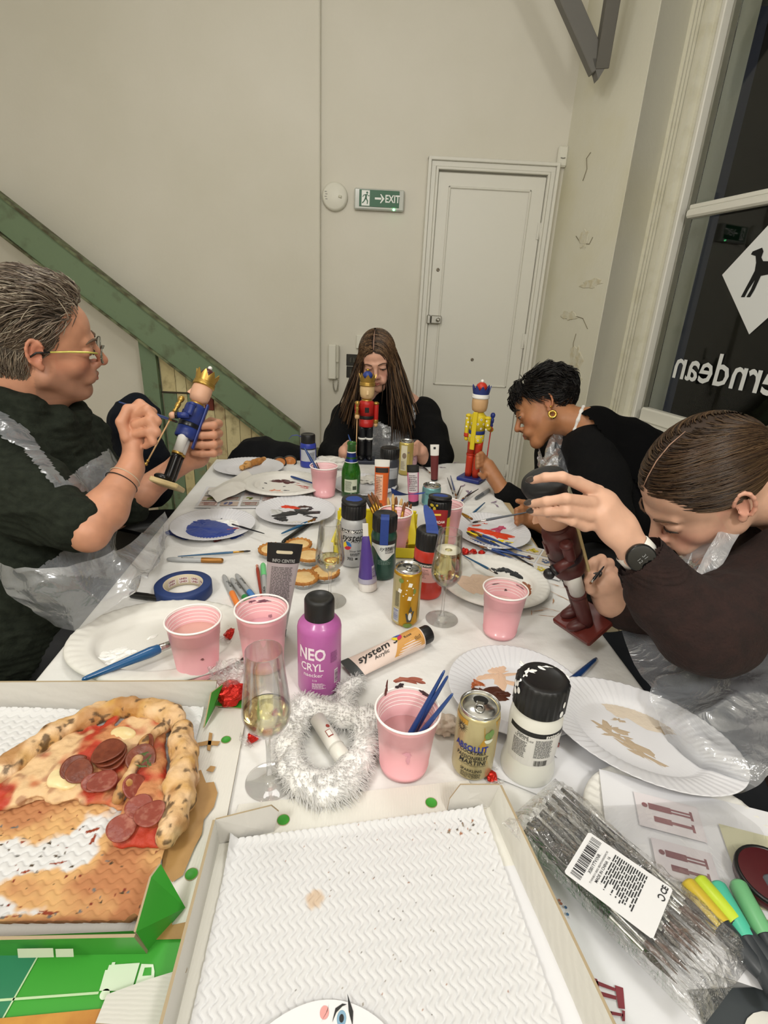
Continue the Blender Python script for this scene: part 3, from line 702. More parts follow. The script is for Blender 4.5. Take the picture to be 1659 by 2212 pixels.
# right side plates
pM = plate('white moulded plate with flesh pink and black paint behind the right pink cup', (.285, 1.072), .127, .127, 0, 'pulp')
smear(pM, 'e0c3ac', [(-.045, .0, .045, .04, .3, .003, .3), (-.06, -.02, .03, .02, 0, .003)], z=.0033); smear(pM, '23262a', [(.062, .06, .03, .012, -.5, .005, .8), (.04, .07, .014, .01, 0, .004, .8), (.015, .075, .007, .006)], z=.0033)
smear(pM, '8e4a22', [(.075, -.03, .014, .028, .2, .004, .5), (.085, -.012, .006, .02, .3)], z=.0033); smear(pM, '5d6b50', [(-.005, -.012, .03, .006, -.3, .002, .8), (.02, -.02, .014, .004)], z=.0033)
pR = plate('white paper plate with orange red and yellow paint near the yellow figure', (.335, 1.365), .108, .128, 0)
smear(pR, 'd8401c', [(-.02, .02, .046, .014, -.25, .004, .6), (.015, -.005, .034, .014, -.3, .004, .6), (-.06, .03, .012, .008, 0, .003)]); smear(pR, 'e8cf1e', [(.035, -.055, .038, .013, -.1, .004, .5), (-.055, .0, .03, .006, -.6, .003, .5), (-.04, -.02, .02, .006, -.6)])
smear(pR, 'c1486a', [(.04, .05, .028, .010, .45, .003, .5), (.03, .035, .018, .008, 1.2, .003)]); smear(pR, 'cf4a2c', [(.058, -.01, .009, .004, -.3), (-.01, .085, .02, .006, -.1), (-.035, .06, .02, .004, .3)])
pK = plate('white paper plate with brown paint behind the open pale drinks can', (.248, .700), .113, .113, .2)
smear(pK, '4a2517', [(-.05, .012, .026, .012, -.3, .004, .5), (-.033, 0, .02, .01, -.2, .004)]); smear(pK, 'a85a33', [(-.075, .032, .02, .007, -.5, .004, .7), (-.055, .037, .014, .005, -.6, .003)]); smear(pK, 'd9b79c', [(-.005, .055, .026, .014, .9, .002, .7), (-.025, .048, .03, .006, .1, .002, .7), (.01, .025, .02, .005, -.6, .001)])
smear(pK, 'b0684a', [(.005, .005, .004, .004), (-.04, -.02, .002, .002)])
pQ = plate('large white oval paper plate with dried beige smears at the right edge of the table', (.400, .592), .138, .096, -.62, z=TZ + .0215)
smear(pQ, 'd6c9b8', [(.0, .052, .05, .017, .05, .0006, .3), (-.02, .05, .03, .016, 0, .0006)], rough=.5); smear(pQ, 'b5a28a', [(-.035, -.005, .012, .008, .5, .0004, .9), (-.005, -.02, .03, .006, -.3, .0004, .9), (.01, -.03, .02, .004, -.2, .0004, .9), (-.03, .02, .006, .003, .5, .0004, .9), (.03, .045, .016, .006, .5, .0005, .8), (-.025, -.015, .012, .003, .3, .0004, .9)], rough=.6)
pS = plate('clean white moulded plate under the clear bag of brushes', (.395, .455), .115, .095, -.25, 'pulp')
# far plate with grey drawing behind the green bottle
pF = plate('white paper plate with grey marks behind the green beer bottle', (-.04, 1.72), .112, .118, 0)
smear(pF, 'a9a9ae', [(.06, .0, .03, .004, .5, .0008, .9), (.05, -.03, .03, .003, -.3, .0008, .9), (.06, .03, .026, .003, 0, .0008, .9), (.04, -.05, .03, .003, .2, .0008, .9)]); smear(pF, 'd9532f', [(-.02, .09, .012, .008)])
# paint marks printed on the cloth, right of the table
m = MB()
for i, (px, py, rx, ry, ro) in enumerate(((1200, 1265, .012, .0012, -.6), (1212, 1290, .02, .0014, -.9), (1165, 1320, .018, .001, .3), (1190, 1318, .016, .001, -.4), (1148, 1325, .008, .001, 1.3), (1225, 1270, .014, .001, .1), (1195, 1300, .014, .0012, 1.2), (1182, 1332, .016, .001, -.1))):
    p = at(px, py); dab(m, p.x, p.y, rx, ry, ro, .0002, i, z=TZ + .0018, rough=.6)
o = m.build('paint_scribble', mat('brown_scribble', S('b98d6a'), .8)); o.parent = tc_
o = MB()
for i, (px, py) in enumerate(((915, 1012), (1000, 1050), (1010, 1062), (955, 1010), (1068, 1085), (1072, 1092), (1020, 1010), (985, 1000))): p = at(px, py); dab(o, p.x, p.y, .012, .004, i, .0003, i + 40, z=TZ + .0018, rough=.7)
oo = o.build('paint_scribble', mat('mauve_scribble', S('8e7a92'), .8)); oo.parent = tc_

# ---------------------------------------------------------------- chairs
blk = mat('black_plastic', S('161617'), .4); wood_l = mat('pale_beech', S('c39a66'), .5, bump=(6, .2, .002, 'X'), var=(3, S('a87c4c'), .5))
def chair(label, x, y, rz, group=None):
    t = thing('tub_chair', label, 'chair', (x, y, 0), (0, 0, rz)); m = MB(); n = 40; prof = []
    G_ = []
    for k in range(14):
        q = k / 13; row = []
        for i in range(n + 1):
            a = -pi * .82 + i / n * pi * 1.64 + pi / 2 * 0 + pi
            r = .06 + .19 * min(1, q * 1.6) + .02 * q; z = .43 + .008 * q + max(0, q - .5) * 2 * (.30 * max(0, cos(a - pi)) ** .7 * .6 + .08)
            row.append((r * cos(a), r * sin(a) * 1.0, z))
        G_.append(row)
    m.grid(G_); G2 = np.array(G_)[:, ::-1] - np.array([0, 0, .008]); G2[..., :2] *= 1.03; m.grid(G2); m.lathe([(.0001, .432), (.08, .43), (.2, .436), (.2, .424), (.0001, .424)], 32, caps=False)
    m.build('seat_shell', blk, t)
    for sx in (-1, 1):
        for sy in (-1, 1): m = MB(); m.tube([(sx * .23, sy * .23, 0), (sx * .13, sy * .13, .43)], [.012, .019], 10); m.build('leg', wood_l, t)
    m = MB(); m.box((0, 0, .405), (.3, .05, .03)); m.box((0, 0, .405), (.05, .3, .03)); m.build('seat_frame', wood_l, t); return t
chair('black tub chair with beech legs under the man in the green jumper', -.80, .86, R(35))
chair('black tub chair with beech legs under the person in the brown jumper', .86, .80, R(180))
chair('black tub chair under the short-haired person', .84, 1.66, R(190))

# ================================================================ CONTAINERS
def toc(p): v = Vector(p) - EYE; return Vector((v.dot(Vector((1, 0, 0))), 0, 0))
MCi = Mc.inverted()
def proj(p):
    c = MCi @ Vector(p); return 829.5 + c.x / -c.z * 1125, 1106 - c.y / -c.z * 1125, -c.z
def stand(px, pyb, wpx, ytop=None, z=TZ):
    """base centre, base radius and height of an upright round thing, from its foot in the photo"""
    p = at(px, pyb, z); d = proj(p)[2]; r = wpx * d / 1125 / 2; p = p + Vector((p.x, p.y, 0)).normalized() * r
    h = .1
    if ytop is not None:
        lo, hi = .005, .5
        for _ in range(30):
            h = (lo + hi) / 2
            if proj(p + Vector((0, 0, h)))[1] > ytop: lo = h
            else: hi = h
    return p, r, h
def face(p): return math.atan2(EYE.y - p.y, EYE.x - p.x)
ink = pl('222222', .5); whi = pl('ecebe6', .5); lab = pl('dcdad6', .45)

# ---- pink party cups
cup_m = mat('pink_cup_plastic', S('efafb6'), .32, sss=0, coat=.2); cup_i = mat('pink_cup_inside', S('edbcc0'), .4); cup_r = mat('cup_rim', S('f8f1ee'), .35)
def cup(label, p, rb, rt, h, fill, liq='d9a9a4', rot=0, stains=()):
    t = thing('party_cup', label, 'cup', p, (0, 0, rot)); g = lambda k: rb + (rt * .94 - rb) * k
    m = MB(); pr = [(rb * .9, .0), (rb, .003)]; 
    for k in (.03, .12, .121, .5, .70, .705, .76, .765, .82, .825, .88, .885, .95): pr.append((g(k) + (.0007 if k in (.12, .705, .765, .825, .885) else 0), h * k))
    m.lathe([(.0001, 0)] + pr, 48, 0, caps=False); m.build('cup_body', cup_m, t)
    m = MB(); pr = [(rt * .95, h * .96)]
    for k in (.92, .91, .86, .85, .80, .79, .74, .73, .6, .02): pr.append((g(k) - .0012 - (.0008 if k in (.91, .85, .79, .73) else 0), h * k))
    pr.append((.0001, h * .02)); m.lathe(pr, 48, 0, caps=False); ii = m.build('cup_lining', cup_i, t)
    m = MB()
    for k in (.915, .855, .795, .735): r = g(k) - .0016; m.lathe([(r + .0004 * cos(a), h * k + .0006 * sin(a)) for a in np.linspace(0, 2 * pi, 7)], 48, 0, caps=False)
    o = m.build('lining_ribs', cup_r, t); o['kind'] = 'stuff'
    m = MB(); r = rt * .975; q = rt * .036; m.lathe([(r + q * cos(a), h * .985 + q * 1.1 * sin(a)) for a in np.linspace(0, 2 * pi, 11)], 56, 0, caps=False); m.build('rolled_rim', cup_r, t)
    k = fill; m = MB(); m.lathe([(.0001, h * k), (g(k) - .0016, h * k)], 40, 0, caps=False); m.build('paint_water', mat('water_' + liq, S(liq), .08, spec=.6), t)
    for i, (a, v, ra, rb_, hx, side) in enumerate(stains):
        m = MB(); dab(m, 0, 0, ra, rb_, 0, .0, i + 5, rough=.4, rings=1); V = np.concatenate(m.v); rr = (g(v / h) + .0005) if side > 0 else (g(v / h) - .0021)
        fa = face(p) - rot + a + (pi if side < 0 else 0); F = m.f; m2 = MB(); m2.add([((rr + (0)) * cos(fa + x / rr), rr * sin(fa + x / rr), v + y) for x, y, _ in V], F); m2.build('paint_stain', pl(hx, .5), t)
    return t
p, r, h = stand(868, 1693, 100, 1530); r *= 1.12
cupF = cup('pink party cup with blue brush handles, stained inside, front middle of the table', p, .033, .0445, h, .55, 'b98a8c', stains=((.1, .060, .006, .003, 'd597a4', 1), (.15, .05, .003, .006, 'd99ba8', 1), (.0, .115, .02, .006, 'a2604f', -1), (-.6, .1, .008, .004, '4a3a3e', -1), (.35, .105, .006, .004, '3c3438', -1), (.9, .108, .003, .012, '6b3c34', -1), (-1, .112, .006, .004, '7a4a40', -1)))
cupFp, cupFh = p, h
p, r, h = stand(432, 1478, 90, 1335); cupA = cup('pink party cup of cloudy water standing on the edge of the large left plate', p, .033, .0455, h, .70, 'cfa298', stains=((.2, .05, .003, .002, '8a5a5a', 1),))
p, r, h = stand(572, 1462, 85, 1312); cupB = cup('pink party cup touching the grey tube, with purple specks under its rim', p, .033, .0455, h, .62, 'd7a6b0', stains=((-.1, h * .9, .012, .0025, '7a5262', -1), (.4, h * .92, .008, .002, '7a5262', -1), (-.4, h * .65, .003, .004, 'a8808c', -1)))
p, r, h = stand(1075, 1388, 78, 1270); cupC = cup('pink party cup with green specks in its water in front of the flesh paint plate', p, .032, .044, h, .62, 'd9b7b2', stains=((0, h * .75, .003, .003, '5a4a4a', -1), (.6, h * .88, .01, .001, '6b5a5e', -1), (-.8, h * .93, .01, .002, '9a6a70', -1)))
p, r, h = stand(700, 1077, 42, 1005); cupD = cup('small pink cup holding two dark blue brushes at the far end of the table', p, .035, .047, h, .45, 'c995a5'); cupDp, cupDh = p, h
p, r, h = stand(850, 1222, 50, 1118); cupE = cup('pink cup crammed with bristle brushes behind the green paint bottle', p + Vector((.0, .05, 0)), .032, .044, .115, .3, 'c58f98'); cupEp = p + Vector((.0, .05, 0))
p, r, h = stand(958, 1180, 46, 1100); cupG = cup('pink cup behind the red hang-tab tube', p, .032, .044, .115, .5, 'c58f98'); cupGp = p

# ---- brushes
hb = mat('blue_lacquer_handle', S('1f3f7a'), .25, coat=.4); hb2 = mat('petrol_handle', S('2b5b80'), .25, coat=.4); hk = mat('black_handle', S('1b1d22'), .3, coat=.3)
sil = mat('silver_ferrule', S('c9c9c6'), .25, 1); gold = mat('brass_ferrule', S('b98c3e'), .3, 1); bri = mat('brown_bristle', S('7a4b26'), .7, bump=(200, .5, .002)); bri_d = mat('dark_bristle', S('33302e'), .7, bump=(200, .5, .002))
def brush(label, a, b, r=.0035, handle=None, fer=None, bris=None, group=None, flat=1, fl=.14, bl=.1, tipc=None, br=1., kids=True, name='paintbrush'):
    """handle end a, bristle tip b"""
    a, b = Vector(a), Vector(b); L = (b - a).length; Rm = axes(b - a, (0, 0, 1) if abs((b - a).normalized().z) < .8 else (1, 0, 0))
    t = thing(name, label, 'brush', a, Rm.to_euler(), group); f0 = 1 - fl - bl; hm = handle or hb
    m = MB(); m.lathe([(.0001, 0), (r * .35, .002), (r * .5, L * .05), (r * .75, L * .3), (r * 1.12, L * (f0 - .1)), (r * 1.0, L * (f0 - .02)), (r * .8, L * f0)], 12, 0, caps=False); m.build('handle', hm, t)
    A = TM((0, 0, 0), None, (1, flat, 1)); 
    m = MB(); m.lathe([(r * .85, L * (f0 - .015)), (r * .9, L * f0), (r * .8, L * (f0 + fl * .3)), (r * .84, L * (f0 + fl * .33)), (r * .8, L * (f0 + fl * .38)), (r * .85, L * (1 - bl))], 14, 0, mod=(lambda th, i, rr, zz: (rr * (1 + (flat - 1) * max(0, i - 1) / 4 * np.abs(np.sin(th))), zz)) if flat != 1 else None); m.build('ferrule', fer or sil, t)
    m = MB(); m.lathe([(r * .8 * br, L * (1 - bl)), (r * .95 * br, L * (1 - bl * .55)), (r * .6 * br, L * (1 - bl * .15)), (.0002, L)], 14, 0, mod=(lambda th, i, rr, zz: (rr * (1 + (flat - 1) * np.abs(np.sin(th))), zz)) if flat != 1 else None, caps=False); m.build('bristles', bris or bri, t)
    return t
def tbrush(label, pa, pb, z0=.757, z1=.757, **k): return brush(label, at(*pa, z0), at(*pb, z1), **k)
def cupbrush(label, base, top_px, dep, low, **k):
    """a brush standing in a cup; low is the buried end"""
    q = atd(*top_px, dep); return q, low
d0 = proj(cupFp + Vector((0, 0, cupFh)))[2]
for i, (tp, lw, lab_) in enumerate((((961, 1447), (-.012, -.012), 'upper of two crossing dark blue brush handles in the front pink cup'), ((968, 1459), (-.004, .004), 'second dark blue brush handle close beside the first in the front pink cup'), ((979, 1497), (-.014, -.02), 'lowest leaning blue brush handle in the front pink cup'))):
    hi = atd(*tp, d0 - (.0, .01, .03)[i]); lo_ = cupFp + Vector((lw[0], lw[1], .018)); brush(lab_, hi, lo_, r=.0042, fl=.12, bl=.1, group=None)
for i, (tp, hm, lab_) in enumerate((((657, 966), hb, 'thick dark blue brush standing in the far pink cup'), ((683, 998), bri_d, 'thin dark brush in the far pink cup'))):
    hi = atd(*tp, proj(cupDp)[2] - .02); brush(lab_, hi, cupDp + Vector((.012, 0, .02)), r=(.0065, .003)[i], handle=hm)
tips = [(790, 1073, 'k'), (795, 1066, 'g'), (802, 1062, 'g'), (812, 1070, 'g'), (822, 1086, 'd'), (838, 1074, 'w'), (849, 1066, 'w'), (856, 1072, 'g'), (868, 1076, 'w'), (875, 1084, 'g'), (881, 1083, 'g'), (889, 1088, 'g')]
nm = ['leftmost', 'second from left', 'third from left', 'fourth from left', 'fifth from left', 'sixth from left', 'tallest upright', 'eighth from left', 'pale tipped', 'third from right', 'second from right', 'rightmost leaning']
for i, (x, y, k) in enumerate(tips):
    hi = atd(x, y, proj(cupEp)[2] - .01 + .012 * (i % 3)); lo_ = cupEp + Vector(((i - 6) * .0015, (i % 3 - 1) * .006, .012))
    brush('%s bristle brush in the packed cup behind the green bottle' % nm[i], lo_, hi, r=.0048, handle=hb if k != 'k' else hk, fer=gold, bris=bri_d if k == 'k' else (pl('caa56a', .7) if k == 'w' else bri), group=None, fl=.28, bl=.2, flat=.7)
BR = [((973, 1027), (985, 1072), 'dark blue brush lying left of the grey pen near the yellow figure', hb, .003), ((966, 1031), (979, 1068), 'thin dark brush beside the blue one nearest the teal can', hk, .0025),
      ((996, 1049), (984, 1079), 'short dark handled brush pointing at the teal can', hk, .0032), ((1019, 1060), (988, 1092), 'blue brush slanting beside the pink cup rim behind the red tube', hb, .0036),
      ((1034, 1056), (998, 1078), 'slim black brush lying across the blue brushes', hk, .0028), ((1048, 1085), (1012, 1118), 'blue brush with red tipped bristles above the orange paint', hb2, .0036),
      ((984, 1102), (1021, 1122), 'bristle brush with a mauve tip on the edge of the red paint plate', gold, .004), ((1129, 1191), (1016, 1146), 'blue brush resting across the red and yellow paint plate', hb, .0034),
      ((1094, 1202), (1000, 1157), 'thick dark blue brush below the red paint plate', hb, .0046), ((1153, 1224), (1031, 1154), 'long black brush at the lower right of the brush pile', hk, .0034),
      ((1146, 1205), (1035, 1180), 'dark blue brush nearly level under the red paint plate', hb, .0036), ((1112, 1196), (1006, 1150), 'blue brush with brass ferrule in the middle of the brush pile', hb, .004),
      ((1120, 1213), (1012, 1166), 'lower blue brush of the pile beside the foil sweets', hb, .004), ((1000, 1199), (1076, 1240), 'pale blue brush resting on the flesh paint plate', hb2, .0028)]
for i, (a, b, l_, hm, r_b) in enumerate(BR): tbrush(l_, a, b, .757 + .004 * (i % 3) + (.014 if i in (7, 13, 6) else 0), .757 + .004 * ((i + 1) % 3) + (.012 if i in (7, 13, 6) else 0), handle=hm, r=r_b, fer=gold if i in (6, 7, 8, 11, 12, 5) else sil, bris=bri_d if i % 2 else bri)
tbrush('thin dark brush resting on the blue paint plate', (572, 1153), (500, 1132), .775, .766, r=.0026, handle=hk, bris=bri_d)
tbrush('blue brush with brass ferrule leaning on the black paint plate', (607, 1153), (682, 1121), .757, .768, r=.0045, handle=hb2, fer=gold)
tbrush('blue brush dipped in the maroon paint of the far moulded plate', (697, 1050), (607, 1023), .772, .765, r=.004, fer=gold, bris=pl('5a1a22', .4))
tbrush('slim petrol blue brush lying above the gold marker', (383, 1202), (542, 1190), r=.0028, handle=hb2, fer=gold, bris=bri_d)
tbrush('large blue brush with white paint lying across the big left plate', (176, 1469), (402, 1378), .776, .776, r=.0085, handle=mat('big_blue_handle', S('21588a'), .25, coat=.4), fl=.13, bl=.14, bris=pl('e9e8e4', .4), br=1.0)
tbrush('large navy brush with silver ferrule behind the white bottle with the black cap', (1289, 1422), (1152, 1545), .757, .775, r=.0078, handle=mat('navy_handle', S('1b3a6c'), .25, coat=.4), fl=.15, bl=.12, bris=bri_d)
tbrush('small brush lying at the far end in front of the white tipped tube', (905, 1000), (930, 1022), r=.003, handle=bri_d)

# ---- paint bottles
cap_k = mat('black_bottle_cap', S('1a1a1b'), .4)
tape_m = mat('blue_masking_tape', S('253f86'), .6, bump=(90, .4, .002))
def bottle(label, p, prof, cap_r, cap_h, body, rib=True, capmat=None, flip=False, cat='bottle', name='paint_bottle'):
    """prof: (r, z) list of the body; returns the thing turned so that local -y faces the viewer"""
    t = thing(name, label, cat, p, (0, 0, face(p) + pi / 2)); m = MB(); m.lathe([(prof[0][0] * .9, 0)] + [(r, z + .002) for r, z in prof], 48, 0); m.build('bottle_body', body, t)
    z0 = prof[-1][1]; m = MB(); fl_ = (lambda th, i, r, z: (r * (1 + (.022 * np.sign(np.sin(th * 24)) if 0 < i < 3 else 0)), z)) if rib else None
    m.lathe([(cap_r * .98, z0 - .002), (cap_r, z0), (cap_r, z0 + cap_h * .88), (cap_r * .94, z0 + cap_h * .97), (cap_r * .90, z0 + cap_h), (cap_r * .7, z0 + cap_h), (cap_r * .68, z0 + cap_h * .985), (.0001, z0 + cap_h * .985)], 96 if rib else 48, 0, mod=fl_, caps=False)
    m.build('cap', capmat or cap_k, t); return t, z0 + cap_h
def fliplid(t, r, z, tilt=.15, top=None, ang=0):
    m = MB(); M_ = TM((0, 0, z + .004), Euler((tilt, 0, ang))); m.lathe([(.0001, -.003), (r * .98, -.003), (r, 0), (r * .97, .004), (r * .85, .005), (.0001, .005)], 40, 0, M_, caps=False); m.build('flip_lid', cap_k, t)
    if top: m = MB(); dab(m, 0, .0, r * .62, r * .5, 0, .0012, 3, z=.0052, rough=.1); V = np.concatenate(m.v); m2 = MB(); m2.add(V, m.f, 0, True, M_); m2.build('tape_patch', tape_m, t)
F0 = -pi / 2
def prof_r(prof):
    zs = [q[1] for q in prof]; rs = [q[0] for q in prof]; return lambda v: float(np.interp(v, zs, rs))
# big magenta bottle
p, r, h = stand(690, 1512, 100, 1290); H = h
R0 = .0355; pr = [(R0 * .96, 0), (R0, .004), (R0, H * .60), (R0 * 1.0, H * .68), (R0 * .97, H * .715), (R0 * .86, H * .75), (R0 * .72, H * .775), (R0 * .68, H * .79)]
magen = mat('magenta_paint_bottle', S('b562a4'), .33, coat=.2)
t, zt = bottle('large magenta acrylic bottle with a smooth black cap near the white fur', p, pr, R0 * .67, H * .215, magen, rib=False)
d = Decal(cyl(prof_r(pr), F0, .0003)); s_ = H / .2
d.text('NEO', -.013, H * .50, .036 * s_, 0, bold=.03, sx=.72); d.text('CRYL', -.013, H * .36, .024 * s_, 0, bold=.02, sx=.8); d.text('naecker', -.011, H * .275, .012 * s_, 0, bold=.01); d.text('518', -.008, H * .215, .006 * s_, 0); d.lines(-.012, H * .12, .012, H * .19, 6, 0, seed=4)
d.build('label_lettering', pl('efdfe9', .4), t)
d = Decal(cyl(prof_r(pr), F0, .0003)); d.rect(.026, H * .14, .034, H * .30, 0, 1); d.build('barcode_panel', pl('e6dfe4'), t)
d = Decal(cyl(prof_r(pr), F0, .0003)); d.barcode(.0268, H * .15, .0332, H * .29, 0, vert=True, lift=3); d.lines(.018, H * .4, .034, H * .52, 9, 0, .35, 6); d.build('barcode', pl('6a2d5e'), t)
d = Decal(planar(TM((0, 0, zt - .0015)), .0003)); d.poly([(-.011, -.006), (.008, -.011), (.011, .007), (-.008, .011)], 0, 1); d.build('embossed_square', pl('343536', .5), t)
d = Decal(planar(TM((0, 0, zt - .0013)), .0003)); d.text('52', 0, 0, .013, 0, rot=.2, lift=1, bold=.01); d.build('embossed_number', pl('121212', .5), t)
# DALER ROWNEY system-type silver bottle
def sys_bottle(label, px, pyb, w, ytop, colmat, ch=.21, waist=.95, rb=None):
    p, r, H = stand(px, pyb, w, ytop); r = rb or r
    pr = [(r * .94, 0), (r, .005), (r, H * .22), (r * waist, H * .40), (r * .97, H * .55), (r, H * .66), (r * .94, H * .72), (r * .82, H * .765), (r * .76, H * .79)]
    t, zt = bottle(label, p, pr, r * .93, H * ch, colmat); return t, zt, H, r, pr, p
t, zt, H, r, pr, p = sys_bottle('silver grey acrylic bottle with a colour wheel logo and taped flip cap', 761, 1228, 56, 1085, mat('silver_paint_bottle', S('b9babb'), .35, .2))
fliplid(t, r * .95, zt, .12, True)
fn = cyl(prof_r(pr), F0, .0003)
d = Decal(fn); d.rect(-.034, H * .575, .034, H * .63, 0, 1); d.text('system', .0, H * .50, .0235, 0, shear=.35, bold=.01, lift=3, sx=.95); d.text('Acrylic', .012, H * .45, .012, 0, shear=.3, bold=.01, lift=3)
d.text('Silver Imit.', .008, H * .285, .0075, 0, lift=3); d.lines(-.006, H * .21, .022, H * .26, 3, 0, seed=2, lift=3); d.text('702', -.006, H * .16, .010, 0, bold=.015, lift=3); d.rect(.006, H * .145, .012, H * .175, 0, 3); d.build('label_print', ink, t)
d = Decal(fn); d.poly([(-.034, H * .3), (.03, H * .42), (.03, H * .565), (-.034, H * .565)], 0, 0); 
d.build('label_panel', pl('dfe0df'), t)
d = Decal(fn); d.text('DALER', -.013, H * .602, .0095, 0, bold=.02, lift=4); d.text('ROWNEY', .016, H * .602, .0095, 0, bold=.02, lift=4); d.poly([(-.0015 + .0, H * .602 - .004), (.0025, H * .602), (-.0015, H * .602 + .004), (-.0055, H * .602)], 0, 4); d.build('label_name', whi, t)
for k, (hx, a0) in enumerate((('e9c92c', pi * .55), ('c22a3a', pi * 1.25), ('2f6fb8', pi * 1.95))):
    d = Decal(fn); d.disc(-.014, H * .37, .0105, 0, 3, a0, a0 + 2 * pi / 3, 10, r0=.002); d.build('colour_wheel', pl(hx), t)
# dark green bottle with tape
t, zt, H, r, pr, p = sys_bottle('dark green acrylic bottle with blue masking tape down its black cap', 825, 1256, 56, 1112, mat('green_paint_bottle', S('22463a'), .3, coat=.2), ch=.23)
fn = cyl(prof_r(pr), F0, .0003); d = Decal(fn); d.rect(-.034, H * .60, .034, H * .655, 0, 0); d.build('label_band', ink, t)
d = Decal(fn)
pts = [(-.034, H * .595), (.03, H * .595)] + [(.03 - .064 * i / 14, H * (.36 + .12 * (i / 14) + .07 * cos(i / 14 * 7))) for i in range(15)]
for i in range(14): d.poly([pts[2 + i], pts[3 + i], (pts[3 + i][0], H * .595), (pts[2 + i][0], H * .595)], 0, 1)
d.build('label_panel', pl('d5d9d4'), t); d = Decal(fn); d.lines(.004, H * .46, .024, H * .57, 7, 0, .5, 8, 3, .1); d.text('system', .01, H * .54, .014, 0, shear=.3, lift=4); d.build('label_print', ink, t)
d = Decal(fn); d.lines(-.012, H * .28, .02, H * .36, 6, 0, .35, 8, 3, .4); d.build('small_print', pl('7d968b'), t)
m = MB(); q = [(0, -r * .3, zt + .002), (0, -r * .78, zt + .001), (0, -r * .95, zt - .004), (0, -r * .96, zt - .02), (0, -r * .98, H * .78), (0, -r * .99, H * .60)]
m.add([(x + sx * .0095, y - .001, z) for x, y, z in q for sx in (-1, 1)], [[2 * i, 2 * i + 1, 2 * i + 3, 2 * i + 2] for i in range(5)], 0, False)
m.build('tape_strip', tape_m, t)
# red bottle with tape
p, r, H = stand(918, 1297, 62, 1140); r = .0325; pr = [(r * 1.0, 0), (r * 1.08, .006), (r * 1.06, H * .1), (r * .96, H * .22), (r * .95, H * .3), (r * 1.0, H * .5), (r * 1.02, H * .62), (r * .96, H * .7), (r * .86, H * .735)]
t, zt = bottle('vermilion red acrylic bottle with crumpled blue tape on its cap', p, pr, r * .95, H * .25, mat('red_paint_bottle', S('c5392c'), .33, coat=.2))
fn = cyl(prof_r(pr), F0, .0003); d = Decal(fn); d.rect(-.05, H * .50, .05, H * .565, 0, 1); d.build('label_band', ink, t); d = Decal(fn); d.text('system', -.004, H * .532, .009, 0, bold=.02, lift=3); d.build('label_name', whi, t)
d = Decal(fn); d.rect(-.05, H * .27, .05, H * .50, 0, 1); d.build('label_panel', pl('e6b4b2'), t); d = Decal(fn); d.lines(-.022, H * .34, .004, H * .48, 7, 0, .3, 5, 3, .4); d.build('small_print', pl('6a4444'), t)
m = MB(); zz = zt; q = [(.004, -.026, zz - .006), (.003, -.02, zz + .003), (.0, 0, zz + .008), (-.004, .018, zz + .016), (-.010, .03, zz + .028), (-.018, .036, zz + .038)]
m.add([(x + sx * w_, y, z + (.003 if sx > 0 else 0)) for (x, y, z), w_ in zip(q, (.012, .013, .012, .012, .010, .003)) for sx in (-1, 1)], [[2 * i, 2 * i + 1, 2 * i + 3, 2 * i + 2] for i in range(5)], 0, False); m.build('tape_strip', tape_m, t)
# black capped yellow bottle behind, with smeared cap
p, r, H = stand(940, 1195, 44, 1075); r = .031; pr = [(r, 0), (r * 1.02, .006), (r, H * .6), (r * .9, H * .66), (r * .8, H * .69)]
t, zt = bottle('yellow acrylic bottle with a paint smeared black cap behind the red hang-tab tube', p, pr, r * .98, H * .29, pl('d9c52a', .35))
fliplid(t, r * .98, zt, -.08, True); m = MB(); dab(m, -.015, -.0315, .006, .004, 0, .0, 3); 
fn = cyl(r * .99, F0, .0006); d = Decal(fn)
for i, (u, v, a, b) in enumerate(((-.02, zt - .01, .006, .004), (-.012, zt - .018, .004, .006), (-.026, zt - .02, .003, .004), (-.006, zt - .008, .003, .003))):
    d.disc(u, v, a, 0, 2, ry=b, n=10)
d.build('yellow_smear', pl('cbb63a', .4), t)
# blue bottle at the far end
p, r, H = stand(666, 1012, 38, 935); r = .031; pr = [(r * .98, 0), (r, .006), (r, H * .62), (r * .93, H * .68), (r * .9, H * .7)]
t, zt = bottle('ultramarine acrylic bottle with a torn blue strap, far left end of the table', p, pr, r * .88, H * .27, mat('blue_paint_bottle', S('2f3fa0'), .35, coat=.2), rib=False)
fn = cyl(prof_r(pr), F0, .0003); d = Decal(fn); d.rect(-.034, H * .2, .034, H * .54, 0, 1); d.build('label_panel', pl('b9bdc6'), t); d = Decal(fn); d.lines(.004, H * .24, .028, H * .48, 7, 0, .4, 3, 3); d.rect(-.034, H * .54, .034, H * .58, 0, 1); d.build('small_print', pl('30343e'), t)
m = MB(); m.tube([(-r * .8, 0, zt - .012), (-r - .012, -.004, zt - .004), (-r - .03, -.006, zt - .006), (-r - .042, -.006, zt - .02)], [.005, .004, .003, .002], 8, flat=.3); m.build('torn_strap', pl('3c46a0', .4), t)
# dark grey bottle
p, r, H = stand(838, 1062, 40, 965); r = .034; pr = [(r * 1.05, 0), (r * 1.08, .006), (r * .95, H * .12), (r * .95, H * .3), (r, H * .5), (r, H * .66), (r * .9, H * .74), (r * .85, H * .76)]
t, zt = bottle('dark grey acrylic bottle with ribbed black cap behind the orange tube', p, pr, r * .95, H * .22, mat('grey_paint_bottle', S('3b3e46'), .35, coat=.2))
fn = cyl(prof_r(pr), F0, .0003); d = Decal(fn); d.rect(.002, H * .3, .034, H * .56, 0, 1); d.build('label_panel', pl('a9acb0'), t)
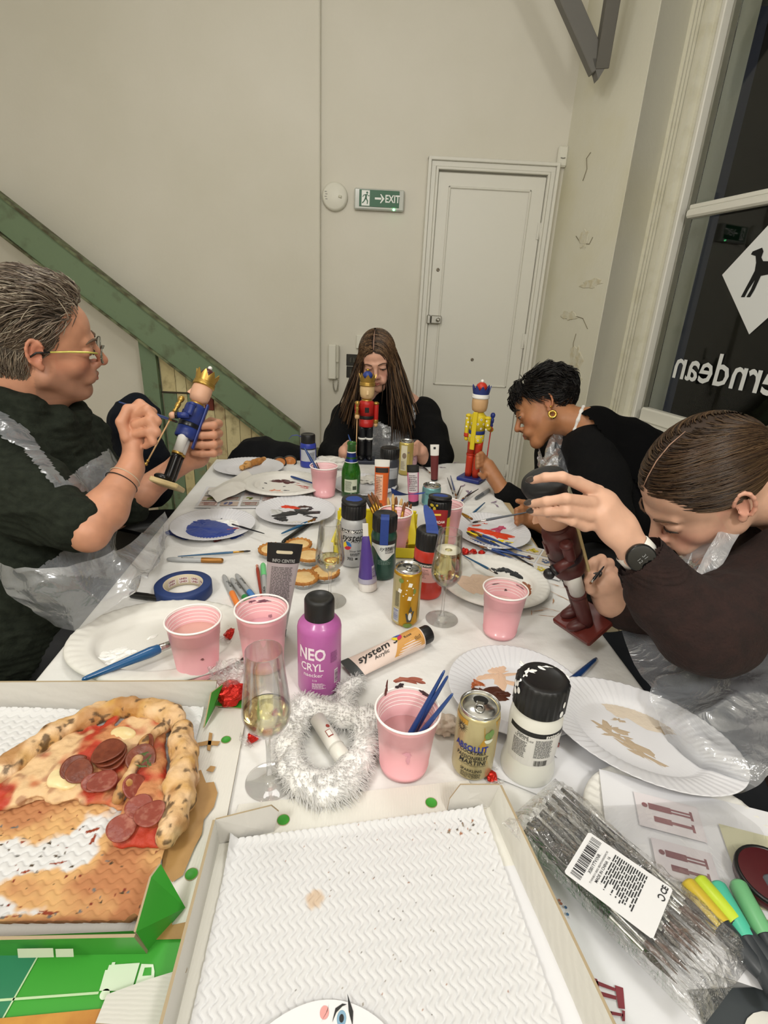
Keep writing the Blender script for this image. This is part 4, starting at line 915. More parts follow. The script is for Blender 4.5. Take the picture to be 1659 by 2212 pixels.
# white bottle, front right, with paint splashed cap
p, r, H = stand(1128, 1700, 110, 1462); r = .037
pr = [(r * .97, 0), (r * 1.0, .006), (r * .99, H * .1), (r * .90, H * .2), (r * .885, H * .26), (r * .93, H * .45), (r * .95, H * .56), (r * .92, H * .64), (r * .84, H * .69), (r * .80, H * .715), (r * .80, H * .735)]
t, zt = bottle('white acrylic bottle with a black cap splashed with white paint, front right of the table', p, pr, r * .92, H * .265, mat('white_paint_bottle', S('dddcd3'), .33, coat=.2))
fn = cyl(prof_r(pr), F0, .0003); d = Decal(fn); d.rect(-.034, H * .555, .05, H * .60, 0, 1); d.build('label_band', ink, t); d = Decal(fn); d.rect(-.032, H * .235, .05, H * .555, 0, 1); d.build('label_panel', lab, t)
d = Decal(fn); d.text('500ml', -.012, H * .535, .0065, 0, lift=3, bold=.01); d.text('16.9US fl.oz', -.010, H * .51, .0055, 0, lift=3); d.lines(-.024, H * .31, -.004, H * .49, 13, 0, .5, 12, 3, .15); d.lines(.006, H * .34, .03, H * .54, 16, 0, .5, 13, 3, .15); d.barcode(.008, H * .25, .026, H * .31, 0, 9, 3); d.build('small_print', pl('4a4a48'), t)
d = Decal(fn); d.text('system', .028, H * .577, .0075, 0, bold=.02, lift=3); d.build('label_name', whi, t)
wgl = mat('wet_white_paint', S('f1f0ec'), .15)
m = MB()
for i, (x, y, a, b, ro) in enumerate(((-.020, .004, .010, .007, .8), (-.012, .020, .009, .006, .2), (-.024, -.008, .004, .008, 0), (-.026, .012, .005, .008, .4), (.006, .028, .012, .003, 0), (.026, .016, .003, .006, .4), (.0, .024, .01, .003, .1))): dab(m, x, y, a, b, ro, .0012, i + 60, z=zt - .0012, rough=.8)
o = m.build('dried_paint', wgl, t); o['kind'] = 'stuff'
d = Decal(cyl(r * .945, F0, .0004))
for i, (u, v) in enumerate(((-.034, zt - .006), (-.03, zt - .014), (-.04, zt - .01), (.036, zt - .02), (.034, zt - .034), (-.038, zt - .02), (-.045, zt - .028))): d.disc(u, v, .0022 + .001 * (i % 3), 0, 2, ry=.005, n=9)
o = d.build('paint_drips', wgl, t); o['kind'] = 'stuff'

# ---- drinks cans
alu = mat('aluminium', S('c9c9c7'), .22, 1); alu_d = pl('161616', .4)
def can(label, px, pyb, w, ytop, bodymat, opened=True, r=None, turn=0):
    p, r0, H = stand(px, pyb, w, ytop); r = r or r0; t = thing('drinks_can', label, 'can', p, (0, 0, face(p) + pi / 2))
    m = MB(); m.lathe([(r * .78, 0), (r * .85, .002), (r * .98, .008), (r, .012), (r, H - .012), (r * .985, H - .008), (r * .93, H - .003)], 48, 0); m.build('can_body', bodymat, t)
    m = MB(); m.lathe([(r * .93, H - .004), (r * .945, H - .001), (r * .95, H + .001), (r * .93, H + .002), (r * .905, H + .001), (r * .88, H - .004), (r * .84, H - .0045), (r * .8, H - .002), (.0001, H - .002)], 48, 0, caps=False); m.build('lid', alu, t)
    M_ = TM((0, 0, H - .0019), (0, 0, turn)); m = MB(); m.lathe([(.0001, .0003), (1, .0003)], 24, 0, M_ @ TM((0, .40 * r, 0), None, (r * .36, r * .28, 1)), caps=False); m.build('mouth_opening', alu_d, t)
    m = MB()
    V = [(.24 * r * sx, y * r, z) for y, z in ((-.42, .0015), (-.3, .0024), (.0, .0022), (.2, .0018)) for sx in (-1, -.45, .45, 1)]
    m.lathe([(r * .20 + r * .06 * cos(a), .0018 + .001 * sin(a)) for a in np.linspace(0, 2 * pi, 7)], 20, 0, M_ @ TM((0, -.22 * r, 0), None, (1, 1.15, 1)), caps=False); m.box((0, .08 * r, .0016), (.34 * r, .26 * r, .0012), 0, M_)
    m.build('pull_tab', alu, t); return t, H, r, p
# pale passion fruit can, front
t, H, r, p = can('open pale gold drinks can with blue and black lettering, front right', 1013, 1690, 84, 1522, mat('pale_gold_can', S('bdb184'), .3, .5), r=.0285)
fn = cyl(r, F0, .0003); d = Decal(fn); d.text('ABSOLUT', -.004, H * .545, .0135, 0, bold=.03, sx=.80); d.build('can_name', pl('27348c'), t)
d = Decal(fn); d.text('COCKTAILS', -.001, H * .49, .0075, 0, bold=.02, sx=.9); d.text('PASSIONFRUIT', -.001, H * .405, .0092, 0, shear=.1, bold=.01, sx=.74); d.text('MARTINI', .0, H * .335, .0105, 0, shear=.1, bold=.01, sx=.9); d.text('MADE WITH ABSOLUT VODKA', 0, H * .29, .0028, 0); d.text('SPARKLING', .0, H * .205, .0065, 0, bold=.01, sx=.9); d.lines(-.014, H * .10, .014, H * .175, 5, 0, .45, 21, 2, .1)
d.build('can_print', ink, t); d = Decal(fn)
for i in range(16):
    a = i * 2 * pi / 16; d.poly([(-.021 + .003 * cos(a - .2), H * .80 + .003 * sin(a - .2)), (-.021 + .011 * cos(a), H * .80 + .011 * sin(a)), (-.021 + .003 * cos(a + .2), H * .80 + .003 * sin(a + .2))], 0, 2)
d.build('flower_print', ink, t)
d = Decal(fn); d.poly([(.006, H * .6), (.012, H * .72), (.01, H * .88), (.03, H * .93), (.04, H * .93), (.04, H * .3), (.022, H * .3), (.016, H * .5)], 0, 1); d.rect(-.04, H * .86, -.012, H * .93, 0, 1); d.build('gold_panel', mat('gold_print', S('c79a3c'), .35, .3), t)
d = Decal(fn); d.disc(.018, H * .76, .006, 0, 3); d.disc(.021, H * .79, .004, 0, 4, ry=.006); d.build('green_print', pl('6f8e4e'), t); d = Decal(fn); d.disc(.018, H * .70, .006, 0, 4, pi, 2 * pi); d.build('glass_print', pl('d8dcc8'), t)
# gold can in the middle
t, H, r, p = can('open golden drinks can with ice cube pattern in the middle of the table', 873, 1357, 57, 1225, mat('golden_can', S('bd8f26'), .3, .5), r=.0278, turn=.2)
fn = cyl(r, F0, .0003); d = Decal(fn); d.rect(-.042, H * .06, -.012, H * .93, 0, 1); d.rect(.028, .012, .042, H * .93, 0, 1); d.build('pale_side_panel', mat('pale_gold_can', S('bdb184'), .3, .5), t)
d = Decal(fn)
for (u, v) in ((.006, .80), (-.014, .68), (.006, .56)): d.poly([(u - .004, H * v - .004), (u + .003, H * v - .005), (u + .005, H * v + .003), (u - .002, H * v + .005)], 0, 3)
for (u, v) in ((0, .71), (.012, .74), (-.001, .64), (.014, .62), (.0, .88), (-.006, .6)): d.disc(u, H * v, .0014, 0, 3, n=8)
d.rect(-.027, H * .10, -.014, H * .34, 0, 3); d.build('ice_cube_print', pl('e9e8e0'), t)
d = Decal(fn); d.barcode(-.0265, H * .11, -.0145, H * .33, 0, 4, 4, True); d.build('barcode', pl('3a4a8c'), t)
d = Decal(fn); d.lines(-.024, H * .38, -.014, H * .66, 16, 0, .45, 3, 3, .1); d.poly([(.0, H * .28), (.018, H * .32), (.015, H * .21), (.012, H * .12), (.004, H * .12)], 0, 3); d.poly([(.006, H * .30), (.010, H * .42), (.014, H * .31)], 0, 3); d.build('shaker_print', pl('4a4a46', .4), t)
d = Decal(fn); d.disc(.006, H * .06, .009, 0, 4, ry=.005); d.disc(-.012, H * .86, .005, 0, 3); d.disc(.016, H * .68, .003, 0, 3, ry=.006); d.build('leaf_print', pl('6f8440'), t)
d = Decal(fn); d.disc(.009, H * .23, .0035, 0, 5, ry=.009, n=10); d.build('shaker_highlight', pl('e2e2dc'), t)
# yellow can at the back, teal can
t, H, r, p = can('tall pale yellow drinks can at the far end beside the grey bottle', 874, 1028, 32, 952, mat('pale_yellow_can', S('c9b568'), .3, .5), r=.0275)
fn = cyl(r, F0, .0003); d = Decal(fn); d.rect(-.02, H * .15, .004, H * .9, 0, 1); d.build('pale_side_panel', pl('d9d2b8'), t); d = Decal(fn); d.disc(-.006, H * .6, .008, 0, 2, ry=.011); d.disc(.01, H * .7, .004, 0, 2); d.lines(-.018, H * .2, .0, H * .45, 7, 0, .4, 4); d.build('can_print', pl('8a7a6a'), t)
t, H, r, p = can('short teal drinks can behind the yellow bottle', 929, 1098, 44, 1048, mat('teal_can', S('6fa3a6'), .3, .4), r=.030)
d = Decal(cyl(r, F0, .0003)); d.text('MEDITERR', 0, H * .66, .008, 0, bold=.01); d.build('can_print', pl('3f7478'), t)

# ---- green beer bottle
p, r, H = stand(757, 1078, 42, 955); r = .0315
t = thing('beer_bottle', 'green glass beer bottle with blue neck foil, far middle of the table', 'bottle', p, (0, 0, face(p) + pi / 2))
gg = mat('green_bottle_glass', S('57a548'), .05, trans=.85, ior=1.45)
pr = [(r * .9, 0), (r, .004), (r, H * .45), (r * .9, H * .54), (r * .6, H * .68), (r * .46, H * .78), (r * .43, H * .95), (r * .48, H * .96), (r * .48, H), (r * .40, H), (r * .36, H * .93), (r * .36, H * .78), (r * .5, H * .68), (r * .8, H * .54), (r * .9, H * .45), (r * .9, .006), (.0001, .006)]
m = MB(); m.lathe(pr, 40, 0, caps=False); m.lathe([(.0001, 0), (r * .9, 0)], 40, 0, caps=False); m.build('bottle_glass', gg, t)
m = MB(); m.lathe([(r * .66, H * .66), (r * .52, H * .73), (r * .475, H * .80), (r * .47, H * .82)], 32, 0, caps=False); m.build('neck_foil', mat('blue_foil', S('25357e'), .3, .5), t)
m = MB(); m.lathe([(r * .475, H * .82), (r * .475, H * .84)], 32, 0, caps=False); m.lathe([(r * .685, H * .65), (r * .665, H * .66)], 32, 0, caps=False); m.build('foil_edge', whi, t)
d = Decal(cyl(r * 1.005, F0, .0003)); d.rect(-.022, H * .12, .022, H * .36, 0, 1); d.build('label_panel', pl('c2c9b6'), t); d = Decal(cyl(r * 1.005, F0, .0003)); d.lines(-.019, H * .16, .004, H * .34, 8, 0, .4, 3, 3); d.rect(.006, H * .17, .019, H * .24, 0, 3); d.build('label_print', pl('3c4638'), t)

# ---- wine glasses
gl = film('clear_glass', (1, 1, 1), .0, .02, .05, (5, .02, .001), .6)
wine = mat('pale_sparkling_wine', S('eee6a8'), 0, trans=1, ior=1.34)
def wineglass(label, px, pyb, footw, yrim, rim_w, bowl_w, fill, foam=None):
    p, rf, H = stand(px, pyb, footw, yrim); dpt = proj(p + Vector((0, 0, H)))[2]; rr = rim_w * dpt / 1125 / 2; rb = bowl_w * dpt / 1125 / 2
    t = thing('wine_glass', label, 'glass', p); zb = H * .40; zw = H * .56
    out = [(rf * .3, 0), (rf * .96, .0), (rf * .995, .0003), (rf, .0009), (rf * .99, .0014), (rf * .95, .0017), (rf * .6, .0024), (rf * .2, .004), (.0046, .010), (.0034, .02), (.0030, H * .25), (.0036, H * .36), (.006, H * .385), (rb * .55, H * .425), (rb * .9, H * .495), (rb, zw), (rb * .96, H * .64), (rr + (rb - rr) * .35, H * .82), (rr + (rb - rr) * .1, H * .94), (rr, H - .002), (rr - .0001, H - .0005), (rr - .0006, H)]
    inn = [(rr - .0011, H - .0005), (rr - .0012, H - .002), (rr + (rb - rr) * .1 - .0012, H * .94), (rr + (rb - rr) * .35 - .0013, H * .82), (rb * .96 - .0014, H * .64), (rb - .0014, zw), (rb * .9 - .0016, H * .497), (rb * .55 - .002, H * .43), (.004, H * .398), (.0001, H * .396)]
    m = MB(); m.lathe([(.0001, 0)] + out + inn, 56, 0, caps=False); m.build('glass_body', gl, t)
    zi = [q[1] for q in inn[::-1]]; ri = [q[0] for q in inn[::-1]]; zf = H * fill
    w = [(.0001, H * .398)] + [(float(np.interp(z, zi, ri)) * .985, z) for z in np.linspace(H * .401, zf, 12)] + [(.0001, zf)]
    m = MB(); m.lathe(w, 48, 0, caps=False); m.build('wine', wine, t)
    if foam: rz = float(np.interp(zf, zi, ri)) * .97; m = MB(); m.lathe([(rz * .3, zf + .0003), (rz * .5, zf + .002), (rz * .95, zf + .0025), (rz, zf + .0003)], 40, 0, caps=False); m.build('foam', mat('wine_foam', S('efead2'), .6, bump=(400, .5, .001)), t)
    return t
wineglass('nearest wine glass, a third full of pale wine, beside the white fur', 585, 1733, 108, 1405, 82, 112, .58)
wineglass('wine glass of pale wine in front of the silver bottle and mince pies', 712, 1318, 74, 1128, 48, 66, .56)
wineglass('fullest sparkling wine glass, bubbly, beside the red bottle', 952, 1357, 72, 1148, 52, 70, .80, True)

# ---- acrylic tubes
def tube_thing(label, p, H, r, Rm, bodymat, capmat, cap_h, wide=1.25, cap_r=None, endmat=None, end_h=.1, cat='tube'):
    """tube standing on its cap along local +z; crimped end on top; local -y is the front"""
    M_ = TM(p, Rm); t = thing('paint_tube', label, cat, p, Rm.to_euler())
    cr = cap_r or r * .98; m = MB(); m.lathe([(cr * .96, 0), (cr, .002), (cr, cap_h * .85), (cr * .9, cap_h)], 60, 0, mod=lambda th, i, rr, z: (rr * (1 + (.015 * np.sign(np.sin(th * 20)) if i in (1, 2) else 0)), z)); m.build('cap', capmat, t)
    def sec(v): k = min(1, max(0, (v - cap_h) / (H - cap_h))); return r * (1 + (wide - 1) * k), r * (1 - k) ** .8 + .0012
    G_ = []; n = 36
    for k in np.linspace(0, 1, 16):
        v = cap_h + (H - cap_h) * k; a_, b_ = sec(v); G_.append([(a_ * cos(2 * pi * i / n), b_ * sin(2 * pi * i / n), v) for i in range(n)])
    m = MB(); m.grid(G_, wrap=True); m.add(G_[-1], [list(range(n))], 0, False); m.add(G_[0], [list(range(n))[::-1]], 0, False); m.build('tube_body', bodymat, t)
    def fn(u, v, l):
        a_, b_ = sec(v); a = F0 + u / a_; return ((a_ + .0002 * l) * cos(a), (b_ + .0003 * l) * sin(a) - .0002, v)
    if endmat is not None:
        m = MB(); zz = H * (1 - end_h); a_, b_ = sec(zz); G2 = []
        for k in np.linspace(0, 1, 6):
            v = zz + (H * 1.02 - zz) * k; a2, b2 = sec(min(v, H)); G2.append([((a2 + .0006) * cos(2 * pi * i / n), (b2 + .0008) * sin(2 * pi * i / n), v) for i in range(n)])
        m.grid(G2, wrap=True); m.add(G2[-1], [list(range(n))], 0, False); m.build('crimped_end', endmat, t)
    return t, fn
def up_at(px, pyb, wpx, pxt, pyt):
    """base centre and upright-ish frame of a standing tube whose top is at (pxt, pyt)"""
    p, r, _ = stand(px, pyb, wpx); Hh = stand(px, pyb, wpx, pyt)[2]; d = proj(p + Vector((0, 0, Hh)))[2]; top = atd(pxt, pyt, d); ax = top - p; L = ax.length
    side = Vector((p.y, -p.x, 0)).normalized(); return p, r, L, axes(ax, side)
p, r, L, Rm = up_at(594, 1385, 40, 616, 1178)
t, fn = tube_thing('grey acrylic tube standing on its black cap with a black hang tab', p, L, .021, Rm, pl('b3a9ac', .35, metal=.2), cap_k, .022, 1.45, endmat=cap_k, end_h=.17)
d = Decal(fn); d.lines(-.022, L * .44, .020, L * .80, 24, 0, .45, 7, 2, .15); d.lines(-.02, L * .30, .0, L * .36, 4, 0, .5, 9, 2, .3); d.build('small_print', pl('55504f'), t)
d = Decal(fn); d.text('INFO CENTRE', 0, L * .855, .0085, 0, bold=.02, lift=4, sx=.8); d.build('label_name', pl('a8a8a6'), t)
d = Decal(fn); d.rect(-.012, L * .925, .012, L * .955, 0, 4); d.disc(-.012, L * .94, L * .015, 0, 4); d.disc(.012, L * .94, L * .015, 0, 4); d.build('hang_slot', pl('cfc4a8'), t)
p, r, L, Rm = up_at(794, 1280, 37, 790, 1158)
t, fn = tube_thing('violet acrylic tube standing on its white cap in front of the green bottle', p, L, .0215, Rm, mat('violet_tube', S('4e3a86'), .3, coat=.3), pl('e3dfda', .4), .022, .35)
d = Decal(fn); d.rect(-.05, .022, .05, .033, 0, 1); d.build('clear_shoulder', pl('a9a6b8', .3), t); d = Decal(fn); d.rect(.012, .034, .022, .062, 0, 2); d.build('barcode_panel', pl('b9b4c4'), t); d = Decal(fn); d.barcode(.0125, .036, .0215, .058, 0, 5, 3, True); d.build('barcode', pl('3c3058'), t)
m = MB(); m.box((0, 0, L + .012), (.012, .002, .036)); m.build('hang_tab', pl('d8d6d0'), t)
def dirz(a, b): return (Vector(b) - Vector(a))
# orange tube, small tubes at the far end
p, r, L, Rm = up_at(822, 1100, 26, 826, 995)
t, fn = tube_thing('orange acrylic tube standing behind the cup of bristle brushes', p, L, .020, Rm, mat('orange_tube', S('d4622a'), .35), pl('c9522a'), .01, 1.15, endmat=pl('e2e0da'), end_h=.12)
d = Decal(fn); d.rect(-.022, L * .2, .004, L * .72, 0, 1); d.build('label_panel', pl('e2b59c'), t); d = Decal(fn); d.rect(-.024, L * .76, .024, L * .86, 0, 2); d.lines(-.02, L * .24, .002, L * .70, 13, 0, .3, 5, 3); d.build('label_print', pl('2a2422'), t)
p, r, L, Rm = up_at(893, 1094, 24, 892, 1006)
t, fn = tube_thing('small magenta acrylic tube with black hang tab behind the teal can', p, L, .017, Rm, pl('c05a86', .35), cap_k, .016, 1.1, endmat=cap_k, end_h=.16)
d = Decal(fn); d.rect(-.017, L * .35, .017, L * .84, 0, 1); d.build('label_panel', pl('cfc8cc'), t); d = Decal(fn); d.lines(-.014, L * .4, .014, L * .8, 9, 0, .4, 5, 3); d.build('small_print', pl('5c5458'), t)
p, r, L, Rm = up_at(890, 1012, 24, 892, 950)
t, fn = tube_thing('pink and white acrylic tube with black top beside the pale yellow can', p, L, .019, Rm, pl('cfa9b4', .35), cap_k, .014, 1.1, endmat=cap_k, end_h=.14)
d = Decal(fn); d.lines(-.014, L * .3, .014, L * .8, 9, 0, .4, 5, 3); d.build('small_print', pl('7a5c68'), t)
p, r, L, Rm = up_at(938, 1040, 18, 939, 962)
t, fn = tube_thing('squeezed dark red tube with a white hang tab near the yellow figure', p, L, .013, Rm, pl('6a3030', .35), cap_k, .006, 1.2, endmat=pl('e8e6e0'), end_h=.28)
d = Decal(fn); d.rect(-.004, L * .9, .004, L * .96, 0, 4); d.build('hang_slot', ink, t)
# red hang-tab tube
p, r, L, Rm = up_at(940, 1215, 40, 942, 1103)
t, fn = tube_thing('flat red acrylic tube with yellow slotted hang tab and white lettering', p + Vector((0, -.004, 0)), L, .019, Rm, pl('8e2a2a', .35), pl('8e2a2a'), .02, 1.5, endmat=pl('8c1f22', .35), end_h=.35)
d = Decal(fn); d.text('AMSTERDAM', 0, L * .80, .0095, 0, bold=.02, lift=5, sx=.85); d.text('ACRYLIC', .004, L * .72, .006, 0, lift=5); d.build('label_name', pl('e2d9d2'), t); d = Decal(fn); d.rect(-.012, L * .925, .012, L * .96, 0, 5); d.build('hang_slot', pl('e0c050'), t)
# lying flesh tube with colour wheel
a, b = at(926, 1368, .770), at(756, 1446, .760)
Rm = axes(b - a, (b - a).cross(Vector((0, 0, 1)))); yy = Vector(Rm.col[1]); Rm = Rm if yy.z < 0 else Rm @ Matrix.Rotation(pi, 3, 'Z')
t, fn = tube_thing('flesh coloured acrylic tube lying on the cloth behind the white fur', a, (b - a).length, .0205, Rm, pl('e3cfc4', .35), cap_k, .024, 1.35, cap_r=.017, endmat=pl('3a3c3c', .35), end_h=.07)
L = (b - a).length
d = Decal(fn)
d.poly([(-.06, .026), (.06, .026), (.06, L * .30), (.02, L * .40), (-.0, L * .46), (-.03, L * .62), (-.06, L * .60)], 0, 1)
d = Decal(fn); n = 14
for i in range(n):
    u0, u1 = -.032 + .064 * i / n, -.032 + .064 * (i + 1) / n; e = lambda u: L * (.42 - 4.5 * u - 10 * u * u)
    d.poly([(u0, .026), (u1, .026), (u1, max(.03, e(u1))), (u0, max(.03, e(u0)))], 0, 1)
d.build('ochre_panel', pl('cf9a55', .35), t)
d = Decal(fn)
def tl(s, u, v, size, **k): d.text(s, u, v, size, 0, rot=-pi / 2 if True else 0, lift=3, **k)
tl('system 3', .004, L * .66, .024, shear=.35, bold=.015); tl('Acrylic', -.010, L * .66, .011, shear=.3, bold=.01); tl('Rose', -.002, L * .30, .008, bold=.01); d.lines(-.018, L * .18, -.01, L * .26, 5, 0, .4, 4, 3); d.build('label_print', ink, t)
for k, (hx, a0) in enumerate((('e9d32c', pi * .2), ('c22a5a', pi * .87), ('2f5fb8', pi * 1.53))):
    d = Decal(fn); d.disc(.008, L * .40, .0095, 0, 4, a0, a0 + 2 * pi / 3, 10, r0=.002); d.build('colour_wheel', pl(hx), t)
# blue tape flag behind
q = atd(880, 1064, proj(cupEp)[2] + .05)
t = thing('tape_scrap', 'loose strip of blue masking tape sticking up above the brushes', 'tape', q); m = MB()
V = []
for i in range(9): k = i / 8; V += [(-.046 + .09 * k, .0, .012 - .012 * k - .010 * sin(k * 3)), (-.040 + .09 * k, .008, -.012 + .01 * k - .003 * sin(k * 5))]
m.add(V, [[2 * i, 2 * i + 1, 2 * i + 3, 2 * i + 2] for i in range(8)], 0, True); m.build('tape_strip', tape_m, t)

# ================================================================ BOXES, FOOD, PAPER
card_w = mat('white_card_inside', S('dcdad2'), .75, bump=(90, .1, .002, 'X')); card_g = mat('green_print_card', S('3f9a35'), .45); card_e = mat('corrugated_edge', S('a8977a'), .9)
card_grey = mat('grey_card_flap', S('c9c6c0'), .75, bump=(90, .1, .002, 'Y'))
V3 = lambda x, y, z: Vector((x, y, z))
def slab(parent, name, pts, th, mt, up=(0, 0, 1), under=None):
    """thin card panel: top polygon pts (3-D, counter-clockwise seen from 'up') thickened away from 'up'"""
    m = MB(); n = len(pts); u = Vector(up).normalized() * th; P = [Vector(p) for p in pts]
    A = [p for p in P] + [p - u for p in P]
    F = [[list(range(n))], [list(range(n, 2 * n))[::-1]]]
    nn = (P[1] - P[0]).cross(P[2] - P[0]); fl_ = nn.dot(u) < 0
    top = list(range(n)); bot = list(range(n, 2 * n))[::-1]; sd = [[(j + 1) % n, j, n + j, n + (j + 1) % n] for j in range(n)]
    fs = [top, bot] + sd
    if fl_: fs = [f[::-1] for f in fs]
    m.add(A, fs[:1], 0, False); m.add(A, fs[1:2], 1, False); m.add(A, fs[2:], 2, False)
    return m.build(name, [mt, under or mt, card_e], parent)
def zig(x, y, per=.0085, lam=.0165, amp=.0032):
    """embossed zig-zag lines running along y"""
    tri = np.abs(((y / lam) % 1) - .5) * 4 - 1; tri = np.sin(tri * pi / 2) * .9
    return np.maximum(0, np.cos((x + amp * tri) / per * 2 * pi)) ** 3
liner_w = mat('white_embossed_liner', S('e4e4e4'), .8)
def liner(parent, A, B, C, D_, z, nx, ny, curl=None, colour=None, ang=0, mt=None, per=.0085, emb=.0019):
    """embossed sheet between four corners A (back left) B (back right) C (front right) D (front left)"""
    s = np.linspace(0, 1, nx)[None, :, None]; t = np.linspace(0, 1, ny)[:, None, None]; A, B, C, D_ = [np.array(q) for q in (A, B, C, D_)]
    P = (A * (1 - s) + B * s) * (1 - t) + (D_ * (1 - s) + C * s) * t; X, Y = P[..., 0], P[..., 1]
    c, n_ = cos(ang), sin(ang); u, v = X * c + Y * n_, -X * n_ + Y * c
    Z = z + zig(u, v, per) * -emb + fbm(np.stack([X * 14, Y * 14, X * 0], -1), 2, 3) * .0006
    if curl: Z = Z + curl(s[..., 0], t[..., 0])
    G_ = np.stack([X, Y, Z], -1); mk = np.zeros(X.shape); V = G_.reshape(-1, 3); i = np.arange((ny - 1) * (nx - 1)); r, q = i // (nx - 1), i % (nx - 1); a = r * nx + q
    F = np.stack([a + nx, a + nx + 1, a + 1, a], 1)
    return npobj('embossed_liner', V, F, mt or liner_w, parent, colour=None if colour is None else colour(X, Y, s[..., 0] + 0 * t[..., 0], t[..., 0] + 0 * s[..., 0]).reshape(-1, 3))
def panel_holes(parent, name, corners, holes, z, mt, th=.0025):
    """card flap lying flat with round holes that show the green print underneath"""
    slab(parent, name, [V3(*c, z) for c in corners], th, mt)
    for (x, y, r) in holes:
        m = MB(); m.lathe([(.0001, z + .0002), (r * .93, z + .0002), (r, z + .0007)], 28, 0, TM((x, y, 0)), caps=False); o = m.build('vent_hole', card_g, parent)
        m = MB(); m.lathe([(r * .97, z + .0003), (r * 1.0, z + .0013), (r * 1.06, z + .0004)], 28, 0, TM((x, y, 0)), caps=False); m.build('hole_rim', card_e, parent)

# ---- right pizza box, empty
rb_ = thing('pizza_box', 'empty white pizza box lying open in the front middle, lined with embossed paper', 'pizza box', (0.02, .36, TZ))
zb = .7535; zw = .793
bl, br_, fr, fl_ = (-.166, .424), (.164, .484), (.222, .19), (-.150, .17)
bot = [V3(*fl_, zb), V3(*fr, zb), V3(*br_, zb), V3(*bl, zb)]
wp0 = parent_world(rb_).inverted()
def L_(v): return wp0 @ v
slab(rb_, 'box_base', [L_(p) for p in bot], .0025, card_w, under=card_g)
slab(rb_, 'side_wall', [L_(V3(-.166, .424, zb)), L_(V3(-.150, .17, zb)), L_(V3(-.152, .17, zw)), L_(V3(-.168, .424, zw))], .003, card_w, (1, 0, 0), card_g)
slab(rb_, 'side_wall', [L_(V3(.164, .484, zb)), L_(V3(.222, .19, zb)), L_(V3(.232, .19, zw)), L_(V3(.172, .484, zw))], .003, card_w, (-1, 0, 0), card_g)
slab(rb_, 'corner_flap', [L_(V3(-.167, .424, zb)), L_(V3(-.106, .440, zb)), L_(V3(-.100, .446, zw - .012)), L_(V3(-.108, .444, zw)), L_(V3(-.168, .424, zw))], .002, card_grey, (0, -1, 0))
slab(rb_, 'corner_flap', [L_(V3(.164, .484, zb)), L_(V3(.108, .476, zb)), L_(V3(.110, .478, zw - .02)), L_(V3(.122, .482, zw)), L_(V3(.172, .484, zw))], .002, card_grey, (0, -1, 0))
m = [(-.162, .428), (.160, .482), (.142, .524), (-.156, .476)]
rh = [at(612, 1768, .757), at(932, 1731, .757)]
panel_holes(rb_, 'folded_out_wall', [tuple((L_(V3(*c, 0)))[:2]) for c in m], [(L_(h).x, L_(h).y, .0075) for h in rh], zb - TZ + .0005, card_w)
slab(rb_, 'green_edge_tab', [L_(V3(.170, .485, .7565)), L_(V3(.184, .492, .7565)), L_(V3(.196, .44, .7565)), L_(V3(.184, .435, .7565))], .002, card_g)
sp = lambda X, Y, s, t: np.stack([np.clip(.80 - .0 * X, 0, 1)] * 3, -1)
def stain_r(X, Y, s, t):
    c = np.ones(X.shape + (3,)) * np.array(S('d3d3d4')); q = at(680, 1943, .757); d = np.sqrt((X - q.x) ** 2 + (Y - q.y) ** 2) + .0015 * fbm(np.stack([X * 200, Y * 200, X * 0], -1), 2)
    k = np.clip((.0115 - d) / .004, 0, 1)[..., None]; c = c * (1 - k * .8) + np.array(S('c9ae90')) * k * .8
    r = np.random.default_rng(5)
    for i in range(120):
        u, v, sz = r.normal(.58, .18), r.uniform(0, 1), r.uniform(.0004, .0008)
        if i > 100: u, v, sz = r.normal(.84, .04), r.normal(.12, .03), r.uniform(.0007, .002)
        x, y = (-.16 + .34 * u), .48 - .24 * v
        d = (X - x) ** 2 + (Y - y) ** 2; k = (d < sz * sz)[..., None]; c = np.where(k, np.array(S(('8a7f70', '5a5048', '9a6a50')[i % 3])), c)
    return c
lin_c = mat('white_liner_marked', S('e4e4e4'), .8, attr='Col')
liner(rb_, (-.152, .424), (.152, .478), (.197, .19), (-.138, .17), .7585, 250, 230, lambda s, t: .012 * np.clip(1 - s / .03, 0, 1) ** 2 * np.clip(1 - t * 6, 0, 1) + .004 * np.exp(-(t / .02) ** 2) + .004 * np.clip((s - .97) / .03, 0, 1), stain_r, .12, lin_c)
# paper face cut-out on the near edge of the box
pw_ = mat('thin_white_paper', S('e3e2e4'), .7)
q = at(690, 2252, .765); t = thing('paper_cutout', 'white paper doll face cut out lying on the near edge of the empty pizza box', 'paper', (q.x, q.y, .763), (0, 0, 0))
m = MB(); pts = [(-.045, -.03)] + [(-.062 + .124 * k, .030 * sin(k * pi) ** .7 - .006 + .012 * k) for k in np.linspace(0.02, .98, 20)] + [(.062, -.03)]
m.prism(pts[::-1], 0, .0006); m.build('paper_sheet', pw_, t)
d = Decal(planar(TM((0, 0, .0007)), .0002)); e = at(738, 2196, .765) - q; ex, ey = e.x, e.y
d.disc(ex, ey, .007, 0, 1, ry=.0085); d.build('eye_white', whi, t); d = Decal(planar(TM((0, 0, .0007)), .0002)); d.disc(ex, ey - .001, .0042, 0, 3, ry=.006); d.build('iris', pl('7fa4bd'), t)
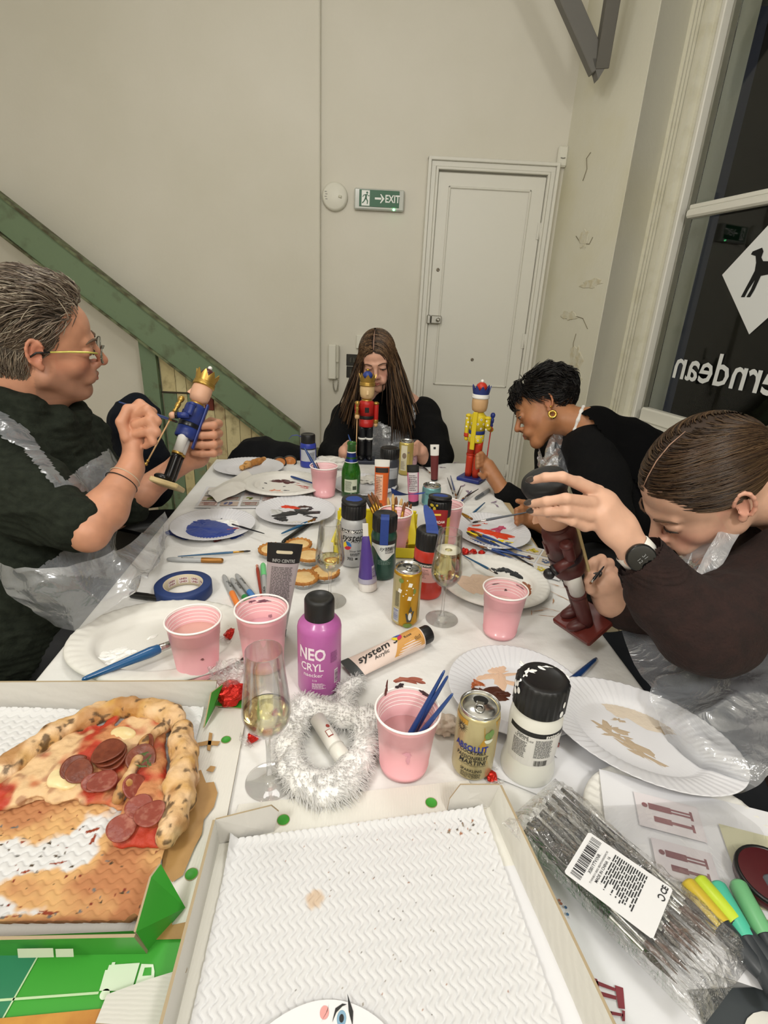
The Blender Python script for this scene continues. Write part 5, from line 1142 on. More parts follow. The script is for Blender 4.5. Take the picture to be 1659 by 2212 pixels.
d = Decal(planar(TM((0, 0, .0007)), .0002)); d.disc(ex, ey - .001, .002, 0, 5, ry=.003); d.poly([(ex - .008, ey - .004), (ex - .006, ey + .006), (ex, ey + .0095), (ex + .004, ey + .009), (ex, ey + .0075), (ex - .005, ey + .003)], 0, 4); d.poly([(ex + .004, ey + .017), (ex + .010, ey + .004), (ex + .010, ey - .006), (ex + .006, ey + .004)], 0, 4); d.poly([(ex - .018, ey - .004), (ex - .013, ey + .004), (ex - .012, ey + .009), (ex - .014, ey + .002)], 0, 4); d.build('lashes', ink, t)
d = Decal(planar(TM((0, 0, .0007)), .0002)); d.disc(ex - .0155, ey + .003, .004, 0, 2, ry=.005); d.build('blush_dot', pl('dd9a96'), t)

# ---- left pizza box with pizza
lb = thing('pizza_box', 'grease stained white pizza box holding pizza slices, front left', 'pizza box', (-.38, .46, TZ)); wp0 = parent_world(lb).inverted()
zb = .7535
def line(p0, p1, n=1): return [p0, p1]
slab(lb, 'box_base', [L_(V3(-.60, .30, zb)), L_(V3(-.203, .312, zb)), L_(V3(-.232, .645, zb)), L_(V3(-.61, .62, zb))], .0025, card_w, under=card_g)
slab(lb, 'back_wall', [L_(V3(-.61, .618, zb)), L_(V3(-.238, .640, zb)), L_(V3(-.234, .652, .797)), L_(V3(-.612, .628, .797))], .003, card_grey, (0, -1, 0), card_g)
slab(lb, 'front_wall', [L_(V3(-.60, .300, zb)), L_(V3(-.203, .314, zb)), L_(V3(-.206, .305, .796)), L_(V3(-.60, .288, .796))], .003, card_w, (0, 1, 0), card_g)
slab(lb, 'green_corner_tab', [L_(V3(-.203, .314, zb)), L_(V3(-.180, .352, zb + .003)), L_(V3(-.206, .366, .802)), L_(V3(-.210, .352, .803)), L_(V3(-.206, .306, .797))], .002, card_g, (1, 0, 0), card_w)
slab(lb, 'green_back_tab', [L_(V3(-.236, .640, zb + .002)), L_(V3(-.238, .596, zb + .005)), L_(V3(-.236, .632, .792)), L_(V3(-.226, .658, .787))], .002, card_g, (1, 0, 0))
slab(lb, 'green_edge_tab', [L_(V3(-.236, .676, .7565)), L_(V3(-.236, .644, .7565)), L_(V3(-.190, .640, .7565)), L_(V3(-.190, .672, .7565))], .002, card_g)
hl = [at(488, 1595, .757), at(413, 1885, .757)]
panel_holes(lb, 'folded_out_wall', [tuple(L_(V3(*c, 0))[:2]) for c in [(-.206, .318), (-.164, .322), (-.167, .46), (-.186, .642), (-.232, .642)]], [(L_(h).x, L_(h).y, .0068) for h in hl], zb - TZ + .0005, card_w)
grease = mat('grease_soaked_card', S('b08a56'), .45, var=(30, S('8f6a3a'), .6))
gq = [at(*p_, .7575) for p_ in ((445, 1690), (462, 1688), (470, 1712), (462, 1742), (440, 1770), (436, 1800), (420, 1830), (395, 1890), (372, 1905), (350, 1880), (352, 1840), (380, 1800), (398, 1740), (404, 1700), (412, 1672), (434, 1662))]
m = MB(); m.add([L_(V3(p_.x, p_.y, .7569)) for p_ in gq], [list(range(len(gq)))[::-1]], 0, False); m.build('grease_stain', grease, lb)
for pts in (((330, 2030), (345, 1990), (368, 1975), (372, 1998), (410, 1990), (408, 2028)), ((445, 1665), (455, 1654), (466, 1656), (460, 1668)), ((420, 1606), (448, 1600), (476, 1601), (470, 1611), (450, 1609), (430, 1612)), ((452, 1582), (459, 1584), (454, 1622), (447, 1620))):
    m = MB(); m.add([L_(V3(at(*p_, .757).x, at(*p_, .757).y, .7571)) for p_ in pts], [list(range(len(pts)))[::-1]], 0, False); m.build('grease_stain', grease, lb)
def stain_l(X, Y, s, t):
    c = np.ones(X.shape + (3,)) * np.array(S('d5d5d5')); N1 = fbm(np.stack([X * 22, Y * 22, X * 0], -1), 4, 11)
    N2 = fbm(np.stack([X * 60, Y * 60, X * 0], -1), 3, 17)
    zz = np.abs(((Y / .0165) % 1) - .5)
    def blob(x, y, rx, ry, a=0):
        u = (X - x) * cos(a) + (Y - y) * sin(a); v = -(X - x) * sin(a) + (Y - y) * cos(a); return 1 - np.sqrt((u / rx) ** 2 + (v / ry) ** 2)
    g = np.maximum.reduce([blob(-.41, .455, .12, .042, .02), blob(-.255, .40, .055, .09, .1), blob(-.29, .37, .085, .028, .05), blob(-.30, .327, .09, .014, .03), blob(-.235, .36, .035, .06, 0)])
    k = np.clip((g + N1 * .30 + N2 * .06) * 9, 0, 1)[..., None]; sat = np.clip((g - .15 + N1 * .5) * 1.8, 0, 1)[..., None]
    ora = np.array(S('d2a05a')) * (1 - sat) + np.array(S('b06a24')) * sat; c = c * (1 - k * .9) + ora * k * .9
    sc = np.clip((.05 - np.abs(g)) * 20, 0, 1) * (N2 > .55); c = np.where((sc > .4)[..., None], np.array(S('8a3a20')), c)
    r = np.random.default_rng(9)
    for i in range(120):
        x, y, sz = r.uniform(-.50, -.22), r.uniform(.32, .46), r.uniform(.0005, .0018); d = (X - x) ** 2 / (1 + (i % 3)) + (Y - y) ** 2
        c = np.where((d < sz * sz)[..., None], np.array(S(('7a2f1c', '4a3a26', '6d6a66')[i % 3])), c)
    return c
# the zig-zags of this liner run across: turn the pattern
liner(lb, (-.60, .612), (-.250, .632), (-.212, .318), (-.59, .304), .7600, 260, 240, lambda s, t: .034 * np.clip((t - .93) / .07, 0, 1) ** 1.5 + .0 * s + .006 * np.clip(1 - t / .04, 0, 1) * (.6 + .4 * np.sin(s * 9)) + .010 * np.clip((s - .97) / .03, 0, 1) * np.clip((t - .6) * 3, 0, 1), stain_l, pi / 2 + .05, lin_c, per=.0105)
# white truck print on the front wall
d = Decal(planar(TM(L_(V3(-.285, .2975, .772)), Matrix(((1, -.02, .05), (.04, .22, -.97), (0, .97, .22)))), .0004)); d.rect(-.028, .0, .004, .010, 0, 2); d.rect(.006, .0, .022, .009, 0, 2); d.build('truck_print', pl('b9c9b0', .6), lb)

# ---- closed lid below, green print with a white van
gd = thing('pizza_box', 'green printed pizza box lid with a white delivery truck, front left corner', 'pizza box', (-.28, .25, TZ)); wp0 = parent_world(gd).inverted()
slab(gd, 'lid_panel', [L_(V3(-.60, .235, .7545)), L_(V3(-.20, .268, .7545)), L_(V3(-.162, .296, .7545)), L_(V3(-.168, .334, .7545)), L_(V3(-.60, .306, .7545))], .0025, card_g, under=card_w)
Mg = TM(L_(V3(-.204, .289, .7548)), (0, 0, .085)); G_ = planar(Mg, .0002)
d = Decal(G_); d.poly([(-.40, -.06), (-.108, -.055), (-.098, .03), (-.40, .02)], 0, 1); d.build('dark_green_square', pl('2f7a58', .45), gd)
d = Decal(G_); d.rect(-.40, -.0085, -.03, -.0065, 0, 3); d.poly([(-.110, -.06), (-.1085, -.06), (-.0975, .03), (-.099, .03)], 0, 3)
d.build('white_line', pl('b9d2a8', .5), gd)
d = Decal(G_); d.poly([(-.030, -.006), (-.001, -.008), (-.001, .014), (-.029, .014), (-.029, .010), (-.031, .010)], 0, 4); d.rect(-.027, .014, -.024, .016, 0, 4)
d.poly([(.0008, -.008), (.015, -.008), (.0165, .0), (.015, .006), (.012, .012), (.0008, .013)], 0, 4); d.disc(-.024, -.009, .0042, 0, 4); d.disc(.010, -.0095, .004, 0, 4); d.build('truck_print', pl('d5e2cc', .5), gd)
d = Decal(G_); d.poly([(.005, .003), (.013, .003), (.0112, .0095), (.005, .0095)], 0, 6); d.build('truck_window', card_g, gd)
slab(gd, 'torn_side_flap', [L_(V3(-.222, .254, .764)), L_(V3(-.160, .252, .764)), L_(V3(-.158, .296, .764)), L_(V3(-.19, .286, .764)), L_(V3(-.222, .274, .764))], .0025, card_grey)
slab(gd, 'greasy_inner_panel', [L_(V3(-.42, .18, .7595)), L_(V3(-.22, .18, .7595)), L_(V3(-.212, .256, .7595)), L_(V3(-.222, .266, .7595)), L_(V3(-.42, .246, .7595))], .0025, mat('greasy_orange_card', S('c08a3e'), .5, var=(25, S('9a5a24'), .8)))

# ---- pizza slices
dough = mat('pizza_surface', (1, 1, 1), .6, attr='Col', bump=(110, .5, .004))
def pizza_mesh(sol, parent, name, colour, noise=.0022, seed=0, label=None):
    V, F = sol.mesh(); N_ = normals(V, F); n = fbm(V * 60, 3, seed); V = V + N_ * (n * noise)[:, None]; N_ = normals(V, F); return npobj(name, V, F, dough, parent, colour(V, N_), label)
def crust_col(V, N_):
    a = fbm(V * 45, 3, 3); b = fbm(V * 26, 3, 8); c = np.array(S('d6b080')) + np.clip(a, -1, 1)[:, None] * .16
    c = np.clip(c, 0, 1); k = np.clip((b - .0) * 3, 0, 1)[:, None] * .75; c = c * (1 - k) + np.array(S('a8743c')) * k; g = fbm(V * 120, 2, 21) + .35 * fbm(V * 30, 1, 4); k = np.clip((g - .40) * 6, 0, 1)[:, None] * .8; c = c * (1 - k) + np.array(S('3b2818')) * k
    return np.clip(c, 0, 1)
Z0 = .7625
pz = thing('pizza_slice', 'large folded pizza slice with sausage rounds and a blistered crust in the stained box', 'pizza', (-.33, .52, Z0))
A = lambda x, y, h=.010: np.array(at(x, y, Z0 + h))
cr = Solid(.0022); path = [(-30, 1700), (30, 1650), (110, 1590), (190, 1548), (250, 1530), (320, 1532), (372, 1545), (388, 1570)]
pts = [A(*q_) for q_ in path]; cr.chain(pts, [.014, .015, .0145, .014, .013, .014, .015, .012], .01)
for q_, r_b in (((215, 1528), .009), ((345, 1528), .010), ((60, 1622), .012), ((15, 1665), .013), ((285, 1525), .009)): cr.ell(A(*q_, .012), (r_b, r_b, r_b * .9), k=.008)
pizza_mesh(cr, pz, 'crust', crust_col, .003, 2)
ba = Solid(.0022); base_pts = [(-30, 1720), (40, 1700), (110, 1706), (190, 1722), (260, 1738), (330, 1600), (380, 1560), (300, 1545), (200, 1555), (110, 1600), (150, 1575), (250, 1545), (340, 1545), (40, 1655)]
cc = A(170, 1650, .004)
for q_ in base_pts: ba.cap(cc, A(*q_, .004), .010, .009, k=.01, flat=((0, 0, 1), .5))
for q_ in ((90, 1670), (150, 1690), (230, 1690), (260, 1620), (320, 1570), (120, 1630), (30, 1700), (200, 1620), (60, 1690)): ba.ell(A(*q_, .004), (.03, .03, .006), k=.01)
def top_col(V, N_):
    a = fbm(V * 34, 3, 5); b = fbm(V * 22, 3, 9); d_ = fbm(V * 70, 2, 4); c = np.tile(np.array(S('c98a5c')), (len(V), 1)); k = np.clip((a + .15) * 2.2, 0, 1)[:, None]; c = c * (1 - k) + np.array(S('b23a24')) * k
    k = np.clip((b - .05) * 3, 0, 1)[:, None]; c = c * (1 - k) + np.array(S('dcb98c')) * k; k = np.clip((d_ - .35) * 4, 0, 1)[:, None] * .5; c = c * (1 - k) + np.array(S('7a2a1a')) * k; return c
pizza_mesh(ba, pz, 'tomato_base', top_col, .0028, 6)
ch = Solid(.002)
for q_, r_b in (((272, 1588), .014), ((258, 1582), .012), ((130, 1672), .015), ((148, 1690), .014), ((120, 1690), .010)): ch.ell(A(*q_, .010), (r_b, r_b * .8, .005), k=.008)
V, F = ch.mesh(); 
o = npobj('melted_mozzarella', V, F, mat('mozzarella', S('ead9a8'), .3, bump=(60, .3, .003), var=(40, S('d9ba78'), .6)), pz); o['kind'] = 'stuff'
saus = mat('sausage_round', S('7c3f2a'), .35, bump=(120, .4, .002), var=(90, S('5a2518'), .7)); sal = mat('salami_round', S('8c4438'), .35, bump=(150, .4, .002), var=(120, S('b27a68'), .8, .5, .75))
def rnd_slice(parent, x, y, r_, h, tx_, ty_, mt, name='pepperoni', cut=False):
    p_ = Vector(A(x, y, h)); m = MB(); th = .0022
    def mod(thh, i, rr, zz): return rr * (1 + .04 * np.sin(3 * thh + x)), zz + (rr / r_) ** 2 * .0018 * (1 + .6 * np.sin(2 * thh + y))
    m.lathe([(.0001, th), (r_ * .5, th), (r_ * .85, th), (r_ * .96, th * .9), (r_, th * .4), (r_ * .97, 0), (.0001, 0)], 30, 0, mod=mod, caps=False)
    if cut: V = np.concatenate(m.v); V[:, 0] = np.minimum(V[:, 0], r_ * .25); m.v = [V]
    L__ = TM(p_, Euler((tx_, ty_, 0))); A_ = np.array(L__); m.v = [np.concatenate(m.v) @ A_[:3, :3].T + A_[:3, 3]]; return m.build(name, mt, parent, world=True)
for (x, y, r_, h, a, b, mt, cut) in ((243, 1640, .0195, .015, .05, -.1, saus, 0), (238, 1632, .0205, .0185, .03, -.08, saus, 0), (234, 1625, .0205, .022, 0, -.12, saus, 0), (165, 1660, .0185, .014, .1, .25, saus, 1), (172, 1668, .016, .0175, .25, .3, saus, 0), (205, 1692, .015, .012, .0, .1, sal, 0), (222, 1690, .0175, .0145, -.05, .05, sal, 0)): rnd_slice(pz, x, y, r_, h, a, b, mt, cut=cut)
p2 = thing('pizza_slice', 'folded pizza slice standing over with charred crust edge, right side of the stained box', 'pizza', (-.24, .47, Z0))
cr = Solid(.0022); path = [(392, 1572), (398, 1625), (396, 1680), (388, 1730), (376, 1775), (362, 1808)]
cr.chain([A(*q_, .014) for q_ in path], [.013, .0165, .017, .0155, .0145, .012], .01)
for q_, r_b in (((385, 1600), .013), ((402, 1650), .013), ((372, 1690), .012), ((352, 1800), .010)): cr.ell(A(*q_, .02), (r_b, r_b, r_b * .9), k=.008)
pizza_mesh(cr, p2, 'crust', crust_col, .003, 12)
m = MB(); cpos = Vector(A(372, 1770, .026)); dab(m, 0, 0, .006, .011, .3, .003, 4, rough=.25); m.v = [np.concatenate(m.v) + np.array(cpos)]; m.build('char_blister', pl('221c1a', .6, bump=(200, .5, .002)), p2, world=True)
ba = Solid(.0022)
ba.chain([A(330, 1600, .008), A(318, 1680, .008), (A(300, 1760, .006)), A(268, 1810, .004), A(350, 1815, .006)], [.017, .02, .021, .010, .010], .012, flat=((0, 0, 1), .55)); ba.cap(A(320, 1700, .006), A(350, 1790, .008), .018, .016, k=.01, flat=((0, 0, 1), .6))
pizza_mesh(ba, p2, 'tomato_base', top_col, .003, 16)
rg = Solid(.0022); rg.chain([A(352, 1570, .022), A(318, 1600, .026), A(298, 1640, .026), A(272, 1690, .024), A(252, 1728, .016)], [.006, .0065, .006, .006, .006], .008); pizza_mesh(rg, p2, 'folded_crust_ridge', crust_col, .002, 19)
for (x, y, r_, h, a, b, mt) in ((305, 1640, .0185, .026, .5, .5, saus), (318, 1610, .014, .026, .5, -.5, saus), (288, 1700, .015, .020, .2, .8, sal), (300, 1745, .0155, .019, .1, .15, sal), (325, 1760, .0175, .0215, .0, -.1, sal), (263, 1790, .0165, .016, .15, .1, sal)): rnd_slice(p2, x, y, r_, h, a, b, mt)
m = MB()
for i, (x, y) in enumerate(((312, 1628), (318, 1640), (322, 1650), (305, 1655))): q_ = A(x, y, .038); dab(m, q_[0], q_[1], .005, .002, i, .001, i, z=q_[2], rough=.8)
o = m.build('herb_flakes', pl('4a5a2c'), p2, world=True); o['kind'] = 'stuff'
# pizza crust on the back plate
t = thing('pizza_crust', 'gnawed strip of pizza crust on the back left plate', 'pizza crust', at(548, 1004, .758)); cr = Solid(.003)
cr.chain([np.array(at(x, y, .764)) for x, y in ((522, 1010), (535, 1004), (548, 1000), (560, 996), (572, 992))], [.008, .013, .011, .013, .009], .01); pizza_mesh(cr, t, 'crust', lambda V, N_: crust_col(V, N_) * np.array([.95, .78, .5]), .004, 30)
# two little open pots
for i, (px, lab_) in enumerate(((604, 'open round black pot with orange inside, left of the pair at the far end'), (626, 'second open round black pot with orange inside, touching the blue bottle side'))):
    q_ = at(px, 1003 - 3 * i, .75); t = thing('open_pot', lab_, 'pot', q_, (R(38), 0, .1 * i)); m = MB(); m.lathe([(.026, 0), (.028, .003), (.028, .014), (.025, .0145), (.024, .005), (.0001, .005)], 30, 0, caps=False); m.lathe([(.0001, 0), (.026, 0)], 30, 0, caps=False); m.build('pot_shell', pl('2e2c28', .4), t)
    m = MB(); m.lathe([(.0001, .006), (.010, .0065), (.012, .009), (.016, .0095), (.018, .007), (.023, .0075), (.024, .010)], 28, 0, caps=False); m.build('pot_filling', pl('c07a3e', .4), t)

# ---- mince pies
pastry = mat('pie_pastry', S('e2c48e'), .65, bump=(90, .5, .003), var=(30, S('d5a862'), .8)); pedge = mat('pie_edge', S('bb7f38'), .6, bump=(90, .5, .003), var=(40, S('8f5420'), .8)); foil = mat('foil_tray', S('cfcfcd'), .25, .9, bump=(80, .5, .003))
for i, (x, y, l_) in enumerate(((588, 1189, 'mince pie in a foil cup at the left behind the grey tube'), (645, 1178, 'farthest mince pie, touching the black marker'), (668, 1202, 'mince pie in a foil cup between the others and the wine glass'), (656, 1250, 'nearest mince pie in a foil cup beside the grey tube'), (702, 1238, 'mince pie in a foil cup seen behind the wine glass stem'))):
    q_ = at(x, y, .765); t = thing('mince_pie', l_, 'pie', (q_.x, q_.y, TZ), (0, 0, i)); m = MB()
    m.lathe([(.022, 0), (.024, .001), (.033, .014), (.0345, .0145), (.0335, .0155), (.024, .004)], 72, 0, mod=lambda th, k, r, z: (r * (1 + .02 * np.sin(th * 30) * (k in (1, 2, 3, 4))), z)); m.build('foil_cup', foil, t)
    m = MB(); m.lathe([(.030, .010), (.0335, .016), (.0345, .020), (.032, .0225), (.0285, .020), (.026, .019)], 72, 0, mod=lambda th, k, r, z: (r * (1 + .035 * np.sin(th * 18)), z + .001 * np.sin(th * 18)), caps=False); m.build('crimped_edge', pedge, t)
    m = MB(); m.lathe([(.0285, .0185), (.022, .0205), (.01, .0215), (.0001, .022)], 40, 0, caps=False); m.build('pie_lid', pastry, t)

# ---- foil sweets
rf = mat('red_foil', S('c0281e'), .22, .6, bump=(70, .8, .006)); clr = film('clear_wrap', (.95, .95, .95), .18, .08, .4, (120, .8, .006))
def sweet(x, y, r_, lab_, twist=True, z=TZ, seed=0, grp=None):
    q_ = at(x, y, z + r_ * .6); t = thing('foil_sweet', lab_, 'sweet', (q_.x, q_.y, z), (0, 0, seed), grp); n = 26; mm = 16; V = []
    for j in range(mm + 1):
        for i in range(n):
            a, b = i * 2 * pi / n, pi * j / mm; d = np.array([sin(b) * cos(a), sin(b) * sin(a), -cos(b)]); V.append(d)
    V = np.array(V); k = 1 + .22 * np.round(fbm(V * 2.2 + seed, 3, seed) * 3) / 3; V = V * k[:, None] * np.array([r_, r_ * .85, r_ * .7]) + np.array([0, 0, r_ * .74])
    F = [[j * n + i, j * n + (i + 1) % n, (j + 1) * n + (i + 1) % n, (j + 1) * n + i] for j in range(mm) for i in range(n)]
    V[:, 2] = np.maximum(V[:, 2], .0003); m = MB(); m.add(V, F, 0, False); m.build('sweet_body', rf, t)
    if twist:
        for sg in (-1, 1):
            m = MB(); V = []; nn = 14
            for j in range(5):
                for i in range(nn):
                    a = -1.0 + 2.0 * i / (nn - 1); rr = r_ * (.75 + .32 * j); V.append((sg * rr * cos(a * (.25 + .2 * j)), rr * sin(a * (.25 + .2 * j)), r_ * .8 + r_ * .25 * sin(i * 2.6 + seed + j) * (j / 3)))
            m.add(V, [[j * nn + i, j * nn + i + 1, (j + 1) * nn + i + 1, (j + 1) * nn + i] for j in range(4) for i in range(nn - 1)], 0, False); m.build('twisted_wrapper', clr, t)
    return t
for i, (x, y, r_, l_) in enumerate(((498, 1372, .013, 'red foil sweet between the two left pink cups, nearest of three'), (512, 1352, .011, 'red foil sweet half hidden behind the second pink cup'), (497, 1343, .010, 'small red foil sweet peeking above the other two between the left cups'),
        (548, 1592, .010, 'red foil sweet under the nearest wine glass bowl'), (1062, 1678, .0085, 'red foil sweet at the foot of the white bottle'), (1004, 1192, .012, 'copper red foil sweet at the left below the brush pile'), (1022, 1194, .011, 'copper red foil sweet in the middle below the brush pile'), (1040, 1196, .010, 'copper red foil sweet at the right below the brush pile'))):
    sweet(x, y, r_, l_, seed=i + 1, twist=i in (3, 4, 0, 5))
t = sweet(500, 1500, .024, 'large crumpled red and clear foil wrapper by the green box tab', False, seed=13)
m = MB(); nn = 22; V = []
for j in range(7):
    for i in range(nn): a = i * 2 * pi / (nn - 1); rr = .014 + .016 * j / 6 * (1 + .3 * sin(i * 2.2)); V.append((rr * cos(a), rr * sin(a) * .7 + .01, .024 + .006 * j + .003 * sin(i * 3.1 + j)))
m.add(V, [[j * nn + i, j * nn + i + 1, (j + 1) * nn + i + 1, (j + 1) * nn + i] for j in range(6) for i in range(nn - 1)], 0, False); m.build('clear_wrapper', clr, t)

# ---- masking tape roll
q_ = at(397, 1272, .762); t = thing('tape_roll', 'roll of dark blue masking tape lying on the white cloth', 'tape', (q_.x, q_.y, TZ)); ro, ri, hh = .0585, .0385, .026
m = MB(); m.lathe([(ri + .002, 0), (ro - .001, 0), (ro, .0015), (ro, hh - .0015), (ro - .0015, hh), (ri + .002, hh)], 64, 0, caps=False); m.build('tape_layers', mat('blue_tape_roll', S('22386c'), .55, bump=(120, .2, .001)), t)
m = MB(); m.lathe([(ri + .0021, hh), (ri, hh - .0005), (ri, .0005), (ri + .0021, 0)], 64, 0, caps=False); m.build('card_core', pl('cbbfa6', .7), t)
d = Decal(lambda u, v, l: ((ri - .0002 * l) * cos(pi / 2 - u / ri), (ri - .0002 * l) * sin(pi / 2 - u / ri), v)); 
for k in range(-2, 2): d.rect(.002 + k * .026, .006, .022 + k * .026, .020, 0, 1)
d.build('core_print', pl('ded7d4'), t); d = Decal(lambda u, v, l: ((ri - .0002 * l) * cos(pi / 2 - u / ri), (ri - .0002 * l) * sin(pi / 2 - u / ri), v))
for k in range(-2, 2): d.text('LINEX', .012 + k * .026, .0165, .006, 0, bold=.03, lift=3); d.text('LINEX', .012 + k * .026, .0095, .006, 0, bold=.03, lift=3)
d.build('core_lettering', pl('8a3a44'), t)

# ---- markers
mg = mat('grey_marker_barrel', S('a9abac'), .35)
def marker(label, a, b, capc, r=.006, cap=.38, barrel=None, text=True, name='marker_pen', z=.0065, tipc=None):
    """b is the cap end"""
    a, b = at(*a, TZ + z), at(*b, TZ + z); L = (b - a).length; Rm = axes(b - a, (0, 0, 1)); t = thing(name, label, 'marker', a, Rm.to_euler())
    m = MB(); m.lathe([(.0001, 0), (r * .55, .001), (r * .8, .006), (r, .016), (r, L * (1 - cap))], 20, 0, caps=False); m.build('barrel', barrel or mg, t)
    m = MB(); m.lathe([(r * 1.08, L * (1 - cap) - .001), (r * 1.1, L * (1 - cap)), (r * 1.05, L * .96), (r * .8, L * .99), (.0001, L)], 20, 0, caps=False); m.build('cap', capc, t)
    if text:
        d = Decal(lambda u, v, l: ((r + .0002 * l) * cos(v / r), (r + .0002 * l) * sin(v / r), u)); d.text('Sharpie', L * .36, -.001, .009, 0, shear=.2, bold=.01, lift=2, sx=1.1); d.build('marker_lettering', ink, t)
    return t
marker('grey marker with bronze cap lying above the tape roll', (360, 1208), (483, 1211), mat('bronze_cap', S('9a6a30'), .35, .5), cap=.38)
marker('grey marker with orange cap, leftmost of the fan of pens', (483, 1243), (516, 1312), pl('e8843c', .4), cap=.42)
marker('grey marker with green cap in the middle of the fan of pens', (500, 1250), (541, 1308), pl('2f8a4a', .4), cap=.3)
marker('grey marker with blue cap at the right of the fan of pens', (510, 1241), (552, 1296), pl('4a84c8', .4), cap=.3)
marker('grey marker with pale green cap beside the grey tube', (576, 1320), (568, 1218), pl('6fc983', .4), cap=.30)
marker('grey marker squeezed against the grey tube', (588, 1322), (583, 1240), pl('8fb9c9', .4), cap=.2)
marker('black marker lying behind the mince pies', (610, 1172), (676, 1126), pl('161616', .35), cap=.45, barrel=pl('1c1b18', .35), text=False, r=.0065)
marker('black metal clip marker under the rim of the big left plate', (372, 1296), (281, 1284), pl('1a1a1a', .3), cap=.42, barrel=pl('1c1c1a', .3), text=False, r=.0068)
marker('grey pen lying right of the dark brushes near the yellow figure', (1027, 1077), (1057, 1058), pl('8d9092', .4), cap=.5, text=False, barrel=pl('5d6468', .4))
a, b = at(566, 1300, .757), at(555, 1220, .757); brush('red pencil like brush with pink tip left of the pale green marker', a, b, r=.0038, handle=pl('9a3324', .35), fer=pl('c98a7a', .4), bris=pl('d9a090', .5), fl=.05, bl=.05)

# ---- yellow plastic caddy behind the bottles
yel = mat('yellow_plastic', S('ecdc2c'), .35, sss=0)
a, b, c, e = at(722, 1196, TZ), at(904, 1218, TZ), at(712, 1140, TZ), at(900, 1150, TZ)
t = thing('yellow_caddy', 'bright yellow plastic desk caddy behind the paint bottles', 'caddy', ((a.x + b.x) / 2, a.y + .05, TZ)); W_, Dp, Hc = b.x - a.x, .12, .045
def frame_wall(m, x0, y0, x1, y1, h): m.box(((x0 + x1) / 2, (y0 + y1) / 2, h / 2 + .001), (abs(x1 - x0) + .003, abs(y1 - y0) + .003, h), bev=.001)
m = MB(); m.box((0, 0, .0025), (W_, Dp, .003), bev=.001); frame_wall(m, -W_ / 2, -Dp / 2, W_ / 2, -Dp / 2, .028); frame_wall(m, -W_ / 2, Dp / 2, W_ / 2, Dp / 2, Hc + .03); frame_wall(m, -W_ / 2, -Dp / 2, -W_ / 2, Dp / 2, Hc); frame_wall(m, W_ / 2, -Dp / 2, W_ / 2, Dp / 2, Hc); frame_wall(m, -.0, -Dp / 2, 0, Dp / 2, Hc * .8)
m.build('caddy_body', yel, t)
m = MB(); bar(m, (-W_ / 2 + .005, -Dp / 2 + .01, .03), (-W_ / 2 + .028, Dp / 2 - .015, .078), .03, .003); m.build('sloping_divider', yel, t); m = MB(); bar(m, (W_ / 2 - .02, -Dp / 2 + .02, .03), (W_ / 2 - .028, Dp / 2 - .02, .085), .035, .003); m.build('sloping_divider', yel, t)
m = MB(); m.box((-.0, Dp / 2, .08), (W_ * .98, .006, .010), bev=.003); m.build('rim_rail', yel, t)
for k in range(3):
    q_ = V3(a.x + W_ - .052 + .011 * k, a.y + .035, TZ + .006); tt_ = thing('small_box', ('cream', 'white', 'orange striped')[k] + ' small carton standing in the yellow caddy', 'box', q_); m = MB(); m.box((0, 0, .018), (.009, .05, .036)); m.build('carton_body', pl(('d9c9a0', 'e0dccf', 'c98a3a')[k], .6), tt_)
    m = MB(); m.box((0, -.0253, .018), (.006, .0006, .026)); m.build('carton_label', pl('8a6a3a', .6), tt_)

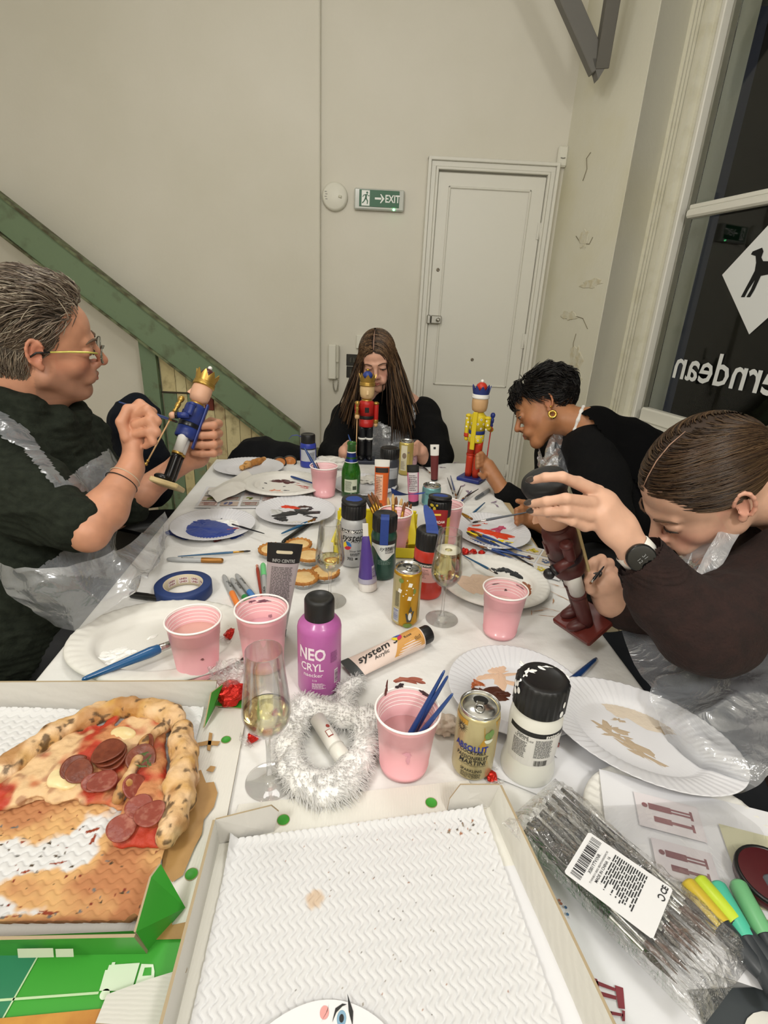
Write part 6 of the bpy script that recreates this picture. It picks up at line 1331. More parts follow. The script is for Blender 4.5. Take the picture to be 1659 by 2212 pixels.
# ================================================================ NUTCRACKER FIGURES
def nutcracker(label, p, Rm, K, H=.36):
    """K: colours per part; local +z up, -y front"""
    t = thing('nutcracker', label, 'nutcracker', p, Rm.to_euler() if isinstance(Rm, Matrix) else Rm); u = H / .36
    def c(k): return K[k]
    bw = .045 * u
    m = MB(); m.box((0, 0, .007 * u), (2 * bw, 2 * bw * .85, .014 * u), M=TM((0, 0, 0), (0, 0, K.get('brot', 0))), bev=.003 * u); m.build('base', c('base'), t)
    for s in (-1, 1):
        m = MB(); x = s * .0145 * u; m.lathe([(.0125 * u, .014 * u), (.0135 * u, .03 * u), (.0135 * u, .085 * u), (.014 * u, .094 * u)], 24, 0, TM((x, 0, 0))); lg = m.build('boot', c('boot'), t)
        m = MB(); m.sph((x * 1.15, -.016 * u, .021 * u), (.012 * u, .022 * u, .010 * u)); m.build('shoe', c('boot'), t)
        m = MB(); m.lathe([(.0148 * u, .094 * u), (.0152 * u, .096 * u), (.0152 * u, .099 * u), (.0148 * u, .101 * u)], 24, 0, TM((x, 0, 0))); m.build('boot_cuff', c('cuff'), t)
        m = MB(); m.lathe([(.0135 * u, .101 * u), (.014 * u, .135 * u), (.0145 * u, .150 * u)], 24, 0, TM((x, 0, 0))); m.build('leg', c('leg'), t)
    m = MB(); m.lathe([(.027 * u, .146 * u), (.029 * u, .150 * u), (.0285 * u, .178 * u)], 40); m.build('coat_skirt', c('coat'), t)
    m = MB(); m.lathe([(.0288 * u, .177 * u), (.0292 * u, .179 * u), (.0292 * u, .188 * u), (.0288 * u, .190 * u)], 40); m.build('belt', c('belt'), t)
    m = MB(); m.lathe([(.0283 * u, .189 * u), (.0285 * u, .235 * u), (.027 * u, .243 * u), (.018 * u, .249 * u), (.012 * u, .252 * u)], 40); m.build('torso', c('coat'), t)
    m = MB(); m.lathe([(.0195 * u, .243 * u), (.0205 * u, .247 * u), (.019 * u, .252 * u), (.014 * u, .254 * u)], 32); m.build('collar', c('collar'), t)
    # front panel, jaw lever at the back
    m = MB(); m.box((0, -.0285 * u, .214 * u), (.016 * u, .003 * u, .020 * u), bev=.001); m.build('chest_plate', c('plate'), t)
    m = MB(); m.box((0, .030 * u, .190 * u), (.017 * u, .006 * u, .135 * u), M=None, bev=.0015); m.build('jaw_lever', c('lever'), t)
    for s in (-1, 1):
        x = s * .0375 * u
        if s == K.get('bent', 1):
            m = MB(); m.lathe([(.0085 * u, .205 * u), (.0095 * u, .21 * u), (.0095 * u, .232 * u), (.0075 * u, .239 * u)], 20, 0, TM((x, 0, 0))); m.build('upper_arm', c('coat'), t)
            m = MB(); m.tube([(x, .002 * u, .204 * u), (x, -.030 * u, .194 * u)], .0085 * u, 16); m.build('forearm', c('coat'), t)
            m = MB(); m.tube([(x, -.027 * u, .195 * u), (x, -.033 * u, .193 * u)], .0098 * u, 16); m.build('sleeve_cuff', c('cuffs'), t)
            hd = Vector((x, -.040 * u, .190 * u)); m = MB(); m.sph(hd, .0098 * u); m.build('hand', c('hand'), t)
            if K.get('rod') is not None:
                q0 = hd + Vector((.002, 0, -.15 * u)) if K.get('staffv') is None else hd + Vector(K['staffv']) * u; dv = (hd - q0).normalized(); top = hd + dv * .055 * u
                m = MB(); m.tube([q0, hd], .0022 * u, 10); m.build('staff_rod', c('rod'), t)
                A_ = TM(hd, axes(dv)); m = MB(); m.lathe([(.0001, .008 * u), (.005 * u, .010 * u), (.006 * u, .016 * u), (.004 * u, .021 * u), (.0065 * u, .026 * u), (.007 * u, .036 * u), (.0045 * u, .041 * u), (.0078 * u, .046 * u), (.0085 * u, .054 * u), (.005 * u, .060 * u), (.0001, .061 * u)], 20, 0, A_, caps=False); m.build('staff_head', c('staff'), t)
                m = MB(); m.sph(q0, .005 * u); m.sph(q0 + dv * .010 * u, .0042 * u); m.build('staff_tip', c('staff'), t)
        else:
            m = MB(); m.lathe([(.0085 * u, .165 * u), (.0095 * u, .17 * u), (.0095 * u, .232 * u), (.0075 * u, .239 * u)], 20, 0, TM((x, 0, 0))); m.build('arm', c('coat'), t)
            m = MB(); m.lathe([(.0098 * u, .160 * u), (.0102 * u, .163 * u), (.0102 * u, .172 * u), (.0098 * u, .174 * u)], 20, 0, TM((x, 0, 0))); m.build('sleeve_cuff', c('cuffs'), t)
            m = MB(); m.sph((x, -.001, .153 * u), (.0085 * u, .0085 * u, .0095 * u)); m.build('hand', c('hand'), t)
        m = MB(); m.lathe([(.0095 * u, .232 * u), (.0115 * u, .236 * u), (.0115 * u, .239 * u), (.006 * u, .243 * u)], 20, 0, TM((x * .97, 0, 0))); m.build('epaulette', c('epau'), t)
    m = MB(); m.lathe([(.0001, .252 * u), (.014 * u, .253 * u), (.0245 * u, .260 * u), (.0275 * u, .272 * u), (.0285 * u, .290 * u), (.027 * u, .304 * u), (.024 * u, .308 * u)], 40); m.build('head', c('head'), t)
    m = MB(); m.add([(-.004 * u, -.027 * u, .292 * u), (.004 * u, -.027 * u, .292 * u), (.004 * u, -.036 * u, .274 * u), (-.004 * u, -.036 * u, .274 * u), (.004 * u, -.025 * u, .272 * u), (-.004 * u, -.025 * u, .272 * u)], [[0, 3, 2, 1], [3, 5, 4, 2], [0, 5, 3], [1, 2, 4]], 0, False); m.build('nose', c('head'), t)
    # crown: band and open spiked ring
    m = MB(); m.lathe([(.0275 * u, .302 * u), (.0305 * u, .304 * u), (.031 * u, .309 * u), (.029 * u, .312 * u), (.0305 * u, .315 * u), (.0275 * u, .318 * u)], 44); m.build('crown_band', c('band'), t)
    n = 72; nt = K.get('spikes', 9); G_ = []; th = np.arange(n) * 2 * pi / n; sp = np.abs(((th * nt / (2 * pi)) % 1) - .5) * 2
    if K.get('crown_closed'):
        m = MB(); m.lathe([(.028 * u, .316 * u), (.034 * u, .330 * u), (.037 * u, .342 * u), (.034 * u, .350 * u), (.020 * u, .356 * u), (.0001, .358 * u)], 44, caps=False); m.build('hat_dome', c('crown'), t)
    else:
        for r, z in ((.0275, .316), (.0295, .326)): G_.append(np.stack([r * u * np.cos(th), r * u * np.sin(th), th * 0 + z * u], 1))
        zz = (.331 + .017 * sp) * u; rr = (.0305 + .0035 * sp) * u; G_.append(np.stack([rr * np.cos(th), rr * np.sin(th), zz], 1)); G_.append(np.stack([(rr - .003 * u) * np.cos(th), (rr - .003 * u) * np.sin(th), zz], 1))
        for r, z in ((.0262, .326), (.0245, .318)): G_.append(np.stack([r * u * np.cos(th), r * u * np.sin(th), th * 0 + z * u], 1))
        m = MB(); m.grid(G_, wrap=True, sm=False); m.build('crown', c('crown'), t)
        m = MB(); m.lathe([(.0255 * u, .318 * u), (.0001, .3185 * u)], 30, caps=False); m.build('crown_floor', c('crown'), t)
        m = MB(); m.sph((0, 0, .340 * u), (.0195 * u, .0195 * u, .0185 * u)); m.build('crown_ball', c('ball'), t)
        m = MB(); m.sph((0, 0, .3615 * u), .0062 * u); m.build('top_bead', c('bead'), t)
    return t
gd_ = mat('gold_paint', S('b9964c'), .35, .75); bare = mat('bare_beech', S('cfa87a'), .55, bump=(10, .15, .002, 'X'), var=(14, S('bd9264'), .6)); bare2 = mat('bare_plywood', S('d8c08c'), .55, bump=(14, .2, .002, 'Z')); flesh = mat('flesh_paint', S('d9a98c'), .5)
blu = pl('2c3f86', .4); redm = pl('b3221e', .4)
# red coat, facing the table
p, r, H = stand(788, 1003, 40, 797)
tR = nutcracker('red coated nutcracker with gold crown, blue ball and black legs at the far end', p, (0, 0, R(4)), dict(base=pl('2a2e3c', .4), boot=pl('17171a', .3), cuff=whi, leg=pl('1b1d22', .35), coat=redm, belt=pl('161616'), collar=gd_, plate=pl('1a1a1a'), lever=bare, cuffs=gd_, hand=bare, rod=bare, staff=gd_, epau=gd_, head=mat('pale_wood_face', S('d9bc8c'), .5, var=(20, S('c9a674'), .5)), band=gd_, crown=gd_, ball=blu, bead=gd_, bent=-1, spikes=8, staffv=(.0, .0, -.165)), H=H * .985)
tR_ = tR

yel_c = mat('yellow_daisy_coat', S('d9c22a'), .45)
p, r, H = stand(1017, 1046, 62, 822)
rot_y = R(148)
tY = nutcracker('yellow coated nutcracker with red legs, blue crown and red ball', p + Vector((0, .0, 0)), (0, 0, rot_y), dict(base=pl('27357c', .4), boot=pl('c4381e', .4), cuff=pl('b12e1a'), leg=pl('c4381e', .4), coat=yel_c, belt=pl('2b3a7c'), collar=yel_c, plate=yel_c, lever=pl('d9c22a', .4), cuffs=pl('c33a22'), hand=pl('d9c22a', .4), rod=pl('b8302a', .4), staff=pl('2a3a86', .4), epau=yel_c, head=bare, band=whi, crown=pl('2c3a78', .45), ball=pl('c2331f', .4), bead=whi, bent=-1, spikes=9, staffv=(-.004, .02, -.15)), H=H * .99)
# daisies painted on the coat
for (r_, zz, n_, off) in ((.0287, .225, 6, 0), (.0287, .208, 6, .5), (.0289, .165, 6, .2), (.0289, .156, 5, .8)):
    pass
k = 0
for zz, off in ((.232, 0), (.216, .5), (.200, .1), (.170, .3), (.157, .8)):
    for j in range(8):
        a = (j + off) * 2 * pi / 8; u_ = H * .99 / .36; fn = cyl(.0287 * u_, a, .0003); d = Decal(fn); d.disc(0, zz * u_, .0042, 0, 1, n=8); d.build('daisy', whi, tY)
        d = Decal(fn); d.disc(0, zz * u_, .0016, 0, 3, n=7); d.build('daisy_centre', pl('4a1f1a'), tY)
for s in (-1, 1):
    for zz, a in ((.225, -1.2), (.212, -1.9), (.228, 1.4), (.214, 2.0), (.198, 1.5)):
        u_ = H * .99 / .36; fn = cyl(.0096 * u_, a, .0003); d = Decal(fn); d.disc(0, zz * u_, .0034, 0, 1, n=8)
        o = d.build('daisy', whi, tY); o.location = (s * .0375 * u_, 0, 0)
# man's: blue coat, held
a, b = atd(360, 1052, 1.38), atd(434, 850, 1.42); ax = (b - a).normalized(); Rm = axes(ax, c2w(Vector((.55, .1, .8)))); 
fr_ = c2w(Vector((-.85, .2, -.15))); fr_ = (fr_ - ax * fr_.dot(ax)).normalized(); yv = -fr_; xv = yv.cross(ax); Rm = Matrix((xv, yv, ax)).transposed()
tB = nutcracker('blue coated nutcracker with gold crown held by the man in green', a, Rm, dict(base=bare2, boot=pl('141416', .25), cuff=gd_, leg=pl('e2e0dc', .45), coat=pl('27387c', .4), belt=pl('16181e', .3), collar=gd_, plate=pl('23346f', .4), lever=pl('27387c', .4), cuffs=pl('1a1c22', .3), hand=flesh, rod=bare, staff=gd_, epau=pl('27387c', .4), head=flesh, band=gd_, crown=gd_, ball=pl('4a1d24', .35), bead=whi, bent=1, spikes=9, staffv=(.0, -.02, -.15)), H=.345)
# girl's: maroon, tilted
mr = mat('maroon_paint', S('4a1f1e'), .4, var=(12, S('5c2a26'), .5)); mr2 = mat('maroon_base', S('642a24'), .35, bump=(10, .15, .002, 'X'))
a, b = atd(1263, 1345, 1.0), atd(1196, 1112, .855); a.z = max(a.z, .765); ax = (b - a).normalized(); fr_ = c2w(Vector((-.92, .3, .12))); fr_ = (fr_ - ax * fr_.dot(ax)).normalized(); yv = -fr_; xv = yv.cross(ax); Rm = Matrix((xv, yv, ax)).transposed(); f0_ = c2w(Vector((-.9, .3, -.4))); brot_ = math.atan2(f0_.dot(xv), -f0_.dot(yv))
NG_base, NG_ax, NG_x, NG_y = a, ax, xv, yv
tG = nutcracker('maroon nutcracker with black domed hat tilted under the hand of the person in brown', a, Rm, dict(base=mr2, boot=mr, cuff=mr, leg=pl('dedbd6', .45), coat=mr, belt=pl('2a1a22', .35), collar=mr, plate=mr, lever=bare2, cuffs=pl('1f1c1e', .35), hand=pl('1f1c1e', .35), rod=None, staff=None, epau=mr, head=flesh, band=pl('141415', .4), crown=pl('1a1b1e', .45), ball=mr, bead=mr, bent=1, crown_closed=1, brot=brot_), H=.36)

# ================================================================ PEOPLE
def NP(v): return np.array(tuple(v), float)
def frame(c, right, fwd, up, sc=1.):
    M_ = np.eye(4); M_[:3, 0], M_[:3, 1], M_[:3, 2] = right, fwd, up; q, r_ = np.linalg.qr(M_[:3, :3]); q = q * np.sign(np.diag(r_)); M_[:3, :3] = q * sc; M_[:3, 3] = c; return M_
def tp(M_, p): return M_[:3, :3] @ np.array(p, float) + M_[:3, 3]
def head(S_, M_, o=None):
    o = o or {}; Rm = M_[:3, :3] / np.linalg.norm(M_[:3, 0]); sc = np.linalg.norm(M_[:3, 0]); fw = o.get('wide', 1.)
    def E(c, r, k=.015, op='a', rx=None):
        Q = Rm if rx is None else Rm @ np.array(Euler(rx).to_matrix()); c = (c[0] * fw, c[1], c[2]); r = (r, r, r) if np.isscalar(r) else r; S_.ell(tp(M_, c), [x * sc for x in r], Q, k * sc, op)
    def C(a, b, ra, rb=None, k=.012, op='a', flat=None): S_.cap(tp(M_, a), tp(M_, b), ra * sc, (ra if rb is None else rb) * sc, k * sc, op, None if flat is None else (Rm @ np.array(flat[0]), flat[1]))
    E((0, -.018, .036), (.074, .096, .081)); E((0, .028, -.012), (.062, .058, .082), .03); E((0, .045, .045), (.058, .042, .045), .02)
    jw = o.get('jaw', 1.)
    for s in (-1, 1):
        C((s * .050 * jw, .0, -.058), (s * .012, .062, -.098), .020, .018, .025); E((s * .036, .055, -.030), (.026, .024, .026), .02)
        C((s * .012, .090, .019), (s * .040, .078, .019), .0075, .006, .014)
        E((s * .032, .099, .002), (.017, .013, .012), .010, 's'); E((s * .032, .0785, .000), (.0150, .0140, .0125), .003)
        C((s * .018, .0915, .0055), (s * .044, .0815, .004), .0028, .0022, .004)     # upper lid fold
        # ear
        E((s * .0765, -.013, .0), (.0055, .0165, .0285), .006, rx=(R(-10), 0, s * R(-24)))
        E((s * .083, -.008, .0), (.006, .010, .018), .004, 's', rx=(R(-12), 0, s * R(-22))); ep = [(s * (.0795 - .004 * cos(q)), -.013 + .0155 * cos(q + .15), .001 + .0265 * sin(q)) for q in np.linspace(R(20), R(250), 9)]; S_.chain([tp(M_, v) for v in ep], [.0036 * sc] * 9, .003 * sc); E((s * .0765, -.006, -.028), (.005, .008, .009), .005)
    n = o.get('nose', 1.)
    C((0, .086, .014), (0, .088 + .022 * n, -.026), .0075, .0100, .012); E((0, .106 * 1 + .010 * (n - 1) + .004, -.031), (.0100, .0100, .0088), .006)
    for s in (-1, 1): E((s * .0115, .098, -.036), (.0068, .010, .0068), .006); E((s * .0068, .108, -.0415), (.0030, .005, .0028), .002, 's')
    C((-.024, .080, -.060), (.024, .080, -.060), .018, .018, .018); E((0, .100, -.048), (.004, .006, .010), .005, 's')
    for s in (-1, 1): C((s * .002, .0985, -.0590), (s * .021, .0885, -.0640), .0052, .0028, .004); C((s * .001, .0965, -.0705), (s * .018, .0885, -.0670), .0060, .0032, .004)
    C((-.022, .0975, -.0648), (.022, .0975, -.0648), .0014, .0014, .002, 's'); E((0, .092, -.082), (.014, .008, .005), .006, 's')
    E((0, .070, -.100), (.020, .018, .016), .018)
def skin_colour(V, M_, tone, lips, blush, o=None):
    o = o or {}; Mi = np.linalg.inv(M_); L = V @ Mi[:3, :3].T + Mi[:3, 3]; c = np.tile(np.array(tone, float), (len(V), 1)); x, y, z = np.abs(L[:, 0]), L[:, 1], L[:, 2]
    def mix(k, col): return c * (1 - k[:, None]) + np.array(col) * k[:, None]
    hd = (np.linalg.norm(L, axis=1) < .16)
    c = mix(np.exp(-((x - .042) / .022) ** 2 - ((z + .032) / .022) ** 2) * (y > .02) * hd * .45, blush)
    c = mix(np.exp(-(x / .016) ** 2 - ((z + .032) / .014) ** 2) * (y > .09) * hd * .4, blush)
    c = mix(np.clip(1.6 - np.sqrt((x / .0215) ** 2 + ((z + .0648) / .0098) ** 2) * 1.6, 0, 1) * (y > .08) * hd * .85, lips)
    c = mix(np.exp(-((x - .079) / .012) ** 2 - (z / .035) ** 2) * (np.abs(y + .01) < .035) * hd * .5, blush)
    c = mix(np.exp(-((x - .032) / .018) ** 2 - (z / .011) ** 2) * (y > .06) * hd * .25, [v * .55 for v in tone])
    if 'beard' in o:
        k = np.clip((-.025 - z - .25 * np.maximum(0, .05 - y)) / .02, 0, 1) * (y > -.02) * hd * (np.clip(1.6 - np.sqrt((x / .0215) ** 2 + ((z + .0648) / .0098) ** 2) * 1.6, 0, 1) < .3) * .42; c = mix(k * (1 - .5 * (z < -.11)), o['beard'])
    n = fbm(V * 70, 3, 2); return np.clip(c * (1 + .07 * n[:, None]), 0, 1)
def fingers(S_, polys, r=(.0085, .0078, .0070, .0060), k=.003):
    for i, P in enumerate(polys):
        P = [NP(q) for q in P]; rr = np.interp(np.linspace(0, 1, len(P)), np.linspace(0, 1, len(r)), r) * (.86 if i == 4 - 1 else (1.12 if i == 4 else 1)); S_.chain(P, rr, k)
def px(pts): return [atd(*q) for q in pts]
def body(par, S_, M_, tone, lips, blush, o=None, sm=1, name='body'):
    V, F = S_.mesh(); V = smooth(V, F, sm); m = mat('skin', (1, 1, 1), .48, attr='Col', sss=.12, bump=(260, .12, .001)); return npobj(name, V, F, m, par, skin_colour(V, M_, tone, lips, blush, o))
def garment(par, S_, name, mt, fold=.004, freq=14, it=1, seed=0, rib=None, mask=None, stretch=(1, 1, 1)):
    V, F = S_.mesh(); V = smooth(V, F, it); N_ = normals(V, F)
    if mask is not None: V, F, u_ = keep(V, F, mask(V)); N_ = N_[u_]
    P = V * np.array(stretch); w = 1 - np.abs(vnoise(P * freq, seed + 1)); w2 = 1 - np.abs(vnoise(P * freq * 2.1, seed + 2)); d = (w ** 2 - .5) * fold + (w2 ** 2 - .5) * fold * .45
    if rib: a, per, amp = rib; d = d + amp * np.sin((V @ np.array(a) + .004 * vnoise(V * 30)) * 2 * pi / per)
    return npobj(name, V + N_ * d[:, None], F, mt, par)
def hair_grow(M_, seeds, flow, K, step, c, r, lift, free=None, wob=.15, seed=0):
    """strands walked along a flow in head space and kept on a lifted skull shell"""
    g = np.random.default_rng(seed); P = np.array(seeds, float); out = []; c = np.array(c); r = np.array(r); jit = g.normal(0, 1, (len(P), 3)) * wob; lj = g.uniform(.7, 1.25, len(P))
    for k in range(K):
        q = (P - c) / r; n = np.linalg.norm(q, axis=1); l = 1 + lift(P, k / (K - 1)) * lj
        fr_ = free(P, k / (K - 1)) if free is not None else np.zeros(len(P)); tgt = np.where(fr_ > 0, np.maximum(n, l), l); P = c + q / n[:, None] * tgt[:, None] * r; out.append(P.copy())
        d = flow(P, k / (K - 1)); d = d / (np.linalg.norm(d, axis=1)[:, None] + 1e-9) + jit; P = P + d * step * lj[:, None]
    P = np.stack(out, 1); A = M_; return P @ A[:3, :3].T + A[:3, 3]
def hair_obj(par, P, rad, cols, name='hair', seed=0, rough=.38, n=3):
    V, F = strands(P, rad, n); g = np.random.default_rng(seed); N_, K = P.shape[:2]; cc = np.array([S(h) for h in cols]); c = cc[g.integers(0, len(cc), N_)] * g.uniform(.8, 1.2, (N_, 1)); c = np.repeat(c, K * n, 0)
    m = mat('hair_strands', (1, 1, 1), rough, attr='Col', spec=.35); o = npobj(name, V, F, m, par, np.clip(c, 0, 1)); return o
def shell_seeds(n, c, r, ok, seed=0):
    g = np.random.default_rng(seed); d = g.normal(size=(n * 6, 3)); d /= np.linalg.norm(d, axis=1)[:, None]; P = np.array(c) + d * np.array(r); P = P[ok(P)]; return P[:n]
def curve_tube(par, name, M_, pts, rad, mt, n=6): m = MB(); m.tube([tp(M_, q) for q in pts], [x * np.linalg.norm(M_[:3, 0]) for x in rad], n); return m.build(name, mt, par, world=True)
lash = mat('dark_lashes', S('1c1512'), .7); eyew = mat('eye_white', S('a89f98'), .3)
def face_bits(par, M_, brow, gaze=0, eyes=(-1, 1), browthick=1., openz=.004, iris='3a2a1e'):
    for s in eyes:
        m = MB(); sc = np.linalg.norm(M_[:3, 0])
        A = Matrix(M_.tolist()) @ TM((s * .032, .0800, -.0028), None, (.0125, .0124, .0052)); m.sph((0, 0, 0), 1, 0, A, 20, 14); m.build('eyeball', eyew, par, world=True)
        m = MB(); A = Matrix(M_.tolist()) @ TM((s * .032 + gaze, .0920, -.0045), None, (.0050, .0018, .0030)); m.sph((0, 0, 0), 1, 0, A); m.build('iris', pl(iris, .15), par, world=True)
        curve_tube(par, 'eyelashes', M_, [(s * .0175, .0900, -.001), (s * .025, .0945, .0005), (s * .033, .0950, .0002), (s * .041, .0905, -.0012), (s * .0475, .084, -.004)], [.0006, .0011, .0013, .0013, .0006], lash)
        curve_tube(par, 'eyebrow', M_, [(s * .013, .0985, .0195), (s * .022, .0985, .0235), (s * .034, .0930, .0255), (s * .044, .0845, .0225), (s * .050, .078, .0175)], [.0016 * browthick, .0023 * browthick, .0022 * browthick, .0016 * browthick, .0006], brow)
SKC, SKR = (0, -.015, .040), (.0775, .1045, .0855)

# ---------------------------------------------------------------- man in the green jumper
man = thing('person', 'man in a dark green ribbed jumper, glasses and clear apron painting the blue coated figure', 'person', (-.78, .98, .46))
mM = frame((-.742, 1.196, 1.238), (.482, -.854, -.196), (.858, .505, -.091), (.177, -.124, .976), 1.02)
sk = Solid(.0031); head(sk, mM, dict(jaw=1.12, nose=1.15, wide=1.03))
sk.cap(tp(mM, (0, -.035, -.04)), tp(mM, (0, -.055, -.17)), .058, .068, .03); sk.cap(tp(mM, (0, .03, -.09)), tp(mM, (0, -.02, -.15)), .035, .045, .03)
nb = tp(mM, (0, -.065, -.19))
shR = NP(atd(-25, 1000, 1.10)); elR = NP(atd(192, 1150, 1.02)); wrR = NP(atd(283, 1012, 1.16)); shL = NP(atd(170, 950, 1.50)); elL = NP(atd(245, 1110, 1.42)); wrL = NP(atd(392, 1000, 1.45))
sk.cap(nb, shR, .06, .05, .03); sk.cap(nb, shL, .06, .05, .03); sk.cap(shR, elR, .050, .035, .02)
sk.chain([elR, elR * .65 + wrR * .35 + np.array([0, 0, -.004]), wrR], [.035, .041, .028], .02); sk.cap(shL, elL, .048, .04, .02); sk.chain([elL, elL * .6 + wrL * .4, wrL], [.040, .039, .027], .02)
# right hand pinching the brush
pc = NP(atd(290, 938, 1.18)); sk.cap(wrR, pc, .027, .032, .02, flat=(NP(c2w(Vector((.8, .1, .6)))), .72)); sk.cap(pc, NP(atd(292, 900, 1.175)), .03, .024, .015)
fingers(sk, [px(((276, 893, 1.17), (302, 872, 1.16), (329, 890, 1.16), (322, 915, 1.17))), px(((288, 900, 1.16), (318, 885, 1.145), (339, 910, 1.15), (324, 932, 1.165))), px(((294, 918, 1.15), (324, 908, 1.14), (338, 934, 1.145), (320, 950, 1.16))), px(((294, 938, 1.15), (322, 932, 1.14), (331, 954, 1.145), (314, 964, 1.16))), px(((274, 945, 1.15), (262, 912, 1.14), (276, 884, 1.145), (300, 880, 1.155)))], (.0115, .0105, .0098, .0085), .004)
# left hand round the figure
pc2 = NP(atd(440, 950, 1.50)); sk.chain([wrL, NP(atd(425, 985, 1.48)), pc2], [.027, .03, .032], .02); sk.cap(pc2, NP(atd(452, 925, 1.50)), .03, .026, .02)
fingers(sk, [px(((456, y - 6, 1.50), (472, y - 1, 1.47), (462, y + 3, 1.435), (436, y + 4, 1.42), (418, y + 2, 1.42))) for y in (916, 937, 958, 977)] + [px(((440, 930, 1.48), (425, 905, 1.46), (415, 890, 1.44), (405, 885, 1.43)))], (.0125, .0118, .0108, .0095), .004)
body(man, sk, mM, S('c68f72'), S('a8665a'), S('b8614e'), dict(beard=S('8f6f5e')))
face_bits(man, mM, pl('5e4c3c', .8), .004, browthick=1.3)
# hair: dark scalp then strands
sc_ = Solid(.004); Rm_ = mM[:3, :3] / np.linalg.norm(mM[:3, 0]); sc_.ell(tp(mM, (0, -.020, .042)), (.077, .102, .086), Rm_, .01); sc_.ell(tp(mM, (0, -.030, -.012)), (.069, .086, .085), Rm_, .02)
def man_ok(P):
    x, y, z = np.abs(P[:, 0]), P[:, 1], P[:, 2]; return ((z > .030 + np.clip((y + .0) * .75, -.09, .06)) & (y < .062)) | ((y > -.0) & (y < .030) & (z > -.034) & (x > .06)) | ((y <= .0) & (z > -.045 + y * .55) & ~((np.abs(y + .012) < .024) & (z < .032)))
V, F = sc_.mesh(); Lc = (V - mM[:3, 3]) @ np.linalg.inv(mM[:3, :3]).T; V, F, _ = keep(V, F, man_ok(Lc) & (Lc[:, 2] > -.095)); npobj('hair_cap', V, F, pl('4d453c', .8), man)
sd = shell_seeds(3600, SKC, (.0775, .1045, .0855), man_ok, 3)
def fl_man(P, k):
    x, y, z = P[:, 0], P[:, 1], P[:, 2]; top = np.clip((z - .06) / .04, 0, 1)[:, None]
    back = np.stack([x * 0 + .25 * np.sign(x) * .3, x * 0 - 1, .0 * x], 1); side = np.stack([x * 0, x * 0 - .75, x * 0 - .65], 1); up = np.stack([x * 0 + .2, x * 0 + .45 - k * 2.2, x * 0 + .9 - k * 1.2], 1)
    fr_ = (np.clip((y - .0) / .05, 0, 1) * np.clip((z - .07) / .03, 0, 1))[:, None]
    return (back * top + side * (1 - top)) * (1 - fr_) + up * fr_
P = hair_grow(mM, sd, fl_man, 9, .0062, SKC, SKR, lambda P, k: .02 + (.08 + .24 * k) * np.clip((P[:, 2] - .03) / .09, 0, 1) * np.clip(1.15 - k * .35, .2, 1.1) * (1 + .35 * fbm(P * 26, 2, 4)) + .04 * k, wob=.22, seed=5)
hair_obj(man, P, .0010, ('6a5c4c', '85786a', '4c4138', 'a59a88', '75675a', '5a4c40'), seed=2)
sd = shell_seeds(1500, (0, -.030, -.012), (.070, .087, .086), lambda P: (P[:, 1] < -.025) & (P[:, 2] < .0) & (P[:, 2] > -.078), 13)
P = hair_grow(mM, sd, lambda P, k: np.array([[0, -.25, -1.]]) + 0 * P, 6, .005, (0, -.030, -.012), (.070, .087, .086), lambda P, k: .03 + .03 * k, wob=.2, seed=15)
hair_obj(man, P, .0008, ('6a5c4c', '85786a', '4c4138', '8f8474'), seed=12)
# glasses
gm = pl('c9c262', .3, metal=.3); dkf = pl('1c1c1c', .3)
for s in (-1, 1):
    o = curve_tube(man, 'glasses_temple', mM, [(s * .066, .098, .006), (s * .074, .08, .009), (s * .078, .045, .008), (s * .081, .012, .005)], [.0022, .0024, .0022, .0018], gm)
    o = curve_tube(man, 'glasses_temple_tip', mM, [(s * .081, .012, .005), (s * .083, -.012, .002), (s * .082, -.028, -.012)], [.002, .0022, .0018], dkf)
    pts = [(s * (.036 + .026 * cos(a)), .111 - .006 * abs(cos(a)) * (1 if cos(a) * 1 > 0 else .3), -.004 + .018 * sin(a)) for a in np.linspace(0, 2 * pi, 21)]; curve_tube(man, 'glasses_rim', mM, pts, [.0013] * 21, pl('6a6a60', .3, metal=.6))
    m = MB(); m.add([tp(mM, q) for q in pts[:-1]], [list(range(20))], 0, False); m.build('glasses_lens', film('lens', (.9, .9, .95), .05, .03, .3, (3, .02, .001)) if 'lens' not in MATS else MATS['lens'], man, world=True)
curve_tube(man, 'glasses_bridge', mM, [(-.010, .113, .002), (0, .116, .005), (.010, .113, .002)], [.0013] * 3, pl('6a6a60', .3, metal=.6))
# jumper
knit = mat('green_knit', S('262b23'), .95, spec=.2, bump=(220, .5, .003), var=(60, S('171b15'), .8))
hipM = NP(atd(-10, 1330, 1.12)); chM = NP(atd(75, 1060, 1.25)); low = NP(atd(60, 1250, 1.2))
jm = Solid(.0048)
jm.chain([nb + np.array([-.01, 0, -.05]), chM, low, hipM], [.135, .165, .15, .16], .05); jm.cap(shR, NP(shL), .088, .075, .05)
jm.chain([shR, (shR + elR) / 2 + np.array([0, 0, -.010]), elR * .87 + shR * .13], [.085, .077, .055], .03)
jm.chain([shL, (shL + elL) / 2, elL * .82 + wrL * .18], [.08, .07, .058], .03)
for i in range(10):
    a = i * 2 * pi / 10; q0 = tp(mM, (.092 * cos(a), -.035 + .085 * sin(a), -.118 - .055 * (sin(a) > 0) * sin(a))); a2 = (i + 1) * 2 * pi / 10; q1 = tp(mM, (.092 * cos(a2), -.035 + .085 * sin(a2), -.118 - .055 * (sin(a2) > 0) * sin(a2))); jm.cap(q0, q1, .026, .026, .02)
    jm.cap(q0, tp(mM, (.115 * cos(a), -.045 + .085 * sin(a), -.19)), .026, .04, .03)
jm.ell(tp(mM, (0, .015, -.105)), (.060, .072, .055), Rm_, .012, 's')
